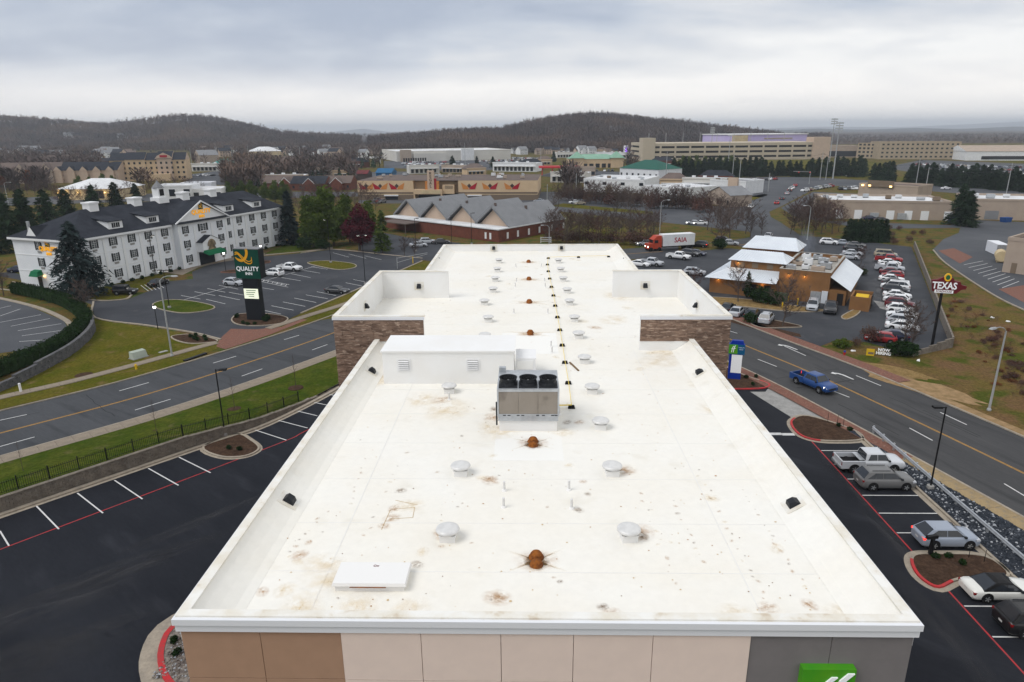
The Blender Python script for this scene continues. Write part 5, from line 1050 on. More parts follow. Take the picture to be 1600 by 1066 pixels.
car('sedan', 'darkblue', 1392, 530, 155, 'dark blue sedan by the round hedge at the restaurant entrance', 'parked_car'); car('hatch', 'red', 1375, 534, 155, 'red car half hidden behind the bare shrub by the round hedge', 'parked_car')
car('suv', 'silver', 1269, 483, -115, 'silver off-roader facing us beside the orange-brown restaurant', 'parked_car'); car('pickup', 'darkgrey', 1297, 487, -115, 'dark pickup facing us beside the restaurant bin enclosure', 'pickup_truck')
car('suv', 'silver', 1197, 503, 60, 'silver crossover seen from behind at the planted island', 'parked_car'); car('sedan', 'darkgrey', 1175, 495, 60, 'dark sedan left of the silver crossover, half behind a bush', 'parked_car'); car('sedan', 'silver', 1151, 492, 60, 'grey sedan second left of the silver crossover at the road', 'parked_car'); car('sedan', 'black', 1137, 486, 60, 'black sedan just showing behind the right stone wing', 'parked_car')
for i, (x, y, k, c, l) in enumerate(((1000, 416, 'sedan', 'white', 'white sedan by the far right corner of the roof'), (1017, 415, 'pickup', 'silver', 'silver pickup by the far right corner of the roof'), (1060, 405, 'pickup', 'white', 'white pickup left of the restaurant'), (1088, 399, 'sedan', 'darkblue', 'dark blue sedan left of the restaurant'), (1078, 400, 'suv', 'darkgrey', 'dark crossover behind the white pickup'), (1085, 430, 'suv', 'silver', 'silver station wagon nearest the left end of the restaurant'), (1140, 383, 'sedan', 'silver', 'silver sedan behind the bare tree left of the restaurant'), (1130, 379, 'suv', 'black', 'black crossover by the bare tree left of the restaurant'))): car(k, c, x, y, -35 if i < 5 else -20, l, 'pickup_truck' if k == 'pickup' else 'parked_car')
for i, (x, y, c, l) in enumerate(((1295, 382, 'white', 'white crossover behind the restaurant kitchen'), (1318, 383, 'lightgrey', 'light grey sedan behind the restaurant kitchen'), (1333, 391, 'darkgrey', 'dark grey sedan right of the restaurant roof'), (1332, 399, 'silver', 'silver sedan right of the restaurant roof'), (1327, 405, 'silver', 'silver sedan nearest the white lean-to roof'), (1337, 386, 'grey', 'grey sedan farthest right of the restaurant roof'))): car('sedan' if i else 'suv', c, x, y, -30, l, 'parked_car')
car('small_suv', 'silver', 1006, 384, 190, 'silver crossover in front of the red-cab lorry', 'moving_car', lit=True)
car('suv', 'black', 1092, 386, 150, 'black car with red lights behind the lorry trailer', 'moving_car', brake=True)
# articulated lorry
sa = thing('articulated_lorry', 'white box trailer with red lettering and an orange-red cab', 'lorry', tuple(at(1057, 389.5)), R(17)); sa.location.z = .02
build(MB().box(-4.6, -1.3, 1.15, 4.4, 1.3, 4.05), 'trailer_box', 'white_paint', sa); build(MB().box(-4.4, -1.1, .85, 4.2, 1.1, 1.148), 'chassis', 'black_metal', sa)
cbm = MB(); cbm.box(-7.4, -1.2, .6, -5.0, 1.2, 3.0); cbm.hexa([(-7.2, -1.15, 3.0), (-5.0, -1.15, 3.0), (-5.0, 1.15, 3.0), (-7.2, 1.15, 3.0), (-6.3, -1.1, 3.85), (-5.0, -1.1, 3.85), (-5.0, 1.1, 3.85), (-6.3, 1.1, 3.85)]); cbm.box(-8.6, -1.05, .6, -7.4, 1.05, 1.9); build(cbm, 'cab', mat('lorry_orange', (0.42, 0.06, 0.03), rough=.35), sa)
build(MB().box(-7.43, -1.0, 2.05, -7.402, 1.0, 2.85), 'windscreen', 'glass_dark', sa); build(MB().box(-7.0, -1.22, 2.05, -6.0, -1.202, 2.8), 'side_window', 'glass_dark', sa)
for s in (-1, 1): build(MB().box(-8.63, s*.75-.2, 1.0, -8.602, s*.75+.2, 1.3), 'headlight', 'head_lit', sa)
tw = MB().lathe([(.3, -.3), (.5, -.28), (.5, .28), (.3, .3)], 14).mesh('wheel', ['tyre'])
for x in (-7.9, -5.6, 2.4, 3.5):
    for s in (-1, 1): q = link('wheel', tw, sa, (x, s*1.05, .5)); q.rotation_euler = (R(90), 0, 0)
text('SAIA', 1.75, 'cinema_red', sa, (.3, -1.31, 2.55), (R(90), 0, 0), .01, .03)
# ------------------------------------------------------------------ the white inn and the things round it
O_ = Vector((-88.2, 129.3)); ang = math.atan2(.946, .326)
inn = thing('white_inn', 'three-storey white inn with dark hipped roof, dormers and a central pediment', 'hotel', (O_.x, O_.y, 0), ang)
LN, DP, EV, RZ = 63.0, 16.5, 10.2, 14.8        # x along the front, y to the back (left), local frame
BA, BB, BP = 24.7, 39.8, 1.5                   # projecting bay
w_ = MB(); w_.box(0, 0, 0, LN, DP, EV-.05); w_.box(BA, -BP, 0, BB, 0, EV-.05); build(w_, 'wall', 'inn_wall', inn)
OH = .55
def hiproof():
    m = MB(); a = (-OH, -OH, EV); b = (LN+OH, -OH, EV); c = (LN+OH, DP+OH, EV); d = (-OH, DP+OH, EV); e = (9.5, DP/2, RZ); f = (LN-5.0, DP/2, RZ)
    m.poly([a, b, f, e]); m.poly([b, c, f]); m.poly([c, d, e, f]); m.poly([d, a, e]); m.poly([a, d, c, b]); return m
roof_i = build(hiproof(), 'roof', 'shingle_dark', inn)
# central gable with its own roof
m = MB(); ap = (32.2, -BP-.35, RZ-.2); l = (BA-.7, -BP-.35, EV); r_ = (BB+.7, -BP-.35, EV); bk = (32.2, DP/2-.6, RZ-.15)
m.poly([l, (32.2, -BP-.35, RZ-.2), bk, (BA-.7, 4.0, EV+1.0)]); m.poly([(32.2, -BP-.35, RZ-.2), r_, (BB+.7, 4.0, EV+1.0), bk]); build(m, 'gable_roof', 'shingle_dark', roof_i)
build(MB().poly([(BA-.2, -BP-.02, EV+.35), (BB+.2, -BP-.02, EV+.35), (32.2, -BP-.02, RZ-.5)]), 'pediment', 'inn_trim', inn)
m = MB(); m.hexa([(BA-.7, -BP-.75, EV-.02), (BB+.7, -BP-.75, EV-.02), (BB+.7, -BP, EV-.02), (BA-.7, -BP, EV-.02), (BA-.4, -BP-.1, EV+.38), (BB+.4, -BP-.1, EV+.38), (BB+.4, -BP, EV+.38), (BA-.4, -BP, EV+.38)]); build(m, 'skirt_roof', 'shingle_dark', inn)
m = MB(); m.bar((BA-.8, -BP-.4, EV+.1), (32.2, -BP-.4, RZ-.08), .2, .3); m.bar((BB+.8, -BP-.4, EV+.1), (32.2, -BP-.4, RZ-.08), .2, .3); build(m, 'rake_trim', 'inn_trim', inn)
m = MB()
m.box(-OH-.02, -OH-.06, EV-.42, BA-.7, -OH+.1, EV-.02); m.box(BB+.7, -OH-.06, EV-.42, LN+OH, -OH+.1, EV-.02); m.box(-OH-.06, -OH+.1, EV-.42, -OH+.1, DP+OH, EV-.02); m.box(-.1, -.1, EV-.8, BA-.05, -.002, EV-.42); m.box(BB+.05, -.1, EV-.8, LN, -.002, EV-.42); m.box(-.1, -.1, EV-.8, -.002, DP, EV-.42); m.box(BA, -BP-.1, EV-.6, BB, -BP-.002, EV-.03)
build(m, 'cornice', 'inn_trim', inn)
for x, y in [(q, -.0) for q in (.25, 6.9, 11.35, 15.75, 20.1, 24.2, 40.5, 43.9, 48.2, 52.8, 57.3, 62.7)]+[(q, -BP) for q in (BA+.25, 29.4, 34.8, BB-.25)]: build(MB().box(x-.28, y-.14, .02, x+.28, y-.003, EV-.82), 'pilaster', 'inn_trim', inn)
for z in (3.5, 6.75): build(MB().box(0, -.06, z-.08, BA-.02, -.004, z+.08), 'band', 'inn_trim', inn); build(MB().box(BB+.02, -.06, z-.08, LN, -.004, z+.08), 'band', 'inn_trim', inn); build(MB().box(-.06, 0, z-.08, -.004, DP, z+.08), 'band', 'inn_trim', inn)
wf = MB(); wf.box(-.58, -.07, -.85, .58, -.004, .85, 0); wfm = wf.mesh('window', ['inn_trim']); pnm = MB().box(-.5, -.10, -.78, .5, -.072, .78).mesh('pane', ['glass_grey']); shm = MB().box(-.16, -.11, -.85, .16, -.006, .85).mesh('shutter', ['shutter']); acm = MB().box(-.5, -.10, -.2, .5, -.006, .2).mesh('air_conditioner', ['concrete_grey']); mum = MB().box(-.03, -.115, -.78, .03, -.101, .78).mesh('mullion', ['inn_trim']); mh = MB().box(-.5, -.114, -.02, .5, -.101, .02).mesh('glazing_bar', ['inn_trim'])
def window(x, y, z, rz=0.0, wd=1.0, ac=True):
    o = link('window', wfm, inn, (x, y, z), rz); o.scale = (wd, 1, 1); link('pane', pnm, o); link('mullion', mum, o)
    for q in (-.36, 0, .36): link('glazing_bar', mh, o, (0, 0, q))
    for s in (-1, 1): link('shutter', shm, o, (s*.76, 0, 0))
    if ac: link('air_conditioner', acm, o, (0, 0, -1.22))
for z in (8.7, 5.45, 2.1):
    for x in (4.7, 9.1, 13.6, 17.9, 22.3, 45.9, 50.6, 55.1, 59.5): window(x, 0, z)
    window(42.2, 0, z, 0, .5, False); window(26.8, -BP, z); window(37.5, -BP, z)
    window(0, 9.2, z, -math.pi/2) if z > 3 else None
window(32.1, -BP, 8.7, 0, 1.6)
# dormers
def dormer(x):
    d = link('dormer', None, inn, (x, 1.0, EV+.6)); q = MB(); q.hexa([(-1.7, .0, .0), (1.7, 0, .0), (1.7, 4.6, .0), (-1.7, 4.6, .0), (-1.7, 0, 1.7), (1.7, 0, 1.7), (1.7, 4.6, 1.9), (-1.7, 4.6, 1.9)]); build(q, 'dormer_wall', 'inn_trim', d)
    build(MB().hexa([(-2.0, -.35, 1.71), (2.0, -.35, 1.71), (2.0, 6.2, 2.62), (-2.0, 6.2, 2.62), (-2.0, -.35, 1.86), (2.0, -.35, 1.86), (2.0, 6.2, 2.76), (-2.0, 6.2, 2.76)]), 'dormer_roof', 'shingle_dark', d)
    for s in (-.5, .5): f = build(MB().box(s-.42, -.06, .45, s+.42, -.003, 1.4), 'window', 'glass_dark', d); build(MB().bar((s, -.075, .45), (s, -.075, 1.4), .05, .02), 'mullion', 'inn_trim', f)
for x in (11.2, 20.6, 43.9, 54.2): dormer(x)
# little gable, flue, cupola and roof boxes
m = MB(); m.poly([(.2, 9.6, EV+.25), (.2, 12.4, EV+.25), (.2, 11, EV+2.2)][::-1]); m.poly([(.2, 9.6, EV+.25), (.2, 11, EV+2.2), (5.2, 11, EV+2.2)]); m.poly([(.2, 11, EV+2.2), (.2, 12.4, EV+.25), (5.2, 11, EV+2.2)]); o = build(m, 'end_gable', ['shingle_dark', 'inn_trim'], inn); o.data.polygons[0].material_index = 1
build(MB().tube((1.6, 13.2, EV+.4), (1.6, 13.2, EV+3.0), .3, n=10), 'flue', 'galvanised', inn)
for x, y in ((12.0, 8.2), (23.0, 8.2), (37.0, 8.2), (46.0, 8.2)): q = MB(); q.box(x-1.05, y-1.05, RZ-1.0, x+1.05, y+1.05, RZ+1.0); q.box(x-1.2, y-1.2, RZ+1.0, x+1.2, y+1.2, RZ+1.35); build(q, 'roof_box', 'inn_trim', inn)
q = MB(); x = 30.0; q.box(x-1.4, 6.8, RZ-.6, x+1.4, 9.6, RZ+.7, 0); q.box(x-.95, 7.25, RZ+.7, x+.95, 9.15, RZ+2.9, 0); q.box(x-.6, 7.2, RZ+1.1, x+.6, 7.249, RZ+2.6, 1); cu = build(q, 'cupola', ['inn_trim', 'void'], inn); q = MB(); q.lathe([(1.35, RZ+2.9), (.9, RZ+3.5), (.35, RZ+4.1), (.05, RZ+4.6)], 8, (x, 8.2, 0)); build(q, 'cupola_roof', 'roof_grey', cu)
# porch, awnings, letters
m = MB(); m.box(29.45, -3.4, 3.2, 34.85, -BP, 5.4, 0); pr_ = build(m, 'porch', 'inn_trim', inn); m = MB(); m.poly([(29.15, -3.6, 5.4), (32.15, -3.6, 6.9), (32.15, -1.6, 6.9), (29.15, -1.6, 5.4)]); m.poly([(32.15, -3.6, 6.9), (35.15, -3.6, 5.4), (35.15, -1.6, 5.4), (32.15, -1.6, 6.9)]); build(m, 'porch_roof', 'shingle_dark', pr_); m = MB(); m.poly([(29.2, -3.45, 5.4), (35.1, -3.45, 5.4), (32.15, -3.45, 6.85)]); build(m, 'porch_gable', 'inn_trim', pr_)
m = MB(); pts = [(32.15+1.35*math.cos(t), -3.47, 4.5+1.5*math.sin(t)) for t in [math.pi*k/10 for k in range(11)]]; m.poly(pts[::-1]+[(30.8, -3.47, 3.5), (33.5, -3.47, 3.5)]); build(m, 'arched_window', mat('arch_glow', (0.40, 0.31, 0.19), (0.2, 0.16, 0.12), 1.0, 0.3), pr_)
m = MB(); m.hexa([(29.25, -5.0, 2.6), (35.05, -5.0, 2.6), (35.05, -3.4, 3.1), (29.25, -3.4, 3.1), (29.55, -4.6, 3.35), (34.75, -4.6, 3.35), (34.75, -3.4, 3.6), (29.55, -3.4, 3.6)]); build(m, 'awning', 'awning_green', pr_)
m = MB(); m.box(29.65, -BP-.03, 0, 34.65, -BP-.004, 3.0); build(m, 'entrance_door', 'glass_dark', inn)
m = MB(); m.hexa([(-1.4, 9.6, 2.6), (-1.4, 12.0, 2.6), (-.002, 12.0, 2.9), (-.002, 9.6, 2.9), (-.9, 9.8, 3.6), (-.9, 11.8, 3.6), (-.002, 11.8, 3.8), (-.002, 9.8, 3.8)]); build(m, 'side_awning', 'awning_green', inn); build(MB().box(-.03, 10.2, 0, -.004, 11.4, 2.4), 'side_door', 'glass_dark', inn)
build(MB().lathe([(.16, 0), (.16, .25)], 8), 'wall_lamp', 'lamp_warm', inn, (-.2, 9.2, 2.5)); build(MB().lathe([(.14, 0), (.14, .22)], 8), 'wall_lamp', 'lamp_warm', inn, (35.6, -BP-.2, 2.8))
text('QUALITY', 1.35, 'letter_gold', inn, (32.2, -BP-.1, 12.3), (R(90), 0, 0), .06, .035, sx=1.05); text('INN', .9, 'letter_gold', inn, (32.2, -BP-.1, 11.2), (R(90), 0, 0), .06, .03, sx=1.05)
text('QUALITY', 1.2, 'letter_gold', inn, (-.08, 6.6, 8.2), (R(90), 0, R(-90)), .06, .035); text('INN', .8, 'letter_gold', inn, (-.08, 6.6, 7.2), (R(90), 0, R(-90)), .06, .03)
def qlogo(parent, s, loc, rot, ms=('sign_green', 'sign_gold')):
    lg = link('emblem', None, parent, loc); lg.rotation_euler = rot
    if ms[0]: build(MB().box(-.5*s, -.02, -.5*s, .5*s, .02, .5*s), 'emblem_ground', ms[0], lg)
    def band(pts, w0, w1, y):
        L2 = smoothline(pts, 8); n = len(L2); m_ = MB()
        for i in range(n-1):
            def sd(j): 
                t = (L2[min(j+1, n-1)]-L2[max(j-1, 0)]).normalized(); w = (w0+(w1-w0)*j/n)*(1 if j < n*.75 else 1-.9*(j-n*.75)/(n*.25)); return Vector((-t.y, t.x))*w
            a, b = L2[i]+sd(i), L2[i]-sd(i); c, d = L2[i+1]-sd(i+1), L2[i+1]+sd(i+1); q_ = [(v.x*s, y, v.y*s) for v in (a, b, c, d)]; m_.poly(q_); m_.poly(q_[::-1])
        build(m_, 'ribbon', ms[1], lg)
    band([(.16, .5), (.18, .25), (.08, 0), (-.12, -.16), (-.34, -.12), (-.52, .02)], .075, .07, -.03)
    band([(-.52, .16), (-.36, .2), (-.2, .05), (.0, -.2), (.22, -.32), (.42, -.26), (.44, .02)], .035, .03, -.05); band([(-.5, .27), (-.36, .28), (-.16, .12), (.06, -.1), (.24, -.2), (.40, -.14), (.43, .06)], .03, .02, -.05)
    return lg
qlogo(inn, 1.4, (32.2, -BP-.08, 13.5), (0, 0, 0)); qlogo(inn, 1.3, (-.06, 6.6, 9.3), (0, 0, R(-90)))
# tall green roadside sign
ps = thing('tall_green_sign', 'tall dark green roadside sign with gold Q ribbon and a lit message board', 'sign', (-45.2, 108.6, .05), R(-8))
m = MB(); m.box(-1.35, -.6, 0, 1.35, .6, 7.1); m.box(-1.15, -.5, 0, 1.15, .5, .3); build(m, 'sign_pillar', 'sign_black', ps)
m = MB(); m.box(-2.15, -.85, 7.1, 2.15, .85, 11.9, 0); build(m, 'sign_cabinet', ['sign_green'], ps); build(MB().box(-2.2, -.9, 11.9, 2.2, .9, 12.02), 'cabinet_cap', 'roof_grey', ps); build(MB().box(2.152, -.84, 7.12, 2.17, .84, 11.88), 'cabinet_end', 'sign_black', ps)
qlogo(ps, 3.0, (-.35, -.86, 10.55), (0, 0, 0), (None, 'sign_gold')); text('QUALITY', 1.0, 'sign_white', ps, (0, -.87, 8.7), (R(90), 0, 0), .02, .015, sx=.95); text('INN', .62, 'sign_white', ps, (0.15, -.87, 7.9), (R(90), 0, 0), .02, .01, sx=1.1)
build(MB().box(-1.25, -.68, 3.7, 1.25, -.602, 5.35), 'message_board', 'sign_lit', ps)
g = random.Random(8)
for k in range(4): build(MB().box(-.9+g.random()*.4, -.70, 5.05-.33*k, .4+g.random()*.5, -.682, 5.15-.33*k), 'message_line', 'tr_green', ps)
# small shrubs in the sign bed etc.
SHR = [tree_proto('shrub', 'shrub', None, leafy(40+i, [(0, 0, .35, .5, .42), (.2, .15, .3, .35, .35)], 'leaf_hedge', 420, .1)) for i in range(3)]
def shrub(px, py, label, s=1.0, z=.1): plant(SHR[int(px+py) % 3], (*at(px, py).xy, z), label, scale=s)
for i, (x, y, s, l) in enumerate(((371, 497, 1.0, 'at the left foot of the tall green sign'), (380, 507, .8, 'second from the left under the tall green sign'), (387, 509, .8, 'third from the left under the tall green sign'), (398, 508, .7, 'at the front of the tall green sign bed'), (414, 503, 1.2, 'at the right foot of the tall green sign'), (418, 500, 1.3, 'tallest, at the right end of the tall green sign bed'))): shrub(x, y, 'small dark shrub '+l, s)
for i, (x, y) in enumerate(((298, 528), (305, 531), (306, 526), (320, 529), (322, 533), (309, 533))): shrub(x, y, 'small dark shrub, '+['leftmost', 'second', 'third', 'fourth', 'fifth', 'last'][i]+' in the bed at the inn driveway corner', .8)
for i, x in enumerate((2.2, 6.0, 8.6, 11.0, 13.4, 16.0, 18.4, 21.0, 23.6)):
    p = inn.location.xy+Vector((.326, .946))*x+Vector((.946, -.326))*1.3; plant(SHR[i % 3], (p.x, p.y, 0), 'low clipped shrub number '+['one', 'two', 'three', 'four', 'five', 'six', 'seven', 'eight', 'nine'][i]+' from the left along the inn front wall', scale=1.1)
for i, x in enumerate((41.5, 44.5, 48, 53, 57.5, 62)):
    p = inn.location.xy+Vector((.326, .946))*x+Vector((.946, -.326))*1.4; plant(SHR[i % 3], (p.x, p.y, 0), 'low clipped shrub right of the inn entrance, '+['nearest it', 'second', 'third', 'fourth', 'fifth', 'at the far corner'][i], scale=1.2)
# street furniture on this side
def cobra(px, py, h, arm, rz, label, pole='steel_pole', lit=False):
    p = at(px, py); o = thing('street_lamp', label, 'street lamp', (p.x, p.y, .05), rz); q = MB(); q.tube((0, 0, 0), (0, 0, h-.6), .13, .08, 10); q.lathe([(.22, 0), (.22, .15), (.14, .3)], 10); build(q, 'pole', pole, o, smooth=False)
    q = MB(); pr = [(0, h-.65), (arm*.25, h-.2), (arm*.6, h), (arm, h+.02)]
    for (a, b), (c, d) in zip(pr, pr[1:]): q.tube((a, 0, b), (c, 0, d), .05, .045, 8)
    build(q, 'arm', pole, o); build(MB().hexa([(arm-.1, -.16, h-.06), (arm+.75, -.2, h-.06), (arm+.75, .2, h-.06), (arm-.1, .16, h-.06), (arm-.1, -.1, h+.1), (arm+.6, -.12, h+.12), (arm+.6, .12, h+.12), (arm-.1, .1, h+.1)]), 'lamp_head', pole if not lit else 'steel_pole', o); build(MB().box(arm+.1, -.14, h-.1, arm+.6, .14, h-.062), 'lens', 'lamp_glow' if lit else 'head_off', o); return o
def shoebox(px, py, h, rz, label, lit=False, heads=1, z=.05):
    p = at(px, py); o = thing('parking_lamp', label, 'lamp post', (p.x, p.y, z), rz); build(MB().lathe([(.3, 0), (.3, .35), (.26, .38)], 10), 'footing', 'concrete_grey', o); build(MB().tube((0, 0, .38), (0, 0, h), .075, .06, 8), 'pole', 'black_metal', o)
    for s in ((1, -1)[:heads]): build(MB().bar((0, 0, h-.1), (s*.5, 0, h-.05), .06, .08), 'bracket', 'black_metal', o); build(MB().box(min(s*.35, s*1.05), -.22, h-.12, max(s*.35, s*1.05), .22, h+.04), 'lamp_head', 'black_metal', o); build(MB().box(min(s*.5, s*.95), -.17, h-.14, max(s*.5, s*.95), .17, h-.121), 'lens', 'lamp_glow' if lit else 'head_off', o)
    return o
cobra(269, 557, 11.4, 1.8, R(0), 'tall pale concrete street lamp on the lawn in front of the inn')
shoebox(352, 682, 7.3, R(5), 'slim black parking lamp in the planted island left of the hotel')
shoebox(1453, 765, 7.7, R(178), 'slim black parking lamp standing in the rock bank by the guard rail')
shoebox(265, 482, 6.9, R(-5), 'black twin lamp post on the grass island before the inn', True, 2); shoebox(571, 445, 10.1, R(20), 'tall black lamp post with a lit head near the hotel wing', True, 2); shoebox(517, 411, 10.2, R(160), 'tall black lamp post on the far grass island of the inn lot', True)
shoebox(243, 415+14, 8.6, R(10), 'black lamp post right in front of the inn, left of its entrance', True)
def globe(px, py, h, label):
    p = at(px, py); o = thing('globe_lamp', label, 'lamp post', (p.x, p.y, .05)); build(MB().tube((0, 0, 0), (0, 0, h), .07, .05, 8), 'pole', 'black_metal', o); build(MB().lathe([(.05, 0), (.2, .1), (.24, .25), (.18, .42), (.04, .5)], 12), 'globe', 'lamp_glow', o, (0, 0, h), smooth=True); build(MB().lathe([(.3, .42), (.1, .58), (.03, .65)], 10), 'hood', 'black_metal', o, (0, 0, h))
globe(247, 515, 3.4, 'low lit lamp post on the edge of the lawn'); globe(353, 424, 3.8, 'lit globe lamp left of the tall green sign by the inn entrance'); globe(410, 411, 3.8, 'lit globe lamp right of the tall green sign by the inn entrance')
p = at(217, 559); ub = thing('utility_box', 'pale green concrete utility cabinet on the lawn', 'utility box', (p.x, p.y, .02), R(58)); build(MB().hexa([(-1.0, -.6, 0), (1.0, -.6, 0), (1.0, .6, 0), (-1.0, .6, 0), (-.95, -.3, .95), (.95, -.3, .95), (.95, .55, 1.0), (-.95, .55, 1.0)]), 'cabinet', mat('pale_green', (0.40, 0.44, 0.38), (0.33, 0.37, 0.32), 1.0), ub); build(MB().box(-1.1, -.7, 0, 1.1, .7, .1), 'pad', 'concrete_grey', ub)
p = at(33, 613); tag(build(MB().lathe([(.14, 0), (.14, 1.1), (.09, 1.15)], 10), 'marker_post', 'white_plain', None, (p.x, p.y, .02)), 'short white marker post on the grass at the far left', 'marker post')
p = at(131, 586); tag(build(MB().lathe([(1.1, 0), (.9, .06), (.3, .08)], 16), 'bare_patch', 'mulch', None, (p.x, p.y, .01)), 'round bare brown tree pit in the lawn', 'tree pit')
p = at(213, 577); hy = thing('hydrant', 'yellow fire hydrant by the pavement below the utility cabinet', 'hydrant', (p.x, p.y, .03)); build(MB().lathe([(.16, 0), (.12, .08), (.12, .5), (.15, .52), (.12, .62), (.03, .7)], 10), 'barrel', 'bollard_yellow', hy); build(MB().tube((-.22, 0, .4), (.22, 0, .4), .06, n=8), 'outlet', 'bollard_yellow', hy)
p, q_ = at(288, 565), at(322, 553); tag(build(MB().bar((p.x, p.y, .1), (q_.x, q_.y, .1), .5, .18), 'storm_inlet', 'black_metal'), 'long dark storm drain opening in the far kerb', 'drain')
p = at(255, 550); tag(build(MB().box(-.6, -.3, 0, .6, .3, .05), 'inlet_cover', 'concrete_grey', None, (p.x, p.y, .02), R(55)), 'flat concrete cover slab in the lawn by the street lamp', 'cover')
# curved stone wall and hedge at the left
HL = smoothline([tuple(at(x, y).xy) for x, y in ((-60, 628), (0, 612), (70, 578), (120, 548), (146, 520), (144, 500))], 8)
sw3 = thing('stone_wall', 'curved dark stone retaining wall under the hedge at the left', 'wall'); sm_ = MB()
NW = len(HL)
for row in range(6):
    for i, (p, a) in enumerate(walk(HL, .55)):
        f = min(1, max(.2, 1.0-(i*.55)/60)); hmax = 1.5*min(1, .45+.9*(1-abs(2*i*.55/max(1, 45)-1)))
        if row*.26 > hmax: continue
        c, s = math.cos(a), math.sin(a); q = p+Vector((c, s))*(.27*(row % 2)); d = random.uniform(-.05, .05); B = [(q.x+c*x-s*y, q.y+s*x+c*y) for x, y in ((-.265, -.2+d), (.265, -.2+d), (.265, .3), (-.265, .3))]; sm_.hexa([(*v, row*.26) for v in B]+[(*v, row*.26+.25) for v in B])
tag(build(sm_, 'wall_stone', 'rubble', sw3), kind='stuff')
hg_ = thing('clipped_hedge', 'long dark green clipped hedge curving along the stone wall at the left', 'hedge')
HP = offset(HL, 1.6); HP2 = smoothline([tuple(at(x, y).xy) for x, y in ((-60, 612), (0, 588), (50, 568), (100, 545), (132, 515), (130, 498), (105, 480), (70, 468), (22, 458))], 5)
lob = [(p.x, p.y, 1.5+.1*random.random(), 1.35+.25*random.random(), .95+.15*random.random()) for p, a in walk(HP2, .95)]
core = MB()
for p, a in walk(HP2, 1.2): core.lathe([(.9, .2), (1.0, 1.2), (.75, 1.9), (.2, 2.05)], 7, (p.x, p.y, 0))
link('leaves', leafy(5, lob, 'leaf_hedge', 42000, .13), hg_); tag(build(core, 'branches', 'leaf_hedge', hg_), kind='stuff')
# ------------------------------------------------------------------ steak restaurant on the right
rs = thing('restaurant', 'orange-brown restaurant with white metal roofs and cluttered flat kitchen roof', 'restaurant', (46.3, 122.3, 0), math.atan2(-.507, .862))
m = MB(); m.box(-.4, 0, 0, 8.2, 20, 4.9); m.box(-.4, 0, 4.9, 8.2, .3, 5.6); m.box(-.4, 19.7, 4.9, 8.2, 20, 5.6); m.box(-.4, .302, 4.9, -.1, 19.698, 5.6); m.box(7.9, .302, 4.9, 8.2, 19.698, 5.6); m.box(8.21, 0.1, 0, 11.0, 19.8, 2.6); build(m, 'kitchen_wall', 'brick_orange', rs)
build(MB().poly([(-.1, .3, 4.91), (7.9, .3, 4.91), (7.9, 19.7, 4.91), (-.1, 19.7, 4.91)]), 'kitchen_roof', 'kitchen_roof', rs)
m = MB(); m.box(-.45, -.06, 5.6, 8.25, .34, 5.68); m.box(-.45, .342, 5.6, -.05, 20.05, 5.68); m.box(7.85, .342, 5.6, 8.25, 20.05, 5.68); m.box(-.05, 19.66, 5.6, 7.85, 20.05, 5.68); build(m, 'coping', 'kitchen_roof', rs)
m = MB(); m.box(-12.6, -.9, 0, -.41, 13, 3.1); m.box(-9.8, 2.6, 3.1, -.41, 9.2, 6.0); m.box(-10.8, 18.2, 0, -.6, 26.6, 6.0); m.box(-12.6, 13, 0, -.41, 18.15, 3.1); m.box(-9.8, 9.22, 3.1, -.41, 18.18, 4.4); build(m, 'dining_wall', 'brick_orange', rs)
def metal_roof(name, A, B, C, D, n):
    """standing-seam roof plane: eave A-B, ridge D-C, with raised seams"""
    A, B, C, D = map(Vector, (A, B, C, D)); o = build(MB().poly([A, B, C, D]), name, 'roof_metal', rs); sm = MB(); nr = (B-A).cross(D-A).normalized()*.05
    for k in range(1, n): f = k/n; p, q = A+(B-A)*f+nr*.5, D+(C-D)*f+nr*.5; sm.bar(p, q, .05, .07)
    tag(build(sm, 'standing_seam', 'roof_metal', o), kind='stuff')
metal_roof('porch_roof', (-13.4, -1.9, 3.0), (-.4, -1.9, 3.0), (-.4, 2.6, 4.5), (-9.8, 2.6, 4.5), 26)
metal_roof('side_porch_roof', (-13.4, 18.0, 3.0), (-13.4, -1.9, 3.0), (-9.8, 2.6, 4.5), (-9.8, 18.0, 4.5), 20)
def hip(x0, x1, y0, y1, z0, z1, nm, n=18):
    yc = (y0+y1)/2; d = 1.6; metal_roof(nm, (x0, y0, z0), (x1, y0, z0), (x1-d, yc, z1), (x0+d, yc, z1), n); metal_roof(nm, (x1, y1, z0), (x0, y1, z0), (x0+d, yc, z1), (x1-d, yc, z1), n); metal_roof(nm, (x1, y0, z0), (x1, y1, z0), (x1-d, yc, z1), (x1-d, yc+.01, z1), 4); metal_roof(nm, (x0, y1, z0), (x0, y0, z0), (x0+d, yc, z1), (x0+d, yc-.01, z1), 4)
hip(-10.3, .4, 2.1, 9.6, 6.02, 7.55, 'upper_roof'); hip(-11.4, -.2, 17.5, 27.2, 6.02, 8.0, 'rear_roof', 20)
metal_roof('lean_to_roof', (11.7, 21, 2.7), (11.7, -.3, 2.7), (8.22, -.3, 4.95), (8.22, 21, 4.95), 16)
for x in (-7.8, -5.3, -2.6): build(MB().box(x-.55, 2.54, 4.75, x+.55, 2.597, 5.7), 'clerestory_window', 'stucco_brown', rs)
for x in (-5.9, -4.5, -2.0): build(MB().box(x-.6, -.96, .9, x+.6, -.903, 2.4), 'window', 'glass_dark', rs)
build(MB().box(9.6, .03, 0, 10.6, .097, 2.1), 'service_door', 'void', rs)
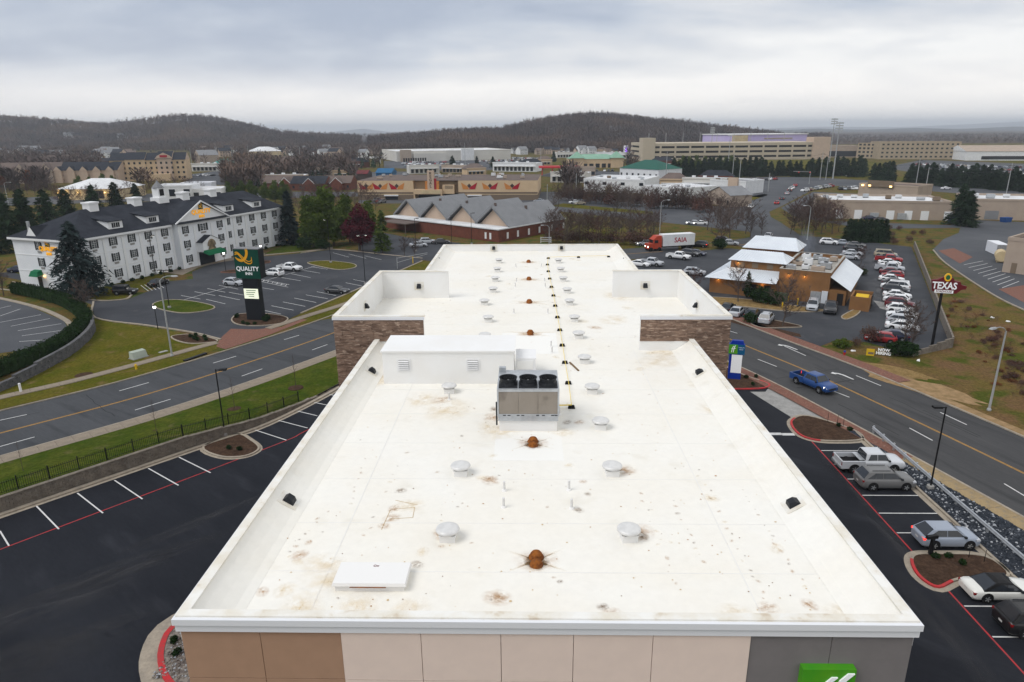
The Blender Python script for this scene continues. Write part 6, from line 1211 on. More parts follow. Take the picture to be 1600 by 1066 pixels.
for x, z, y in ((1.2, 4.7, -.2), (4.0, 4.7, -.2), (-8.4, 5.6, 2.4), (-11.0, 2.7, -1.1), (-2.9, 2.75, -1.1)):
    l_ = link('wall_lamp', None, rs, (x, y, z)); build(MB().lathe([(.03, .12), (.2, .0), (.2, -.02)][::-1], 10), 'lamp_shade', 'black_metal', l_); build(MB().lathe([(.09, -.06), (.09, -.01)], 8), 'bulb', 'lamp_warm', l_); ld = bpy.data.lights.new('lamp', 'POINT'); ld.energy = 14; ld.color = (1, .55, .15); ld.shadow_soft_size = .12; lo = bpy.data.objects.new('lamp', ld); COL.objects.link(lo); lo.parent = l_; lo.location = (0, -.22, -.22)
# kitchen roof machinery
g = random.Random(5)
for i, (x, y, w, d, h) in enumerate(((1.0, 3.0, 1.6, 1.4, 1.0), (3.2, 5.0, 1.2, 1.2, .9), (5.6, 3.2, 2.2, 1.4, 1.1), (6.3, 7.5, 2.0, 1.6, 1.2), (3.0, 9.5, 1.4, 1.2, 1.3), (1.2, 8.2, 1.8, 1.0, .8), (5.2, 12.5, 1.8, 1.4, 1.1), (2.0, 13.6, 1.3, 1.3, 1.5), (6.6, 16, 1.3, 1.3, .9), (3.6, 16.6, 1.6, 1.2, 1.0), (1.0, 17.2, .9, .9, .7))):
    u_ = link('roof_unit', None, rs, (x, y, 4.92)); build(MB().box(-w/2, -d/2, .15, w/2, d/2, h), 'cabinet', ('galvanised', 'white_paint', 'stucco_beige')[i % 3], u_); build(MB().box(-w/2+.1, -d/2+.1, 0, w/2-.1, d/2-.1, .15), 'curb', 'dark_plastic', u_); build(MB().lathe([(.35, 0), (.4, .12), (.2, .16)], 10), 'fan_cowl', 'dark_plastic' if i % 2 else 'galvanised', u_, (0, 0, h))
# smoke from the kitchen stack: a small soft-edged volume
ms = bpy.data.materials.new('kitchen_smoke'); ms.use_nodes = True; t = ms.node_tree; t.nodes.remove(t.nodes['Principled BSDF']); pv = t.nodes.new('ShaderNodeVolumePrincipled'); pv.inputs['Color'].default_value = (.62, .70, .85, 1)
co = t.nodes.new('ShaderNodeTexCoord'); nz = t.nodes.new('ShaderNodeTexNoise'); nz.inputs['Scale'].default_value = 1.6; nz.inputs['Detail'].default_value = 4; t.links.new(co.outputs['Object'], nz.inputs['Vector'])
ln = t.nodes.new('ShaderNodeVectorMath'); ln.operation = 'LENGTH'; t.links.new(co.outputs['Object'], ln.inputs[0]); q1 = t.nodes.new('ShaderNodeMapRange'); q1.inputs[1].default_value = .35; q1.inputs[2].default_value = 1.0; q1.inputs[3].default_value = 1; q1.inputs[4].default_value = 0; t.links.new(ln.outputs['Value'], q1.inputs[0]); q2 = t.nodes.new('ShaderNodeMapRange'); q2.inputs[1].default_value = .42; q2.inputs[2].default_value = .65; t.links.new(nz.outputs['Fac'], q2.inputs[0]); q3 = t.nodes.new('ShaderNodeMath'); q3.operation = 'MULTIPLY'; t.links.new(q1.outputs[0], q3.inputs[0]); t.links.new(q2.outputs[0], q3.inputs[1]); q4 = t.nodes.new('ShaderNodeMath'); q4.operation = 'MULTIPLY'; q4.inputs[1].default_value = .22; t.links.new(q3.outputs[0], q4.inputs[0]); t.links.new(q4.outputs[0], pv.inputs['Density']); t.links.new(pv.outputs[0], t.nodes['Material Output'].inputs['Volume']); MATS['kitchen_smoke'] = ms
sp = rs.location.xy+Vector((.862, -.507))*2+Vector((.507, .862))*15
sm2 = MB(); rings = [(0.05, -1.0), (.5, -.85), (.87, -.5), (1.0, 0), (.87, .5), (.5, .85), (.05, 1.0)]; sm2.lathe(rings, 14); sm2.f.append(tuple(range(13, -1, -1))); sm2.m.append(0)
smk = build(sm2, 'kitchen_smoke', 'kitchen_smoke', None, (sp.x-.6, sp.y, 8.6)); smk.scale = (1.9, 1.7, 3.6); smk.rotation_euler = (0, R(-22), 0); tag(smk, 'thin bluish smoke drifting up from the restaurant kitchen roof', 'smoke', None, 'stuff')
# bin enclosure
en = thing('bin_enclosure', 'brick bin enclosure with a yellow lid showing, right of the restaurant', 'enclosure', (rs.location.x, rs.location.y, 0), rs.rotation_euler.z); m = MB(); m.box(11.9, -2.4, 0, 15.0, -2.15, 2.4); m.box(11.9, -2.148, 0, 12.15, 3.2, 2.4); m.box(14.75, -2.148, 0, 15.0, .2, 2.4); m.box(12.152, 2.95, 0, 15.0, 3.2, 2.4); build(m, 'wall', 'brick_orange', en); build(MB().box(15.01, .3, 0, 15.09, 2.9, 2.3), 'gate', 'black_metal', en)
dm = thing('waste_bin', 'dark waste container with yellow lid inside the brick enclosure', 'bin', (rs.location.x, rs.location.y, 0), rs.rotation_euler.z); build(MB().box(12.5, -1.0, 0, 14.5, 2.0, 1.7), 'container', 'dark_plastic', dm); build(MB().hexa([(12.45, -1.05, 1.71), (14.55, -1.05, 1.71), (14.55, 2.05, 1.71), (12.45, 2.05, 1.71), (12.5, -1, 1.8), (14.5, -1, 1.8), (14.5, 2, 2.1), (12.5, 2, 2.1)]), 'lid', 'bollard_yellow', dm)
tr_ = thing('transformer_box', 'green electrical box behind yellow bollards beside the restaurant', 'utility box', (*at(1221, 471).xy, 0), R(-30)); build(MB().box(-1.0, -.8, .1, 1.0, .8, 1.5), 'cabinet', 'green_box', tr_); build(MB().box(-1.1, -.9, 0, 1.1, .9, .1), 'pad', 'concrete_grey', tr_)
for i, (x, y) in enumerate(((1222, 482), (1231, 472), (1246, 476))): tag(build(MB().lathe([(.12, 0), (.12, 1.1), (.06, 1.17)], 10), 'bollard', 'bollard_yellow', None, (*at(x, y).xy, 0)), 'yellow bollard '+('left of the bare tree by the green box', 'nearest the green box', 'right of the bare tree by the green box')[i], 'bollard', 'yellow bollards')
cn = thing('utility_cabinet', 'grey metal cabinets against the restaurant wall above the silver off-roader', 'cabinet', (*at(1282, 474).xy, 0), R(-30)); build(MB().box(-1.8, -.4, .1, -.1, .4, 2.1), 'cabinet_body', 'galvanised', cn); build(MB().box(0, -.4, .1, 1.0, .4, 2.3), 'cabinet_body', 'roof_metal', cn)
# wall along the east side of the lot
A, B = at(1428, 386).xy, at(1487, 543).xy; wl = thing('concrete_wall', 'long low grey concrete wall along the right side of the restaurant car park', 'wall'); d = (B-A); nseg = 22
for k in range(nseg): a = A+d*(k/nseg); b = A+d*((k+.985)/nseg); build(MB().bar((*a, .75), (*b, .75), .25, 1.5), 'wall_panel', 'wallblock', wl)
C_ = at(1425, 557).xy; 
for k in range(5): a = B+(C_-B)*(k/5); b = B+(C_-B)*((k+.98)/5); build(MB().bar((*a, .7-.1*k), (*b, .7-.1*k), .25, 1.4-.2*k), 'wall_panel', 'wallblock', wl)
# tall restaurant sign
ts = thing('tall_restaurant_sign', 'tall restaurant sign, white lettering on a dark red map-shaped board with gold disc', 'sign', (*at(1456, 541).xy, 0), R(-18)); ts.scale = (.76, .76, .98); build(MB().tube((0, 0, 0), (0, 0, 8.3), .26, .24, 12), 'sign_post', 'black_metal', ts)
m = MB(); pts = [(-1.6, 8.2), (2.2, 8.0), (2.9, 8.6), (3.6, 8.7), (3.7, 9.15), (2.8, 9.3), (2.6, 9.7), (1.6, 9.8), (1.4, 10.2), (-.2, 10.3), (-1.0, 9.9), (-2.0, 9.8)]
m.poly([(x, -.35, z) for x, z in pts]); m.poly([(x, .35, z) for x, z in pts][::-1])
for (a, b), (c, d2) in zip(pts, pts[1:]+pts[:1]): m.poly([(a, -.35, b), (a, .35, b), (c, .35, d2), (c, -.35, d2)])
build(m, 'sign_board', 'tr_red', ts); text('TEXAS', 1.35, 'sign_white', ts, (.15, -.42, 9.05), (R(90), 0, 0), .06, .03, sx=1.0); build(MB().box(-1.3, -.43, 8.02, 1.7, -.36, 8.45), 'name_plate', 'sign_white', ts); text('ROADHOUSE', .42, 'tr_red', ts, (.2, -.44, 8.24), (R(90), 0, 0), .005, .008)
m = MB(); m.lathe([(.58, -.12), (.58, .12)], 20); ds = build(m, 'gold_disc', 'sign_gold', ts, (.45, -.35, 10.3)); ds.rotation_euler = (R(90), 0, 0); o = build(MB().lathe([(.36, 0), (.36, .03)], 12), 'green_disc', 'tr_green', ts, (.45, -.475, 10.3)); o.rotation_euler = (R(90), 0, 0)
# verge things on the restaurant side
nh = thing('hiring_sign', 'yard sign of white letters NOW HIRING in the grass before the round hedge', 'sign', (*at(1379, 556).xy, .02), R(-22)); nh.scale = (.58, .58, .58); text('NOW', .95, 'sign_white', nh, (.1, 0, 1.35), (R(90), 0, 0), .06, .03); text('HIRING', .95, 'sign_white', nh, (.1, 0, .5), (R(90), 0, 0), .06, .03); build(MB().box(-1.6, .07, 0, 1.8, .1, .1), 'base_rail', 'black_metal', nh)
yb = thing('yellow_board', 'bright yellow yard board with a brown emblem left of the hiring letters', 'sign', (*at(1359, 557).xy, .02), R(-20)); yb.scale = (.75, .75, .75); build(MB().box(-.65, 0, .1, .65, .05, 1.4), 'board', 'bollard_yellow', yb); build(MB().box(-.35, -.02, .4, .55, -.001, .8), 'emblem', 'stucco_brown', yb)
hy = thing('hydrant', 'red hydrant with blue top on the verge of the right-hand road', 'hydrant', (*at(1319, 556).xy, .02)); build(MB().lathe([(.18, 0), (.13, .08), (.13, .5)], 10), 'barrel', 'hydrant_red', hy); build(MB().lathe([(.16, .5), (.13, .68), (.03, .78)], 10), 'bonnet', 'hydrant_blue', hy); build(MB().tube((-.24, 0, .38), (.24, 0, .38), .07, n=8), 'outlet', 'hydrant_red', hy)
cobra(1545, 642, 9.7, 2.0, R(205), 'pale grey street lamp on the grass bank at the right edge'); 
for i, (x, y, l) in enumerate(((1333, 549, 'beside the hydrant'), (1435, 564, 'in front of the round hedge'), (1550, 497, 'far up the grass bank'), (1575, 503, 'near the right edge of the bank'))): tag(build(MB().hexa([(-.3, -.2, 0), (.3, -.15, 0), (.25, .2, 0), (-.28, .2, 0), (-.2, -.15, .12), (.25, -.1, .2), (.2, .15, .1), (-.2, .15, .16)]), 'litter', 'white_plain', None, (*at(x, y).xy, .03), i), 'scrap of white litter on the grass '+l, 'litter')
# small plants in the hotel islands
for i, (px, py, l) in enumerate(((358, 703, 'left of the pair in the island by the dark parking lamp'), (375, 705, 'right of the pair in the island by the dark parking lamp'), (273, 1005, 'upper one on the stony island at the hotel corner'), (278, 1024, 'lower one on the stony island at the hotel corner'), (1462, 874, 'nearest the stump in the right island'), (1482, 873, 'at the back of the right island'), (1503, 884, 'by the white convertible in the right island'), (1310, 668, 'left one in the island near the driveway'), (1327, 674, 'right one in the island near the driveway'), (1166, 592, 'behind the hotel pylon sign'), (1181, 591, 'right of the hotel pylon sign'), (1176, 603, 'nearest the red kerb by the pylon sign'))): shrub(px, py, 'small green shrub, '+l, .62, .1)
p = at(1453, 868); tag(build(MB().hexa([(-.12, -.12, 0), (.12, -.12, 0), (.12, .12, 0), (-.12, .12, 0), (-.1, -.1, 1.4), (.1, -.1, 1.4), (.1, .1, 1.4), (-.1, .1, 1.4)]).box(-.55, -.12, 1.35, .3, .12, 1.6), 'low_post_lamp', 'black_metal', None, (p.x, p.y, .1), R(10)), 'dark low floodlight post in the right planted island', 'floodlight')
for i, (px, py) in enumerate(((1513, 873), (1537, 880), (1293, 660), (1308, 663), (1317, 668))): tag(build(MB().lathe([(.025, 0), (.02, 1.0)], 5), 'marker_rod', 'black_metal', None, (*at(px, py).xy, .1)), 'thin dark rod stuck in the '+('right island beside the white convertible', 'right island by the drain', 'driveway island, left one', 'driveway island, middle one', 'driveway island, right one')[i], 'rod')
# ------------------------------------------------------------------ trees near and middle distance
SPR = tree_proto('spruce_tree', 'tree', *conifer(1, 14.3, 6.0, 'leaf_spruce', 5600, .28, .6, .05, .75, 1.1))
CON = [tree_proto('conifer_tree', 'tree', *conifer(10+i, 10.0, (3.4, 3.0, 3.8)[i], 'leaf_conifer', 3400, .2, .45, .03, .65, 1.2)) for i in range(3)]
PIN = [tree_proto('pine_tree', 'tree', MB().tube((0, 0, 0), (0, 0, 9), .25, .08, 7).mesh('trunk', ['bark']), leafy(20+i, [(0, 0, 4, 5.0, 3.8), (1.6, .6, 7, 4.0, 3.2), (-1.5, -.7, 8.8, 3.4, 3.0), (.3, -.7, 11.6, 2.2, 2.6), (-2.6, 1.2, 5.8, 3.2, 2.8)], 'leaf_pine', 9000, .30)) for i in range(2)]
CED = tree_proto('cedar_tree', 'tree', *conifer(41, 14.5, 3.2, 'leaf_spruce', 4200, .25, .3, .02, .7, 1.2))
BUR = tree_proto('burgundy_tree', 'tree', MB().tube((0, 0, 0), (0, 0, 6), .28, .1, 7).mesh('trunk', ['bark']), leafy(55, [(0, 0, 4.6, 3.5, 3.2), (1.8, .6, 5.2, 2.3, 2.4), (-1.9, -.3, 5.0, 2.3, 2.4), (.2, .2, 7.6, 2.4, 2.6), (.5, -.8, 3.2, 3.0, 1.8)], 'leaf_burgundy', 7000, .24))
ARB = tree_proto('arborvitae', 'tree', None, leafy(60, [(0, 0, 1.0, .8, 1.0), (0, 0, 2.2, .65, 1.3), (0, 0, 3.3, .35, .9)], 'leaf_hedge', 900, .13))
TPI = tree_proto('narrow_evergreen', 'tree', *conifer(63, 11.5, 2.4, 'leaf_pine', 1900, .3, .5, .08, .55, 1.15))
BUSH = tree_proto('round_bush', 'bush', None, leafy(66, [(0, 0, 1.1, 1.7, 1.15), (.7, .2, 1.0, 1.3, 1.0), (-.7, -.2, 1.0, 1.3, 1.0)], 'leaf_hedge', 3000, .14))
LIME = tree_proto('yellow_green_bush', 'bush', None, leafy(67, [(0, 0, .8, 1.5, .9)], 'leaf_lime', 1300, .13))
BR = [tree_proto('bare_tree', 'tree', *bare_tree(100+i, 9.0, (7, 8, 6, 7.5)[i], 'twig' if i != 3 else 'twig_red', (.55, .4, .8, .55)[i], 1.15)) for i in range(4)]
BRB = [tree_proto('bare_bush', 'bush', None, leafy(71+i, [(0, 0, 1.0, 1.3, 1.1), (.5, .3, .8, 1.0, .8)], ('brush_brown', 'twig_red')[i], 700, .10)) for i in range(2)]
def G(px, py, z=0.0): return (*at(px, py).xy, z)
plant(SPR, G(128, 463), 'big blue-green spruce in front of the left end of the white inn')
plant(BR[0], G(136, 487), 'bare tree just below the big spruce at the inn', scale=.72); plant(BR[2], G(6, 462), 'bare tree cut by the left edge below the inn', scale=.8)
for i, (x, y, s) in enumerate(((12, 400, 1.5), (45, 392, 1.45), (78, 380, 1.3), (108, 370, 1.2), (-14, 415, 1.6), (150, 356, 1.15), (183, 346, 1.1), (215, 343, 1.0))):
    plant(CON[i % 3], G(x, y-18), 'dark evergreen behind the inn roof, '+['second', 'third', 'fourth', 'fifth', 'first', 'sixth', 'seventh', 'eighth'][i]+' from the left edge', 'dark evergreens behind the inn', scale=s)
plant(CED, G(455, 382), 'tall dark cedar at the right end of the white inn'); plant(PIN[0], G(490, 386), 'leftmost full green pine right of the inn', scale=1.0); plant(PIN[1], G(522, 384), 'middle full green pine between cedar and burgundy tree', scale=1.12); plant(PIN[0], G(547, 380), 'green pine directly behind the burgundy tree', scale=.98); plant(PIN[1], G(505, 372), 'green pine at the back between the two front pines', scale=1.1); plant(PIN[0], G(575, 380), 'green pine right behind the burgundy tree', scale=.85)
plant(BUR, G(563, 393), 'dark burgundy-leaved round tree by the inn car park', scale=1.22); plant(TPI, G(598, 396), 'narrow green evergreen right of the burgundy tree', scale=.95)
plant(BUSH, G(478, 389), 'wide dark bush between cedar and pines', scale=1.6); plant(BUSH, G(505, 390), 'wide dark bush under the pines', scale=1.3)
plant(BR[2], G(632, 401), 'bare multi-stemmed tree at the edge of the clinic lot', scale=.62); plant(BR[2], G(648, 401), 'second bare multi-stemmed tree near the lot barrier', scale=.55); plant(BR[1], G(408, 409), 'small brown-leaved bare tree behind the tall green sign', scale=.4)
# barrier gate by the inn lot
bg_ = thing('barrier_gate', 'grey pipe barrier gate with yellow post at the far corner of the inn lot', 'gate', G(621, 420)); q = at(668, 404); d = Vector((q.x, q.y))-bg_.location.xy; m = MB(); m.tube((0, 0, 0), (0, 0, 2.6), .07); m.tube((0, 0, 2.4), (d.x, d.y, 1.4), .06); m.tube((0, 0, 1.4), (d.x, d.y, 1.1), .05); build(m, 'frame', 'steel_pole', bg_); build(MB().tube((d.x*.5, d.y*.5, 0), (d.x*.5, d.y*.5, 1.6), .12), 'post', 'bollard_yellow', bg_)
# round the restaurant
plant(BR[0], G(1153, 472), 'spreading bare tree in front of the restaurant porch', scale=.85); plant(BR[1], G(1222, 510), 'bare multi-branched tree in the island by the silver crossover', scale=1.0); plant(BR[3], G(1085, 455), 'bare twiggy tree just behind the right stone wing', scale=.55)
for i, x in enumerate((1243, 1259)): plant(ARB, G(x, 462), 'cone-shaped evergreen against the restaurant wall, '+('left', 'right')[i]+' of the pair', scale=1.15)
plant(ARB, G(1167, 466), 'dark upright evergreen left of the big restaurant bush', scale=1.25); plant(BUSH, G(1190, 473), 'big rounded dark bush before the restaurant windows, left half', scale=1.35); plant(BUSH, G(1208, 476), 'big rounded dark bush before the restaurant windows, right half', scale=1.15)
plant(BUSH, G(1172, 504), 'clipped green bush left of the silver crossover', scale=.8); plant(LIME, G(1318, 544), 'yellow-green low bush at the restaurant entrance', scale=.85); plant(LIME, G(1308, 541), 'small yellow-green bush left of the entrance bush', scale=.6); plant(BRB[0], G(1338, 543), 'brown leafless bush at the restaurant entrance', scale=.8); plant(BRB[1], G(1365, 537), 'tall dark bare bush behind the hiring letters', scale=1.2); plant(BRB[0], G(1357, 530), 'brown bush at the back of the entrance bed', scale=1.1)
plant(BUSH, G(1403, 556), 'round clipped dark hedge at the near end of the car row, left part', scale=1.0); plant(BUSH, G(1417, 556), 'round clipped dark hedge at the near end of the car row, right part', scale=.95); plant(BR[2], G(1422, 552), 'bare thin tree among the white cars beside the sign post', scale=.8); plant(BR[2], G(1412, 535), 'slender bare tree left of the tall restaurant sign', scale=.75)
plant(BUSH, G(1347, 430), 'round dark bush right of the lean-to roof', scale=.7); plant(BR[3], G(1345, 412), 'bare reddish tree right of the lean-to roof', scale=.5); plant(BR[1], G(1338, 440), 'bare tree beside the bin enclosure', scale=.45)
plant(BR[1], G(1124, 388), 'large bare tree with ivy foot left of the restaurant', scale=1.25); plant(BUSH, G(1124, 389), 'dark ivy bush at the foot of the large bare tree', scale=1.3)
for i, (x, y, s) in enumerate(((1140, 372, 1.3), (1165, 365, 1.2), (1172, 372, .9), (1105, 360, 1.2), (1120, 352, 1.2), (1235, 366, 1.1), (1252, 368, 1.0), (1270, 368, 1.0), (1258, 356, .9), (1262, 345, .7), (1265, 352, 1.2), (1290, 358, 1.2), (1310, 362, 1.0), (1150, 358, 1.2), (1190, 366, .7), (1240, 360, 1.2), (1258, 362, 1.3), (1275, 360, 1.2), (1283, 366, 1.1), (1300, 366, 1.1), (1133, 362, 1.2), (1250, 352, .8), (1125, 345, 1.0))): plant(BR[i % 4], G(x, y), 'bare grey-brown tree in the thicket behind the restaurant', 'bare trees behind the restaurant', scale=s)
for i, (x, y) in enumerate(((1325, 377), (1333, 378), (1341, 377), (1349, 378), (1357, 378), (1365, 378), (1373, 378), (1381, 378))): plant(CON[i % 3], G(x, y), nth(i)+' dark evergreen from the left in the row behind the restaurant lot', 'evergreen row behind the restaurant lot', scale=.62)
# tree belt in front of the far lot
for i in range(15):
    x = 655+i*25.5; plant(BR[i % 4], G(x+random.uniform(-5, 5), 378+random.uniform(-5, 3)+(i > 7)*3), 'bare rounded tree in the belt beyond the far end of the hotel roof', 'bare tree belt behind the hotel', scale=random.uniform(.8, 1.0)) if x > 850 else None
for i in range(16): plant(BRB[i % 2], G(862+i*11+random.uniform(-2, 2), 379+i*.35), nth(i)+' brown hedge bush from the left under the bare belt beyond the hotel', 'brown hedge beyond the hotel', scale=random.uniform(1.5, 2.1))
for i in range(26): plant(BR[(i*3) % 4], G(862+i*6.6+random.uniform(-4, 4), 366+random.uniform(-4, 6)), 'bare rounded tree in the belt beyond the far end of the hotel roof', 'bare tree belt behind the hotel', scale=random.uniform(.75, .95))
for x, y, s, l in ((962, 340, 1.2, 'left big bare tree in the grass strip of the far lot'), (985, 342, 1.25, 'right big bare tree in the grass strip of the far lot'), (864, 334, .9, 'small bare tree at the end of the cinema lot'), (1015, 335, 1.0, 'bare tree right of the grass strip in the far lot'), (873, 322, 1.15, 'bare tree beside the right cinema wall')): plant(BR[int(x) % 4], G(x, y), l, scale=s)
for i in range(62): plant(BR[i % 4] if i % 3 else BRB[i % 2], G(880+i*3.7+random.uniform(-3, 3), 315+i*.27+random.uniform(-3, 2)), 'bare tree or bush in the thicket before the white metal shed', 'thicket before the white shed', scale=random.uniform(.75, 1.15) if i % 3 else 3.0)
GOLD = tree_proto('golden_bush', 'bush', None, leafy(81, [(0, 0, 3, 2.2, 3.0), (1, .5, 2.5, 1.8, 2.4)], 'leaf_gold', 1100, .22))
plant(GOLD, G(1068, 324), 'yellow willow-like bush in the thicket right of centre', scale=1.0); plant(GOLD, G(952, 305), 'yellow bush before the white metal shed', scale=.9)
# brush on the grass bank
RBUSH = tree_proto('russet_bush', 'bush', None, leafy(83, [(0, 0, .6, .9, .7), (.5, .2, .4, .7, .5)], 'leaf_rust', 420, .10))
BRT = [tree_proto('tangled_brush', 'bush', *bare_tree(140+i, 1.7, 3.2, ('leaf_rust', 'brush_brown')[i], .9, .8, .03)) for i in range(2)]
for i in range(150):
    t = random.random(); x = 1466+t*160+random.gauss(0, 17); y = 450+t*170+random.gauss(0, 14)
    if x > 1480:
        o = plant((BRT[1], BRT[0], BRT[1], RBUSH, BRB[1])[i % 5], G(x, y), 'low russet brush on the grass bank right of the restaurant sign', 'russet brush on the bank', scale=random.uniform(.45, .95)*(1 if i % 5 < 3 else .6), stretch=random.uniform(.6, 1.0)); o.scale.x *= random.uniform(.8, 1.7)
# ------------------------------------------------------------------ buildings farther off
def frame(a, b, z=0.0):
    A, B = at(*a), at(*b); d = (B-A).xy; return A, d.length, math.atan2(d.y, d.x)
def bldg(name, label, cat, a, b, depth, h, wall, roof='flat', rm='roof_white', rh=3.0, rows=0, cols=0, ww=1.2, wh=1.4, z0=1.2, step=3.0, wm='glass_dark', over=.4, margin=1.5, group=None):
    A, L_, an = frame(a, b); o = thing(name, label, cat, tuple(A), an, group); o['_L'] = L_; del o['_L']
    build(MB().box(0, 0, 0, L_, depth, h), 'wall', wall, o)
    if roof == 'flat':
        m = MB(); t = .35; m.box(-.1, -.1, h, L_+.1, t, h+.7); m.box(-.1, depth-t, h, L_+.1, depth+.1, h+.7); m.box(-.1, t+.002, h, t, depth-t-.002, h+.7); m.box(L_-t, t+.002, h, L_+.1, depth-t-.002, h+.7); build(m, 'parapet', wall, o); build(MB().poly([(t, t, h+.03), (L_-t, t, h+.03), (L_-t, depth-t, h+.03), (t, depth-t, h+.03)]), 'roof', rm, o)
    elif roof in ('gable', 'hip'):
        i = 0 if roof == 'gable' else min(depth/2, L_*.35); c = depth/2; v = [(-over, -over, h), (L_+over, -over, h), (L_+over, depth+over, h), (-over, depth+over, h), (i-over*(i == 0), c, h+rh), (L_-i+over*(i == 0), c, h+rh)]; m = MB(); m.poly([v[0], v[1], v[5], v[4]]); m.poly([v[2], v[3], v[4], v[5]]); m.poly([v[1], v[2], v[5]], int(roof == 'gable')); m.poly([v[3], v[0], v[4]], int(roof == 'gable')); m.poly([v[0], v[3], v[2], v[1]], 1); build(m, 'roof', [rm, wall], o)
    elif roof == 'cross':      # ridge to the front: gable faces us
        m = MB(); c = L_/2; m.poly([(-over, -over, h), (c, -over, h+rh), (c, depth+over, h+rh), (-over, depth+over, h)]); m.poly([(c, -over, h+rh), (L_+over, -over, h), (L_+over, depth+over, h), (c, depth+over, h+rh)]); m.poly([(0, -.01, h), (L_, -.01, h), (c, -.01, h+rh-.1)], 1); m.poly([(0, depth, h), (c, depth, h+rh-.1), (L_, depth, h)], 1); build(m, 'roof', [rm, wall], o)
    if rows:
        me = MB().box(-ww/2, -.08, -wh/2, ww/2, -.005, wh/2).mesh('window', [wm])
        for r_ in range(rows):
            for c in range(cols): link('window', me, o, (margin+(L_-2*margin)*(c/max(1, cols-1) if cols > 1 else .5), 0, z0+step*r_))
    return o, L_
def unit(o, x, y, z, w, d, h, m='galvanised', nm='roof_unit'):
    u_ = link(nm, None, o, (x, y, z)); build(MB().box(-w/2, -d/2, .2, w/2, d/2, h), 'cabinet', m, u_); build(MB().box(-w/2+.1, -d/2+.1, 0, w/2-.1, d/2-.1, .2), 'curb', 'dark_plastic', u_); return u_
# --- brick clinic with four grey gables
cl_ = thing('brick_clinic', 'low red-brick clinic with a row of grey gabled roofs beyond the hotel', 'clinic')
A, B, Cc, D = at(602, 356).xy, at(780, 378).xy, at(862, 352).xy, at(690, 336).xy
B = at(779, 379).xy; u1 = (B-A).normalized(); L1 = (B-A).length; v1 = Vector((-u1.y, u1.x))
cl_.location = (A.x, A.y, 0); cl_.rotation_euler = (0, 0, math.atan2(u1.y, u1.x)); DPc = 31.0
build(MB().box(0, 0, 0, L1, DPc, 3.4), 'wall', 'brick_red', cl_); build(MB().box(-.3, -.3, 3.4, L1+.3, DPc+.3, 3.7), 'flat_roof', 'roof_white', cl_)
ng = 4; gw = L1/ng
for k in range(ng):
    x0, x1 = k*gw-.3, (k+1)*gw-.5; c = (x0+x1)/2; y0, y1 = 5.5, DPc; zt = 3.71; zr = 9.0
    m = MB(); m.poly([(x0-.6, y0-1, zt), (c, y0-1, zr), (c, y1, zr), (x0-.6, y1, zt)]); m.poly([(c, y0-1, zr), (x1+.6, y0-1, zt), (x1+.6, y1, zt), (c, y1, zr)]); g_ = build(m, 'gable_roof', 'roof_grey', cl_); build(MB().poly([(x0+.6, y0, zt), (x1-.6, y0, zt), (c, y0, zr-.7)]), 'gable_wall', 'stucco_peach', g_)
    m = MB(); m.bar((x0-.6, y0-1.05, zt+.05), (c, y0-1.05, zr), .12, .5); m.bar((x1+.6, y0-1.05, zt+.05), (c, y0-1.05, zr), .12, .5); build(m, 'barge_board', 'roof_grey', g_); build(MB().box(c+1.5, y0+12, zr-2.0, c+2.1, y0+12.6, zr-.6), 'flue', 'roof_brown', g_)
for x in (L1-5.2, L1-3.4): build(MB().box(x, -.05, .6, x+.7, -.004, 2.4), 'window', 'sign_lit' if False else 'inn_trim', cl_)
for y in (3.5, 8.0, 13, 18, 24, 30): build(MB().box(L1+.004, y, .6, L1+.05, y+.8, 2.4), 'window', 'inn_trim', cl_)
m = MB(); m.box(5, -6, 2.9, 17, -.35, 3.2, 0)
for x in (5.4, 16.4): m.tube((x, -5.6, 0), (x, -5.6, 2.9), .12, mi=0)
build(m, 'entrance_canopy', 'roof_brown', cl_)
for i, (x, y) in enumerate(((650, 393), (706, 386), (737, 382))): shoebox(x, y, 8.5, R(20), 'slim dark lamp post before the brick clinic, '+('left', 'middle', 'right')[i]+' one')
cobra(858, 384, 5.5, 1.6, R(190), 'pale curved street lamp rising behind the far roof edge'); cobra(1030, 375, 11, 1.8, R(10), 'pale street lamp behind the red-cab lorry')
# --- cinema
A, L_, an = frame((560, 313), (840, 313)); cin = thing('cinema', 'tan cinema with red and orange chevrons and a tall lettered tower', 'cinema', tuple(A), an); S = L_/280.0
def cx(px): return (px-560)*S
m = MB(); m.box(0, 0, 0, cx(648), 42, 2.4, 1); m.box(0, .02, 2.4, cx(648), 42, 8.6, 0); m.box(cx(718), 0, 0, L_, 42, 2.4, 1); m.box(cx(718), .02, 2.4, L_, 42, 8.6, 0); m.box(cx(648)+.01, 4, 0, cx(718)-.01, 42, 8.0, 0); build(m, 'wall', ['stucco_tan', 'stucco_brown'], cin)
m = MB(); m.box(-.05, -.12, 2.9, cx(648), .0, 3.6); m.box(cx(718), -.12, 2.9, L_, 0, 3.6); build(m, 'band', 'stucco_brown', cin); build(MB().poly([(0, 0, 8.62), (L_, 0, 8.62), (L_, 42, 8.62), (0, 42, 8.62)]), 'roof', 'roof_brown', cin)
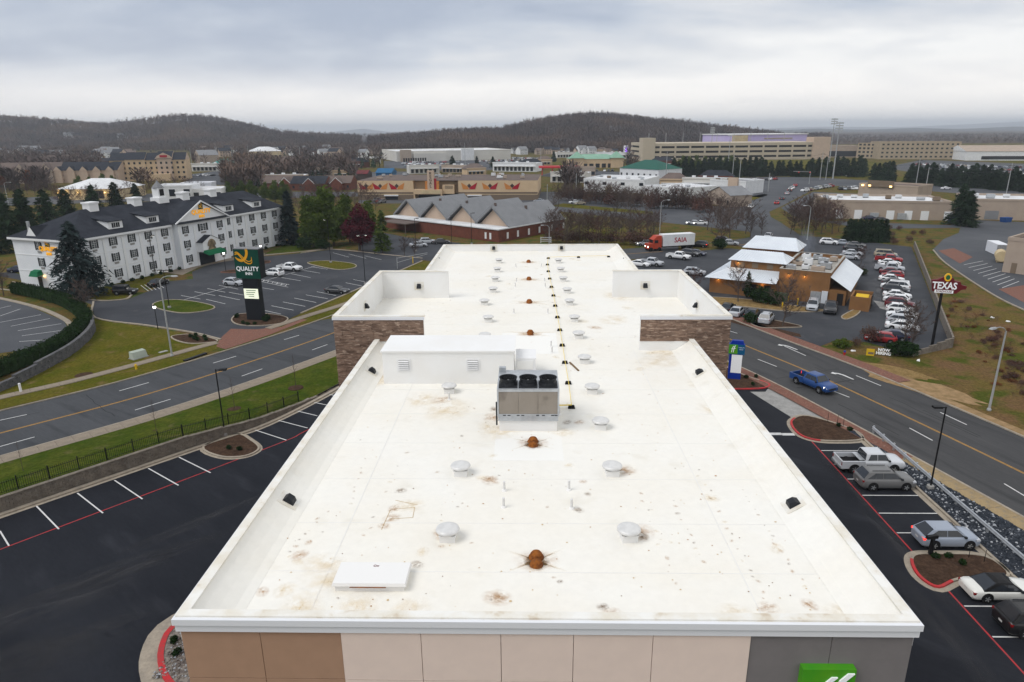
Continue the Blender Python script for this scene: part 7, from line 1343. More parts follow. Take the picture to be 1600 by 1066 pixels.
m = MB(); m.box(cx(650), -3, 2.9, cx(694), 4, 4.9, 0); m.box(cx(650), -2.9, 0, cx(652), 3.9, 2.9, 0); m.box(cx(692), -2.9, 0, cx(694), 3.9, 2.9, 0); build(m, 'marquee', 'stucco_tan', cin); build(MB().box(cx(662), -3.08, 3.3, cx(692), -3.002, 4.6), 'marquee_board', 'cream_lit', cin); build(MB().box(cx(653), 3.9, 0, cx(716), 3.99, 2.8), 'entrance_glass', 'glass_dark', cin); build(MB().box(cx(694)+.01, -1, 2.9, cx(712), 4, 6.8), 'lobby_block', 'stucco_tan', cin); build(MB().box(cx(656), 3.5, 5.0, cx(672), 3.99, 8.2), 'lobby_block', 'stucco_tan', cin)
for k in range(3): build(MB().box(cx(698), -1.08, 5.2+.5*k, cx(710), -1.002, 5.45+.5*k), 'slat', 'stucco_brown', cin)
tw_ = MB(); tw_.box(cx(672), -2.6, 4.9, cx(682), -.6, 13.0, 0); tw_.box(cx(668), -2.2, 4.9, cx(672)-.01, -.8, 8.5, 1); tw_.box(cx(682)+.01, -2.2, 4.9, cx(685), -.8, 9.6, 2); tw_.box(cx(685)+.01, -2.0, 4.9, cx(689), -.8, 8.5, 1); build(tw_, 'sign_tower', ['stucco_peach', 'cinema_orange', 'cinema_red'], cin)
for k, ch in enumerate('REGAL'): text(ch, 1.6, 'cinema_dark', cin, (cx(677), -2.65, 11.9-1.42*k), (R(90), 0, 0), .03, .02)
for px, mir in ((574, 1), (596, 1), (622, 1), (735, -1), (767, -1), (801, -1)):
    e = link('chevron', None, cin, (cx(px), -.06, 6.2)); e.scale = (1.25, 1, 1.3); w = 2.9; q = lambda pts: [(x*mir, 0, z) for x, z in (pts if mir > 0 else pts[::-1])]
    build(MB().poly(q([(-w, 1.2), (-w+.8, -1.1), (.2, -1.1), (-.5, -.2)])), 'red_wing', 'cinema_red', e); build(MB().poly(q([(w, 1.2), (.5, -.2), (.2, -1.1), (w-.6, -1.1)])), 'orange_wing', 'cinema_orange', e); build(MB().poly(q([(-.75, .1), (0, -.7), (.75, .1), (0, .85)])), 'diamond', 'cinema_dark', e)
for px in (602, 732): build(MB().box(cx(px), -1.0, 1.9, cx(px+22), -.01, 2.4), 'awning', 'white_paint', cin); build(MB().box(cx(px+1), -.05, .2, cx(px+21), -.006, 1.85), 'window', 'glass_dark', cin)
g = random.Random(9)
for k in range(22): unit(cin, 4+g.random()*(L_-8), 6+g.random()*32, 8.63, 1+g.random()*1.8, 1+g.random(), .8+g.random()*.9, g.choice(('galvanised', 'roof_white', 'stucco_beige')))
# --- storage shed, strip malls
def shed_unit(o, L_, dep, h, n, seed):
    g = random.Random(seed)
    for k in range(n): unit(o, L_*(k+.5+g.uniform(-.25, .25))/n, dep*g.uniform(.2, .75), h+.04, g.uniform(1.4, 2.4), g.uniform(1.2, 1.8), g.uniform(.9, 1.5), g.choice(('galvanised', 'stucco_brown', 'roof_white')))
o, L_ = bldg('industrial_unit', 'long beige warehouse with white roof, loading doors and roof units', 'warehouse', (1288, 341), (1484, 345), 24, 5.6, 'stucco_beige'); shed_unit(o, L_, 24, 5.6, 8, 3); build(MB().box(-2.8, -.4, 0, -.01, 4, 6.8), 'corner_pier', 'stucco_brown', o)
for k, x in enumerate((4.6, 10.5, 20.5, 26, 31, 38)): d_ = build(MB().box(x-1.2, -.07, 0, x+1.2, -.004, 3.0), 'loading_door', 'inn_trim', o)
for x in (15.5, 24.0): build(MB().box(x-1.3, -.9, .2, x+1.3, -.05, 2.2), 'ground_unit', 'galvanised', o)
o, L_ = bldg('brown_restaurant', 'brown low building with arched front behind the beige warehouse', 'building', (1340, 306), (1432, 312), 16, 5.0, 'stucco_beige', rm='roof_brown'); m = MB(); m.box(4, -.8, 4.5, 15, -.05, 7.2); build(m, 'arched_front', 'stucco_brown', o)
for x in (5, 14, 2): build(MB().box(x-.5, -.95, 4.6, x+.5, -.81, 5.2), 'wall_lamp', 'lamp_warm', o)
o, L_ = bldg('industrial_unit', 'beige warehouse at the right edge with a dark-edged roof', 'warehouse', (1521, 343), (1640, 346), 22, 6.2, 'stucco_beige'); shed_unit(o, L_, 22, 6.2, 4, 5); build(MB().box(3, -.06, .2, 7, -.004, 3), 'loading_door', 'roof_grey', o)
o, L_ = bldg('beige_building', 'plain beige two-storey building at the right edge with a white tank beside it', 'building', (1565, 425), (1680, 440), 26, 6.8, 'stucco_beige', rm='roof_brown'); build(MB().box(1.5, -.06, 0, 2.5, -.004, 2.2), 'door', 'stucco_brown', o)
tk = thing('storage_tank', 'cream horizontal storage tank beside the beige building', 'tank', tuple(at(1562, 409)), R(60)); m = MB(); m.tube((-2, 0, 1.5), (2, 0, 1.5), 1.2, n=16); m.box(-1.4, -.8, 0, -1.1, .8, .6); m.box(1.1, -.8, 0, 1.4, .8, .6); build(m, 'tank_body', 'cream_lit', tk)
ct = thing('cargo_container', 'pale blue box container beside the beige building at right', 'container', tuple(at(1556, 396)), R(75)); build(MB().box(-3.5, -1.2, .1, 3.5, 1.2, 2.7), 'box', 'fascia_white', ct); build(MB().box(-3.6, -1.22, .2, -3.502, 1.22, 2.6), 'door', 'galvanised', ct)
for i, (x, y) in enumerate(((1490, 347), (1571, 347))): d_ = thing('skip_container', 'blue waste skip '+('right of the beige warehouse', 'before the right-edge warehouse'), 'skip', tuple(at(x, y)), R(20)) if False else tag(build(MB().hexa([(-1.3, -.9, 0), (1.3, -.9, 0), (1.3, .9, 0), (-1.3, .9, 0), (-1.7, -1, 1.5), (1.7, -1, 1.5), (1.7, 1, 1.5), (-1.7, 1, 1.5)]), 'waste_skip', 'blue_dumpster', None, tuple(at(x, y)), R(20)), 'blue waste skip '+('by the evergreens right of the long warehouse', 'before the warehouse at the right edge')[i], 'skip')
# white metal shed, green-roofed shops, red canopy etc.
o, L_ = bldg('white_shed', 'long white metal shed behind the bare thicket', 'shed', (912, 300), (1006, 303), 30, 6.0, 'white_paint', rows=1, cols=4, ww=2.0, wh=1.4, z0=4.4); shed_unit(o, L_, 30, 6.0, 6, 8)
o, L_ = bldg('white_shed', 'low white strip building right of the long white shed', 'building', (1006, 306), (1060, 312), 24, 4.2, 'white_paint', rows=1, cols=4, ww=1.6, wh=1.2, z0=2.8); shed_unit(o, L_, 24, 4.2, 4, 9)
o, L_ = bldg('green_roof_hotel', 'white building with dark green mansard roof and lit eaves', 'building', (968, 279), (1028, 283), 22, 6.5, 'white_paint', 'hip', 'roof_darkgreen', 5.0, 1, 7, 1.4, 1.6, 3.0)
o, L_ = bldg('shopping_centre', 'shopping arcade with pale green pyramid roofs', 'shops', (892, 263), (975, 262), 24, 7, 'stucco_tan', 'hip', 'roof_green', 3.5, 1, 9, 3.4, 3.2, 1.8)
for x in (.12, .86): 
    w = 5; X = L_*x; m = MB(); m.box(X-w, -2, 0, X+w, 8, 7.8, 1); m.poly([(X-w-1, -3, 7.8), (X+w+1, -3, 7.8), (X, 3, 13)]); m.poly([(X+w+1, -3, 7.8), (X+w+1, 9, 7.8), (X, 3, 13)]); m.poly([(X+w+1, 9, 7.8), (X-w-1, 9, 7.8), (X, 3, 13)]); m.poly([(X-w-1, 9, 7.8), (X-w-1, -3, 7.8), (X, 3, 13)]); build(m, 'corner_tower', ['roof_green', 'stucco_tan'], o)
rc = thing('fuel_canopy', 'long bright red fuel station canopy on red posts', 'fuel station', tuple(at(872, 274)), R(4)); build(MB().box(-13, -4, 5.0, 14, 5, 6.2), 'canopy', 'canopy_red', rc)
for x in (-11, -4, 4, 12): build(MB().box(x-.3, -.3, 0, x+.3, .3, 5.0), 'post', 'canopy_red', rc)
bldg('fuel_shop', 'tan shop building right of the red fuel canopy', 'shop', (900, 275), (930, 275), 14, 5.0, 'stucco_beige', rm='roof_brown', rows=1, cols=4, ww=2.4, wh=2.2, z0=1.8)
wc = thing('fuel_canopy', 'small white fuel station canopy in the left middle distance', 'fuel station', tuple(at(578, 256)), R(2)); build(MB().box(-12, -4, 5, 12, 5, 6.4), 'canopy', 'white_plain', wc)
for x in (-10, -3, 4, 10): build(MB().box(x-.4, -.4, 0, x+.4, .4, 5.0), 'post', 'white_plain', wc)
bs, L_ = bldg('big_store', 'very long pale superstore with white roof below the wooded ridge', 'store', (620, 253), (798, 249), 90, 9.5, 'store_pale', rm='roof_white'); m = MB()
for k, (xa, xb, hh) in enumerate(((.03, .12, 11.5), (.14, .42, 8.0), (.55, .66, 12))): build(MB().box(L_*xa, -3, 0, L_*xb, -.01, hh), 'entrance_block', ('stucco_beige', 'store_pale', 'white_paint')[k], bs)
for k in range(14): build(MB().box(L_*(.08+.06*k), 12+(k % 3)*20, 9.55, L_*(.08+.06*k)+5, 22+(k % 3)*20, 10.3), 'skylight', 'white_plain', bs)
for k in range(10): build(MB().box(L_*(.05+.02*k), -3.1, 0, L_*(.05+.02*k)+1.6, -3.01, 3.5), 'doorway', 'void', bs)
o, L_ = bldg('strip_mall', 'strip mall with white gabled front left of the road junction', 'shops', (1108, 300), (1164, 304), 16, 5.5, 'white_paint', rm='roof_grey', rows=1, cols=4, ww=3, wh=2.4, z0=1.8); shed_unit(o, L_, 16, 5.5, 4, 4); build(MB().box(L_*.55, -1.2, 0, L_*.8, -.02, 7.5), 'entrance_block', 'stucco_peach', o)
o, L_ = bldg('grey_gabled_shop', 'small pale gabled building at the end of the thicket', 'building', (1105, 318), (1140, 324), 10, 4.5, 'stucco_beige', 'cross', 'roof_grey', 3.0, 1, 3, 1.2, 1.8, 1.6)
# parking garage with its pale purple hall
A, L_, an = frame((1008, 252), (1281, 249)); pg = thing('parking_garage', 'cream multi-storey car park with dark open decks on the skyline', 'car park', tuple(A), an); H0 = 17.5
for k in range(4):
    z = 4.6*k; build(MB().box(0, 0, z, L_, 60, z+2.6), 'deck', 'garage_cream', pg)
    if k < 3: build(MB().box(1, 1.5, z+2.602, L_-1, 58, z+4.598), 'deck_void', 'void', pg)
for k in range(13): build(MB().box(L_*k/12-.9, -.3, 0, L_*k/12+.9, -.01, H0-1.0), 'pier', 'garage_cream', pg)
build(MB().box(-3, -1, 0, 9, 14, 21.5), 'stair_tower', 'garage_cream', pg); build(MB().box(L_-9, -1.5, 0, L_+8, 14, 21), 'stair_tower', 'stucco_peach', pg)
for k in range(9): build(MB().tube((L_*(.06+.1*k), 30, 17), (L_*(.06+.1*k), 30, 26), .25), 'deck_lamp', 'steel_pole', pg)
A, L_, an = frame((1142, 243), (1258, 241)); ph_ = thing('sports_hall', 'large pale purple hall rising behind the car park', 'hall', tuple(A), an); build(MB().box(0, 0, 0, L_, 70, 22.5), 'wall', 'purple_wall', ph_); build(MB().box(-1, -1, 22.5, L_+1, 71, 23.4), 'roof_edge', 'white_plain', ph_); build(MB().box(L_*.42, -.3, 17.5, L_*.8, -.02, 19), 'banner', 'stucco_beige', ph_); build(MB().box(-.5, -1, 14, L_*.2, -.03, 22), 'stair_block', 'cream_lit', ph_)
# campus blocks
bldg('campus_block', 'long tan four-storey campus block with rows of windows at right', 'building', (1372, 249), (1498, 249), 30, 15.5, 'campus_tan', rm='roof_grey', rows=4, cols=16, ww=2.0, wh=1.5, z0=2.4, step=3.8, margin=3)
bldg('campus_block', 'shorter tan and grey campus block left of the long one', 'building', (1338, 247), (1372, 248), 26, 14, 'campus_tan', rm='roof_grey', rows=4, cols=5, ww=2.4, wh=1.9, z0=2.4, step=3.6, margin=2.5)
bldg('campus_hall', 'low modern hall with dark glass and a purple sign', 'building', (1283, 246), (1340, 246), 30, 11, 'stucco_beige', rm='roof_white', rows=1, cols=4, ww=8, wh=5.5, z0=3.6, margin=6)
o, L_ = bldg('white_hall', 'long low white building with tan roof at the right edge', 'building', (1508, 251), (1660, 251), 40, 8, 'white_paint', 'gable', 'stucco_beige', 5, 1, 5, 14, 3, 2.4, margin=20)
for i, (x, y, l) in enumerate(((1338, 244, 'glowing purple sign column by the modern hall'), (978, 241, 'white and purple cylindrical sign beside the green-roofed shops'))): t_ = thing('purple_sign', l, 'sign', tuple(at(x, y)), 0); build(MB().lathe([(3.2, 0), (3.2, 10), (2.8, 10.2)], 16), 'column', 'pylon_white' if i else 'purple_sign', t_); build(MB().box(-1.4, -3.4, 2, 1.4, -3.21, 8), 'emblem', 'purple_sign', t_)
# left middle distance
A, L_, an = frame((176, 284), (294, 281)); fh = thing('tan_hotel', 'four-storey tan hotel with dark gabled roofs in the left distance', 'hotel', tuple(A), an)
build(MB().box(0, 0, 0, L_, 20, 13), 'wall', 'stucco_tan', fh)
for k, (xa, xb) in enumerate(((0, .2), (.2, .46), (.46, .62), (.62, .82), (.82, 1.0))):
    x0, x1 = xa*L_, xb*L_; dz = (0, 1, 0, 2, 0)[k]; dy = (0, -.6, 0, -1.5, 0)[k]
    if dy: build(MB().box(x0, dy, 0, x1-.02, -.01, 13+dz*.4), 'bay', 'stucco_peach' if k == 3 else 'stucco_tan', fh)
    m = MB(); m.poly([(x0-.3, dy-.5, 13+dz*.4), (x1+.1, dy-.5, 13+dz*.4), (x1+.1, 10, 17.4+dz*.4), (x0-.3, 10, 17.4+dz*.4)]); m.poly([(x1+.1, 20.5, 13), (x0-.3, 20.5, 13), (x0-.3, 10, 17.4+dz*.4), (x1+.1, 10, 17.4+dz*.4)]); m.poly([(x1+.1, dy-.5, 13+dz*.4), (x1+.1, 20.5, 13), (x1+.1, 10, 17.4+dz*.4)], 1); m.poly([(x0-.3, 20.5, 13), (x0-.3, dy-.5, 13+dz*.4), (x0-.3, 10, 17.4+dz*.4)], 1); build(m, 'roof', ['shingle_dark', 'stucco_peach'], fh)
m = MB(); x0, x1 = .60*L_, .84*L_; c = (x0+x1)/2; m.poly([(x0, -1.6, 13.7), (x1, -1.6, 13.7), (x1-1.5, -1.6, 15.6), (c, -1.6, 17.6), (x0+1.5, -1.6, 15.6)]); build(m, 'front_gable', 'stucco_peach', fh); build(MB().box(c-2.2, -1.75, 14.6, c+2.2, -1.61, 16.0), 'name_sign', 'cinema_red', fh); build(MB().box(c-7, -6, 0, c+3, -1.6, 4.4), 'porch', 'stucco_tan', fh)
wmz = MB().box(-.6, -.08, -.7, .6, -.005, .7).mesh('window', ['glass_dark'])
for r_ in range(4):
    for k in range(14):
        x = 1.8+(L_-3.6)*k/13; f = x/L_; y = -.61 if .2 <= f < .46 else (-1.51 if .62 <= f < .82 else 0)
        if not (r_ == 0 and .5 < f < .82): link('window', wmz, fh, (x, y, 1.9+3.1*r_))
def gabled_row(label, a, b, n, dep, h, rh, wall, rm, name='townhouse_row', gw=None):
    o, L_ = bldg(name, label, 'houses', a, b, dep, h, wall, 'gable', rm, rh, 2, n*2, .9, 1.3, 1.6, 3.0, margin=2)
    for k in range(n):
        x = L_*(k+.5)/n; w = gw or L_/n*.28; m = MB(); m.box(x-w, -1.4, 0, x+w, -.01, h, 0); m.poly([(x-w-.3, -1.6, h-.1), (x+w+.3, -1.6, h-.1), (x, -1.6, h+w*1.15)]); m.poly([(x-w-.3, -1.6, h-.1), (x, -1.6, h+w*1.15), (x, dep*.45, h+w*1.15), (x-w-.3, dep*.3, h)], 1); m.poly([(x, -1.6, h+w*1.15), (x+w+.3, -1.6, h-.1), (x+w+.3, dep*.3, h), (x, dep*.45, h+w*1.15)], 1); build(m, 'front_gable', [wall, rm], o)
    return o
gabled_row('long row of grey-roofed townhouses with white gables at the left edge', (-60, 289), (95, 286), 4, 16, 7.5, 5, 'stucco_beige', 'roof_brown'); gabled_row('row of townhouses with pale pointed gables left of the tan hotel', (85, 286), (186, 285), 5, 15, 7.5, 5, 'stucco_peach', 'shingle_dark')
gabled_row('row of brick townhouses with small white dormers up the slope', (70, 262), (128, 260), 7, 14, 6, 4.5, 'stucco_peach', 'roof_brown', gw=1.2)
o, L_ = bldg('clubhouse', 'cream building with big pale grey hipped roof and lit walls', 'building', (92, 313), (190, 312), 24, 5.0, 'cream_lit', 'hip', 'roof_white', 4.2, 1, 0); 
for x in (.53, .61, .69): build(MB().box(L_*x-1.1, -.08, .6, L_*x+1.1, -.005, 4.2), 'window', 'glass_dark', o)
for i, x in enumerate((.02, .09, .15, .34, .76, .92)): l_ = link('wall_lamp', None, o, (L_*x, -.5, 3.2)); build(MB().lathe([(.22, 0), (.22, .4)], 8), 'bulb', 'lamp_warm', l_); ld = bpy.data.lights.new('lamp', 'POINT'); ld.energy = 60; ld.color = (1, .72, .3); lo = bpy.data.objects.new('lamp', ld); COL.objects.link(lo); lo.parent = l_; lo.location = (0, -.9, 0)
bldg('white_block', 'white blocky commercial building just over the inn roof', 'building', (243, 318), (300, 317), 14, 7.0, 'white_paint', rows=1, cols=3, ww=2.6, wh=3.0, z0=4.5); bldg('white_block', 'white low commercial building right of the cupola', 'building', (303, 316), (348, 315), 14, 5.2, 'white_plain', rows=1, cols=2, ww=2.2, wh=1.6, z0=3.4)
bldg('teal_box_building', 'pale building with a blue-green front over the inn roof', 'building', (284, 304), (332, 303), 10, 5.0, 'fascia_white', rm='roof_white', rows=1, cols=3, ww=5, wh=2.0, z0=2.5, wm='roof_teal', margin=3)
bldg('teal_roof_shop', 'shop with bright teal hipped roof in the left distance', 'shop', (330, 265), (364, 265), 14, 4.5, 'stucco_beige', 'hip', 'roof_teal', 4.0, 1, 5, 2, 1.8, 1.6)
bldg('cream_hall', 'pale grey gabled hall left of the teal roof', 'building', (313, 256), (343, 255), 18, 8, 'stucco_beige', 'gable', 'roof_grey', 5); bldg('cream_hall', 'long cream building with hipped roof in the left distance', 'building', (388, 248), (440, 247), 30, 8, 'cream_lit', 'hip', 'roof_white', 5, 1, 8, 2.5, 2, 2.5)
bldg('yellow_building', 'ochre-walled building with dark roof in the left distance', 'building', (430, 260), (458, 260), 20, 5, 'cream_lit', 'hip', 'roof_brown', 4); bldg('brick_shop', 'low brown brick shop with white fascia left of centre', 'shop', (486, 255), (535, 254), 18, 6, 'stucco_tan', rm='roof_white', rows=1, cols=5, ww=3, wh=2.2, z0=2); bldg('dark_mound_building', 'dark hip-roofed building among bare trees at left', 'building', (400, 268), (455, 268), 24, 4.5, 'stucco_brown', 'hip', 'roof_brown', 5.0)
for i, (x0, x1, y, c) in enumerate(((412, 462, 297, 'roof_brown'), (455, 508, 298, 'shingle_dark'), (505, 548, 297, 'roof_brown'))): o, L_ = bldg('brick_house', 'single-storey red-brick house with dark roof, '+('left', 'middle', 'right')[i]+' of the three beyond the pines', 'house', (x0, y), (x1, y), 12, 3.6, 'brick_red', 'gable', c, 3.6, 1, 5, 1.1, 1.4, 1.8); m = MB(); X = L_*(.75, .6, .55)[i]; m.box(X-3, -3, 0, X+3, -.01, 3.6, 0); m.poly([(X-3.2, -3.1, 3.6), (X+3.2, -3.1, 3.6), (X, -3.1, 6.4)]); m.poly([(X-3.5, -3.3, 3.5), (X, -3.3, 6.6), (X, 6, 6.6), (X-3.5, 3, 3.6)], 1); m.poly([(X, -3.3, 6.6), (X+3.5, -3.3, 3.5), (X+3.5, 3, 3.6), (X, 6, 6.6)], 1); build(m, 'front_wing', ['brick_red', c], o); build(MB().bar((X-3.4, -3.2, 3.6), (X, -3.2, 6.6), .1, .25), 'gable_trim', 'white_plain', o); build(MB().bar((X+3.4, -3.2, 3.6), (X, -3.2, 6.6), .1, .25), 'gable_trim', 'white_plain', o)
bldg('blue_shed', 'blue-roofed metal shed behind the cinema at left', 'shed', (588, 283), (612, 283), 12, 5, 'hix_teal', 'gable', 'hix_teal', 2.5); bldg('maroon_shed', 'dark red metal shed behind the cinema at left', 'shed', (556, 285), (574, 285), 10, 5, 'cinema_dark', 'gable', 'tr_red', 2)
# scattered houses on the slopes and valley floor
g = random.Random(21); HOUSE = []
for k in range(4):
    m = MB(); w, d, h = 11, 8, 5.5; m.box(0, 0, 0, w, d, h, 0); m.poly([(-.4, -.4, h), (w+.4, -.4, h), (w+.4, d/2, h+3.2), (-.4, d/2, h+3.2)], 1); m.poly([(w+.4, d+.4, h), (-.4, d+.4, h), (-.4, d/2, h+3.2), (w+.4, d/2, h+3.2)], 1); m.poly([(w, 0, h), (w, d, h), (w, d/2, h+3)], 0); m.poly([(0, d, h), (0, 0, h), (0, d/2, h+3)], 0)
    if k % 2: m.box(2, -2.5, 0, 6, -.01, 4, 0); m.poly([(1.7, -2.7, 4), (6.3, -2.7, 4), (4, -2.7, 6.5)], 0); m.poly([(1.7, -2.7, 4), (4, -2.7, 6.5), (4, 3, 6.5), (1.7, 1, 4)], 1); m.poly([(4, -2.7, 6.5), (6.3, -2.7, 4), (6.3, 1, 4), (4, 3, 6.5)], 1)
    for x in (1.5, 4, 7, 9.4):
        for z in (1.6, 4.1): m.box(x-.4, -.06, z-.6, x+.4, -.003, z+.6, 2)
    HOUSE.append(m.mesh('house', [('white_paint', 'stucco_beige', 'stucco_peach', 'inn_trim')[k], ('roof_grey', 'roof_brown', 'shingle_dark', 'roof_grey')[k], 'glass_dark']))
HOUSES = []
for i in range(96):
    if i < 58: x, y = g.uniform(-20, 200), g.uniform(237, 259)
    elif i < 82: x, y = g.uniform(300, 610), g.uniform(235, 247)
    else: x, y = g.uniform(800, 1000), g.uniform(238, 243)
    HOUSES.append((x, y, i))
# more low shops, sheds and depots filling the middle distance
gs = random.Random(77); SHOP = []
for k in range(5):
    w, d, h = ((26, 16, 5), (18, 12, 4.5), (34, 18, 6), (14, 12, 4), (22, 14, 5.5))[k]; m = MB(); m.box(0, 0, 0, w, d, h, 0); m.box(-.2, -.2, h, w+.2, .3, h+.8, 0); m.poly([(0, .3, h+.05), (w, .3, h+.05), (w, d, h+.05), (0, d, h+.05)], 1); m.box(1, -1.5, h*.62, w-1, -.02, h*.7, 1)
    if k in (1, 3): m.poly([(-.6, -.6, h+.1), (w+.6, -.6, h+.1), (w-4, d/2, h+3.6), (4, d/2, h+3.6)], 3); m.poly([(w+.6, d+.6, h+.1), (-.6, d+.6, h+.1), (4, d/2, h+3.6), (w-4, d/2, h+3.6)], 3); m.poly([(w+.6, -.6, h+.1), (w+.6, d+.6, h+.1), (w-4, d/2, h+3.6)], 3); m.poly([(-.6, d+.6, h+.1), (-.6, -.6, h+.1), (4, d/2, h+3.6)], 3)
    n = int(w/3.2)
    for j in range(n): m.box(1.2+j*(w-2.4)/n, -.08, .6, 1.2+j*(w-2.4)/n+2.0, -.005, h*.58, 2)
    for j in range(3): m.box(w*(.2+.25*j), d*.5, h+.06, w*(.2+.25*j)+1.8, d*.5+1.5, h+1.3, 1)
    SHOP.append(m.mesh('shop', [('stucco_beige', 'brick_red', 'white_paint', 'stucco_tan', 'store_pale')[k], 'roof_white', 'glass_dark', ('roof_brown', 'shingle_dark', 'roof_grey', 'roof_brown', 'roof_grey')[k]]))
for i, (x, y, k) in enumerate(((365, 252, 0), (300, 250, 1), (452, 249, 2), (500, 247, 0), (538, 262, 1), (385, 272, 1), (460, 275, 0), (520, 278, 3), (355, 284, 3), (405, 289, 0), (300, 268, 4), (640, 272, 4), (690, 270, 0), (730, 274, 3), (770, 268, 2), (815, 266, 1), (838, 258, 3), (870, 247, 4), (930, 248, 2), (850, 240, 0), (930, 240, 3), (985, 247, 4), (1020, 262, 1), (1030, 294, 3), (1065, 297, 4), (1090, 290, 1), (860, 285, 4), (600, 245, 1), (560, 242, 0), (25, 252, 0), (60, 268, 1), (215, 262, 3), (150, 262, 1), (1560, 240, 2), (1490, 240, 4), (1540, 236, 0), (350, 243, 4), (410, 242, 2), (470, 241, 1))):
    z_ = 'left' if x < 330 else 'left of centre' if x < 610 else 'centre' if x < 1000 else 'right'; o = link('distant_shop', SHOP[k], None, tuple(at(x, y)), R(gs.uniform(-25, 25))); tag(o, ('low beige', 'brick hip-roofed', 'long white', 'small tan hip-roofed', 'pale')[k]+' commercial building in the far '+z_, 'shop', 'distant shops '+z_)
# pole lights, stadium lights, power poles
def stadium(px, py, h, label, n=4):
    o = thing('floodlight_mast', label, 'floodlight', tuple(at(px, py)), 0); build(MB().tube((0, 0, 0), (0, 0, h), .45, .2, 8), 'mast', 'steel_pole', o)
    for k in range(n): build(MB().box(-2.2, -.3, h-1-1.5*k, 2.2, .3, h-.2-1.5*k), 'lamp_bank', 'galvanised', o)
stadium(1301, 280, 33, 'tall floodlight mast with lamp banks at the road junction'); stadium(1294, 268, 36, 'second tall floodlight mast just behind the junction one', 3); stadium(1110, 250, 31, 'tall floodlight mast in front of the cream car park'); stadium(1138, 252, 24, 'thin floodlight mast right of the first car park mast', 1)
PP = []
for i, (px, py, h) in enumerate(((1040, 283, 17), (1144, 279, 15), (1155, 281, 13), (1281, 281, 16), (1290, 281, 13), (1430, 295, 15), (1446, 297, 11), (1572, 304, 14), (435, 258, 16), (470, 256, 16), (550, 258, 16), (727, 262, 20), (845, 262, 16), (900, 300, 9), (340, 262, 16), (365, 262, 17), (390, 258, 17), (300, 258, 16), (1200, 300, 9), (855, 318, 8))):
    o = thing('utility_pole', 'wooden utility pole with cross-arm, '+('left', 'centre', 'right')[0 if px < 600 else 1 if px < 1000 else 2]+' distance', 'utility pole', tuple(at(px, py)), R(random.uniform(-10, 10)), 'utility poles '+('left', 'centre', 'right')[0 if px < 600 else 1 if px < 1000 else 2]); build(MB().tube((0, 0, 0), (0, 0, h), .22, .14, 6), 'pole', 'steel_pole', o); build(MB().box(-1.3, -.1, h-1.2, 1.3, .1, h-1.0), 'cross_arm', 'bark', o); PP.append((o, h))
wr_ = thing('power_line', 'thin power lines strung across the evergreen rows at right', 'power line')
for (i, j) in ((0, 1), (1, 3), (3, 5), (5, 7)):
    a, b = PP[i][0].location+Vector((0, 0, PP[i][1]-1)), PP[j][0].location+Vector((0, 0, PP[j][1]-1))
    for dz in (0, -1.6):
        m = MB(); pr = None
        for k in range(13):
            f = k/12; p = a+(b-a)*f+Vector((0, 0, dz-3.0*(1-(2*f-1)**2)))
            if pr is not None: m.tube(pr, p, .05, n=3, cap=False)
            pr = p
        build(m, 'cable', 'wire', wr_)
# traffic signal and far street lamps
tsn = thing('traffic_signal', 'traffic signal gantry with red lights at the far junction', 'traffic light', tuple(at(1264, 288)), R(170)); m = MB(); m.tube((0, 0, 0), (0, 0, 7), .15); m.tube((0, 0, 6.6), (9, 0, 6.9), .1); build(m, 'gantry', 'steel_pole', tsn)
for x in (.3, 6): build(MB().box(x-.2, -.25, 5.6, x+.2, .25, 6.6), 'signal_head', 'black_metal', tsn); build(MB().lathe([(.3, 0), (.3, .1)], 8), 'red_lamp', 'light_red', tsn, (x, .3, 6.4))
cobra(1261, 375+0, 9.5, 1.8, R(200), 'pale street lamp above the bare thicket behind the restaurant'); cobra(14, 322, 10, 2.5, R(0), 'pale street lamp at the left edge behind the evergreens')
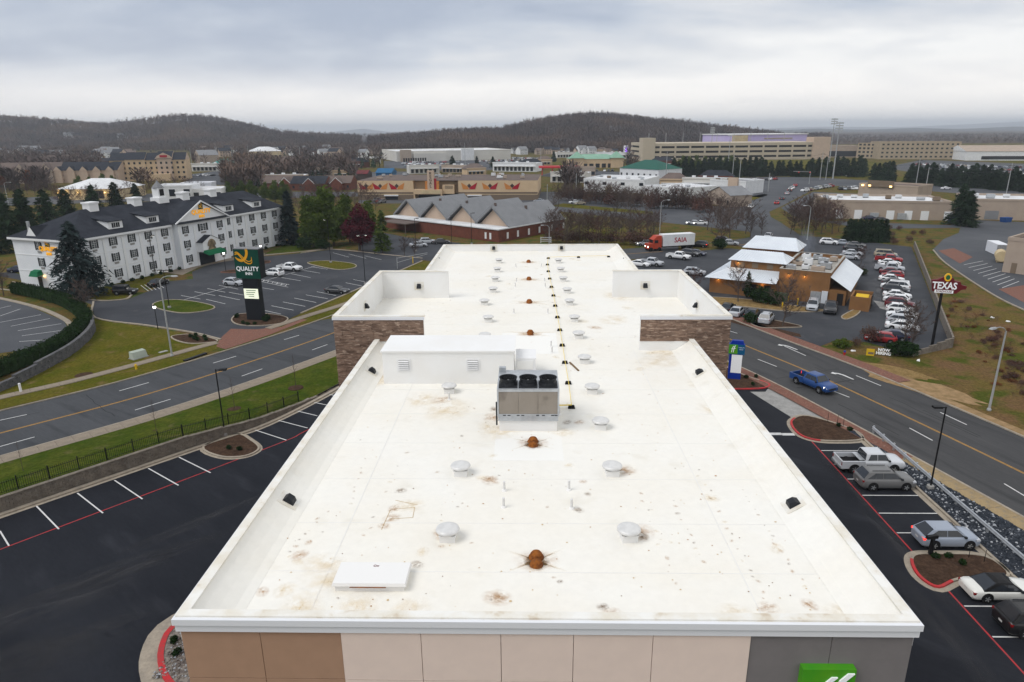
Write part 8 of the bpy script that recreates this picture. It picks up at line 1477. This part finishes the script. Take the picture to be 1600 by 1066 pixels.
# moving and parked cars far away
TC = 0
def tiny(px, py, hd, colour, label, group, kind='sedan'): 
    return car(kind, colour, px, py, hd, label, 'distant_car', group=group, low=True)
colr = ['white', 'white', 'silver', 'silver', 'lightgrey', 'black', 'darkgrey', 'grey', 'darkblue', 'red', 'maroon', 'tan', 'white']; g = random.Random(33)
for (x0, y0), (x1, y1), n, hd, lab, grp in (((628, 257), (716, 257), 26, 80, 'tiny parked car in the left half of the superstore lot', 'superstore lot left'), ((632, 260), (716, 260.5), 22, 80, 'tiny parked car in the left half of the superstore lot', 'superstore lot left'), ((640, 254.5), (718, 254), 20, 80, 'tiny parked car in the left half of the superstore lot', 'superstore lot left'), ((745, 253), (832, 250.5), 26, 80, 'tiny parked car in the right half of the superstore lot', 'superstore lot right'), ((760, 256), (840, 254), 20, 80, 'tiny parked car in the right half of the superstore lot', 'superstore lot right'), ((800, 247.5), (870, 249.5), 24, 80, 'tiny parked car in the lot left of the green-roofed shops', 'lot left of the green roofs'), ((800, 250), (868, 252), 20, 80, 'tiny parked car in the lot left of the green-roofed shops', 'lot left of the green roofs'),
        ((1430, 258), (1600, 263), 32, 80, 'tiny parked car in the campus lot behind the evergreens', 'campus lot'), ((1460, 262), (1600, 268), 28, 80, 'tiny parked car in the campus lot behind the evergreens', 'campus lot'), ((1505, 270), (1600, 273), 14, 80, 'tiny parked car in the campus lot behind the evergreens', 'campus lot'), ((288, 276), (335, 275), 11, 80, 'small parked car in front of the tan hotel', 'tan hotel lot'), ((1055, 283), (1100, 282), 8, 80, 'small parked car behind the strip mall', 'behind the strip mall'), ((1165, 283), (1215, 281), 7, 60, 'small parked car right of the strip mall', 'beside the strip mall'), ((1130, 302), (1180, 290), 9, 20, 'small parked car in the strip mall lot', 'strip mall lot'), ((1255, 300), (1300, 292), 9, 25, 'small parked car left of the brown low building', 'beside the brown building'), ((1310, 297), (1345, 296), 6, 80, 'small parked car behind the beige warehouse', 'behind the warehouse'), ((590, 314), (598, 318), 3, 60, 'small parked car at the left corner of the cinema', 'cinema corner'), ((905, 268), (960, 268), 9, 80, 'tiny parked car before the green-roofed shops', 'before the green roofs')):
    for k in range(n):
        if g.random() < .12: continue
        f = (k+.5)/n; tiny(x0+(x1-x0)*f, y0+(y1-y0)*f, hd+g.uniform(-4, 4)+180*(g.random() < .5), g.choice(colr), lab, 'cars: '+grp, g.choice(('sedan', 'suv')))
for i, (x, y, c, l) in enumerate(((1214, 322-3, 'red', 'third'), (1222, 312, 'darkgrey', 'second'), (1230, 304, 'silver', 'fourth from the front'), (1234, 299, 'black', 'third from the front'), (1239, 295, 'white', 'second from the front'), (1243, 291, 'red', 'first'))): car('sedan', c, x, y, 64, 'queued car with glowing tail lights, '+['last but', 'next to last', 'fourth', 'third', 'second', 'first'][i]+' at the far junction', 'queued_car', group=None, brake=True)
for x, y, hd, c, l in ((1235, 296.5, -115, 'white', 'white car coming away from the far junction'), (1173, 325, -115, 'white', 'car with lit headlights left of the bare thicket'), (1200, 372, -120, 'silver', 'car with lit headlights on the bend above the restaurant'), (1083, 351, 170, 'silver', 'left of two lit cars crossing the far lot'), (1094, 351.5, 170, 'white', 'right of two lit cars crossing the far lot')): car('sedan', c, x, y, hd, l, 'moving_car', lit=True)
for x, y, hd, c, l in ((897, 318, 200, 'white', 'white car alone at the cinema end of the far lot'), (906, 320, 200, 'tan', 'small orange-tan car at the cinema end of the far lot'), (842, 316, 170, 'lightgrey', 'pale car by the right corner of the cinema'), (1478, 296, 5, 'white', 'white car on the road before the evergreen row'), (1328, 276, 0, 'white', 'white car beyond the far junction'), (1377, 346, 0, 'darkgrey', 'dark car behind the beige warehouse doors'), (1359, 343.5, 0, 'darkblue', 'blue car close to the beige warehouse wall'), (1555, 337, 60, 'white', 'first white car before the right-edge warehouse'), (1562, 339, 60, 'white', 'second white car before the right-edge warehouse')): car('sedan', c, x, y, hd, l, 'parked_car')
# ------------------------------------------------------------------ hills, woods, evergreen rows, haze
def ray(px, py, Y):
    d = (px-800)/FPX*_r-(py-533)/FPX*_u+_f; t = Y/d[1]; return np.array([d[0]*t, Y, CAM_H+d[2]*t])
def hill(name, crest, m, back=900, rows=14, rough=2.5, step=8, tree=0.0, seed=1):
    """crest: (px, py, distance, foot distance). returns a sampler of surface points"""
    g = np.random.default_rng(seed); xs_ = np.arange(crest[0][0], crest[-1][0]+1, step); cr_ = np.array(crest, float)
    cy = np.interp(xs_, cr_[:, 0], cr_[:, 1]); cd = np.interp(xs_, cr_[:, 0], cr_[:, 2]); ft = np.interp(xs_, cr_[:, 0], cr_[:, 3])
    grid = np.zeros((rows+3, len(xs_), 3))
    for i, x in enumerate(xs_):
        top = ray(x, cy[i], cd[i]); top[2] = max(2, top[2]-tree); k = ft[i]/cd[i]; foot = np.array([top[0]*k, ft[i], -3.0])
        for j in range(rows):
            f = j/(rows-1); p = foot+(top-foot)*f; p[2] = -3+(top[2]+3)*(.5-.5*math.cos(math.pi*f))+(rough*math.sin(x*.05+j*1.3)*math.sin(f*math.pi)); grid[j, i] = p
        b = top*np.array([1+back*.5/cd[i], 1, 1])+np.array([0, back*.5, -top[2]*.35]); grid[rows, i] = b; grid[rows+1, i] = top+np.array([0, back, -top[2]-5]); grid[rows+2, i] = top+np.array([0, back*1.1, -top[2]-20])
    n = len(xs_); V = grid.reshape(-1, 3); F = [(j*n+i, j*n+i+1, (j+1)*n+i+1, (j+1)*n+i) for j in range(rows+2) for i in range(n-1)]
    o = link(name, npmesh(name, V, F, [m], smooth=True)); tag(o, kind='structure')
    def sample(k, fmin=0.0):
        i = g.random(k)*(n-1.001); j = (fmin+(1-fmin)*g.random(k))*(rows-1.001); i0, j0 = i.astype(int), j.astype(int); fi, fj = (i-i0)[:, None], (j-j0)[:, None]
        return (grid[j0, i0]*(1-fi)+grid[j0, i0+1]*fi)*(1-fj)+(grid[j0+1, i0]*(1-fi)+grid[j0+1, i0+1]*fi)*fj
    sample.crest = grid[rows-1]; return sample
CW = [(-260, 186, 1750, 1260), (0, 180, 1750, 1260), (60, 184, 1750, 1260), (130, 190, 1750, 1260), (170, 192, 1750, 1250), (220, 186, 1750, 1230), (280, 178, 1750, 1200), (330, 181, 1750, 1200), (380, 191, 1700, 1180), (430, 203, 1650, 1150), (480, 207, 1600, 1120), (520, 209, 1550, 1100), (570, 211, 1500, 1050)]
CE = [(575, 213, 1400, 960), (600, 211, 1380, 940), (650, 207, 1360, 930), (700, 203, 1350, 925), (780, 200, 1350, 925), (820, 190, 1350, 920), (870, 182, 1350, 920), (920, 176, 1350, 920), (960, 178, 1350, 920), (1000, 183, 1350, 930), (1060, 188, 1380, 980), (1120, 196, 1420, 1050), (1200, 204, 1500, 1150), (1270, 216, 1600, 1250), (1300, 221, 1650, 1300)]
TH_ = 15.0
s_w = hill('wooded_hill', CW, 'forest_floor', tree=TH_, seed=2); s_e = hill('wooded_hill', CE, 'forest_floor', tree=TH_, seed=3)
hill('distant_mountain', [(470, 213, 12500, 10500), (510, 208, 12500, 10500), (540, 204, 12500, 10500), (568, 201, 12500, 10500), (595, 205, 12500, 10500), (630, 209, 12500, 10500), (720, 213, 12500, 10500)], 'haze_hill', back=2500, rough=10, seed=4)
hill('distant_hill', [(1120, 203, 14000, 11500), (1300, 198, 14000, 11500), (1400, 199, 14000, 11500), (1500, 195, 14000, 11500), (1600, 190, 14000, 11500), (1750, 188, 14000, 11500), (1900, 194, 14000, 11500)], 'haze_hill', back=2500, rough=8, seed=5)
hill('distant_hill', [(1150, 206, 6500, 4200), (1280, 201, 6500, 4200), (1350, 203, 6500, 4200), (1430, 200, 6500, 4200), (1500, 202, 6500, 4200), (1580, 198, 6500, 4200), (1700, 199, 6500, 4200), (1900, 200, 6500, 4200)], 'haze_hill', back=900, rough=6, seed=6)
hill('distant_hill', [(1220, 212, 3300, 2100), (1300, 209, 3300, 2100), (1380, 211, 3300, 2100), (1460, 207, 3300, 2100), (1560, 209, 3300, 2100), (1640, 205, 3300, 2100), (1800, 207, 3300, 2100)], 'forest_floor', back=700, rough=4, seed=8)
sheet('distant_woodland', [(-9000, 1320), (9000, 1320), (14000, 11000), (-14000, 11000)], 0.15, 'forest_floor', True)
hill('distant_hill', [(-300, 206, 6500, 5000), (200, 208, 6500, 5000), (420, 209, 6500, 5000), (560, 211, 6500, 5000), (700, 209, 6500, 5000), (1000, 210, 6500, 5000), (1250, 212, 6500, 5000)], 'haze_hill', back=1500, rough=8, seed=7)
def far_tree(seed, n=16, evergreen=False):
    """a unit-height tree of a few slender faces: stem plus upswept twig fans"""
    g = np.random.default_rng(seed); T = [[(-.012, 0, 0), (.012, 0, 0), (0, 0, .95)], [(0, -.012, 0), (0, .012, 0), (0, 0, .95)]]
    for k in range(n):
        a = g.random()*6.283; z = .22+.65*g.random(); r_ = (.16+.2*g.random())*(1.15-abs(z-.5)); b = np.array([0, 0, z*.9]); e = np.array([math.cos(a)*r_, math.sin(a)*r_, min(1, z+.12+.2*g.random())]); s = np.array([-math.sin(a), math.cos(a), .25])*(.028 if not evergreen else .16); m_ = (b+e)/2
        if evergreen: e = np.array([math.cos(a)*.24*(1.02-z), math.sin(a)*.24*(1.02-z), z-.1]); b = np.array([0, 0, z+.06]); T.append([b, e+s*.9*(1.1-z), e-s*.9*(1.1-z)])
        else: T.append([b-s*.35, b+s*.35, e]); T.append([m_-s, m_+s, e+np.array([.03, .02, .03])])
    return np.array(T, np.float32)
def scatter(name, pts, heights, templates, m, label, cat='trees', width=1.0, kind='stuff'):
    g = np.random.default_rng(len(pts)); out = []; which = g.integers(0, len(templates), len(pts))
    for w, t in enumerate(templates):
        P_ = pts[which == w]; H_ = heights[which == w][:, None, None, None]; a = g.random(len(P_))*6.283; c, s = np.cos(a)[:, None, None], np.sin(a)[:, None, None]; x, y, z = t[None, ..., 0], t[None, ..., 1], t[None, ..., 2]
        q = np.stack([(x*c-y*s)*width, (x*s+y*c)*width, z+0*c], -1)*H_+P_[:, None, None, :]; out.append(q.reshape(-1, 3))
    o = link(name, tris_to_mesh(name, np.concatenate(out), m)); return tag(o, label, cat, None, kind)
FT = [far_tree(i) for i in range(5)]; FE = [far_tree(20+i, 26, True) for i in range(3)]
g = np.random.default_rng(5)
P1 = s_w(13000); scatter('hillside_forest', P1, TH_*(.65+.5*g.random(len(P1))), FT, 'forest', 'leafless brown-grey forest covering the left hill', width=1.1)
P2 = s_e(12000); scatter('hillside_forest', P2, TH_*(.7+.5*g.random(len(P2))), FT, 'forest', 'leafless brown-grey forest covering the central ridge', width=1.1)
def crest_pts(s, n):
    c = s.crest; i = g.random(n)*(len(c)-1.01); i0 = i.astype(int); f = (i-i0)[:, None]; return c[i0]*(1-f)+c[i0+1]*f+np.stack([g.normal(0, 3, n), g.normal(0, 25, n), np.zeros(n)], 1)
P3 = np.concatenate([crest_pts(s_w, 900), crest_pts(s_e, 1100)]); scatter('ridge_trees', P3, TH_*(.75+.6*g.random(len(P3))), FT, 'forest', 'thin bare trees standing up along the ridge crests', width=.75)
P4 = np.concatenate([s_w(420, 0), s_e(120, .1)]); scatter('hill_evergreens', P4, 11*(.6+.6*g.random(len(P4))), FE, 'leaf_conifer', 'scattered dark evergreens among the leafless hillside forest', width=1.0)
# houses on the valley floor and three on the ridge
gh_ = random.Random(4)
for x, y, i in HOUSES:
    o = link('distant_house', HOUSE[i % 4], None, tuple(at(x, y)), R(gh_.uniform(-40, 40))); o.scale = (gh_.uniform(.8, 1.3),)*3; z_ = ('left' if x < 250 else 'left of centre' if x < 700 else 'centre'); tag(o, 'small pale house among bare trees in the far '+z_, 'house', 'distant houses '+z_)
for i, (x, y) in enumerate(((866, 207), (912, 205), (953, 204), (832, 209), (100, 212), (115, 213), (185, 214), (205, 214))):
    p = ray(x, y+3, 1170 if x > 500 else 1480); o = link('distant_house', HOUSE[(i*2) % 4], None, (p[0], p[1], p[2]-6), R(-10+8*i)); o.scale = (1.7, 1.7, 1.9); tag(o, 'pale-roofed house standing in the hillside forest, '+('left of three on the ridge', 'middle of three on the ridge', 'right of three on the ridge', 'alone at the ridge foot', 'leftmost on the left hill', 'second on the left hill', 'third on the left hill', 'fourth on the left hill')[i], 'house')
# woods filling the valley: leafless trees kept clear of buildings, lots and roads
clear = [(160, 300, 240, 293), (80, 215, 276, 318), (0, 190, 277, 290), (600, 846, 240, 266), (556, 880, 266, 400), (836, 980, 240, 279), (905, 1065, 270, 340), (985, 1300, 220, 262), (280, 345, 258, 292), (236, 350, 290, 330), (325, 368, 246, 268), (385, 442, 236, 252), (425, 460, 247, 263), (484, 540, 244, 258), (410, 550, 280, 302), (555, 600, 244, 260), (1095, 1240, 262, 330), (1225, 1700, 220, 480), (860, 1200, 318, 400), (585, 615, 270, 286), (1000, 1100, 276, 292), (-60, 620, 318, 480), (-100, 560, 299, 320), (1170, 1235, 325, 400)]
def valley(n, x0, x1, y0, y1, dens=1.0):
    out = []
    for _ in range(n*4):
        x, y = g.uniform(x0, x1), y0+(y1-y0)*g.random()**1.0
        if any(a < x < b and c < y < d for a, b, c, d in clear): continue
        out.append(tuple(at(x, y)))
        if len(out) >= n: break
    return out
V1 = np.array(valley(3000, -120, 620, 231, 262)+valley(1500, -120, 560, 258, 312)+valley(700, 560, 1000, 231, 262)+valley(260, 780, 1000, 258, 300)+valley(250, 590, 1000, 228, 236), np.float32)
scatter('valley_wood', V1, 10.5*(.55+.7*g.random(len(V1))), FT, 'forest', 'leafless trees filling the valley between the far buildings', width=1.5)
V2 = np.array(valley(260, -120, 620, 234, 300)+valley(60, 640, 1000, 236, 270), np.float32); scatter('valley_evergreens', V2, 9*(.6+.6*g.random(len(V2))), FE, 'leaf_conifer', 'dark evergreens dotted through the valley', width=1.15)
P5 = np.array([tuple(ray(g.uniform(1240, 1900), 222, g.uniform(1250, 2600))*np.array([1, 1, 0])) for k in range(2200)], np.float32); scatter('far_woods', P5, 8*(.5+.6*g.random(len(P5))), FT+FE[:1], 'forest', 'hazy woods stretching behind the campus at right', width=2.4)
# evergreen screens beside the main road
for i in range(34): x = 1052+i*9.0; plant(CON[i % 3], G(x+random.uniform(-2, 2), 275.5+random.uniform(-1.5, 1.5)), nth(i)+' dark evergreen from the left in the screen before the cream car park', 'evergreen screen before the car park', scale=random.uniform(.95, 1.3))
for i in range(8): plant(PIN[i % 2], G(1066+i*11, 274-random.uniform(0, 3)), nth(i)+' greener pine from the left at the left end of the evergreen screen', 'pines at the left of the screen', scale=random.uniform(.7, .95))
for i in range(34): x = 1362+i*7.6; plant(CON[i % 3], G(x+random.uniform(-2, 2), 283+i*.52+random.uniform(-1.5, 1.5)), nth(i)+' dark evergreen from the left in the screen along the right-hand road', 'evergreen screen at right', scale=random.uniform(.9, 1.25)) if not 1396 < x < 1416 else None
for i, (x, y, s, l) in enumerate(((1497, 351, 1.25, 'left of the two big evergreens right of the warehouse'), (1510, 354, 1.1, 'right of the two big evergreens right of the warehouse'))): plant(CON[i], G(x, y), 'tall dark evergreen, '+l, scale=s)
for x, y, s, l in ((770, 262, .9, 'right superstore evergreen'), (707, 263, 1.0, 'left superstore evergreen'), (745, 260, .85, 'middle superstore evergreen'), (865, 253, 1.0, 'evergreen left of the green-roofed shops'), (905, 283, .8, 'evergreen beside the white shed')): plant(CON[int(x) % 3], G(x, y), 'dark round evergreen, '+l, scale=s)
# individual trees between the inn and the far road
gi = random.Random(6)
for i in range(26): x = 4+i*12.4; plant(BR[i % 4], G(x+gi.uniform(-3, 3), 306+gi.uniform(-5, 8)) if not 86 < x < 200 else G(x, 318+gi.uniform(0, 3)), nth(i)+' bare street tree from the left along the road behind the inn', 'bare street trees behind the inn', scale=gi.uniform(.7, 1.1))
ORG = tree_proto('russet_tree', 'tree', MB().tube((0, 0, 0), (0, 0, 5), .2, .1, 6).mesh('trunk', ['bark']), leafy(90, [(0, 0, 5.5, 3, 3.2), (1, .5, 7, 2, 2.2)], 'leaf_rust', 1600, .3))
plant(ORG, G(50, 296), 'russet-orange leafed tree before the left townhouses', scale=1.2); plant(ORG, G(5, 300), 'ochre tree at the left edge before the townhouses', scale=1.0)
for i, (x, y, s) in enumerate(((125, 300, .62), (145, 301, .6), (165, 300, .7), (180, 299, .62), (360, 312, .6), (378, 311, .62), (395, 312, .65), (415, 313, .6), (430, 316, .7), (445, 317, .7))): plant(PIN[i % 2], G(x, y), nth(i if x < 200 else i-4)+' rounded green evergreen from the left '+('behind the clubhouse roof' if x < 200 else 'over the right end of the inn roof'), 'green evergreens '+('behind the clubhouse' if x < 200 else 'over the inn roof'), scale=s)
for i in range(14): plant(BR[i % 4], G(455+i*11, 322+gi.uniform(-6, 10)), nth(i)+' bare tree from the left behind the pines and burgundy tree', 'bare trees behind the pines', scale=gi.uniform(.8, 1.2)) if 455+i*11 < 590 else None
for i in range(16): plant(BR[i % 4], G(1170+i*13, 350+gi.uniform(-8, 12)), nth(i-5)+' bare tree from the left on the slope below the beige warehouse', 'bare trees below the warehouse', scale=gi.uniform(.5, .8)) if 4 < i < 12 else None
for i in range(10): plant(BRB[i % 2], G(1385+gi.uniform(0, 70), 368+gi.uniform(-8, 16)), 'low yellowish-brown brush on the slope behind the restaurant lot', 'brush behind the restaurant lot', scale=gi.uniform(.6, 1.1))
# air: one closed box of thin even haze round everything
hb = MB().box(-17000, -600, -60, 17000, 20000, 170); hz_ = build(hb, 'haze', 'white_plain'); hm = bpy.data.materials.new('haze_air'); hm.use_nodes = True; t = hm.node_tree; t.nodes.remove(t.nodes['Principled BSDF']); pv = t.nodes.new('ShaderNodeVolumePrincipled'); pv.inputs['Color'].default_value = (.84, .91, 1.0, 1); pv.inputs['Density'].default_value = 1.35e-4; pv.inputs['Anisotropy'].default_value = 0.0; t.links.new(pv.outputs[0], t.nodes['Material Output'].inputs['Volume']); hz_.data.materials.clear(); hz_.data.materials.append(hm); tag(hz_, 'thin pale haze hanging over the whole valley', 'haze', None, 'stuff')
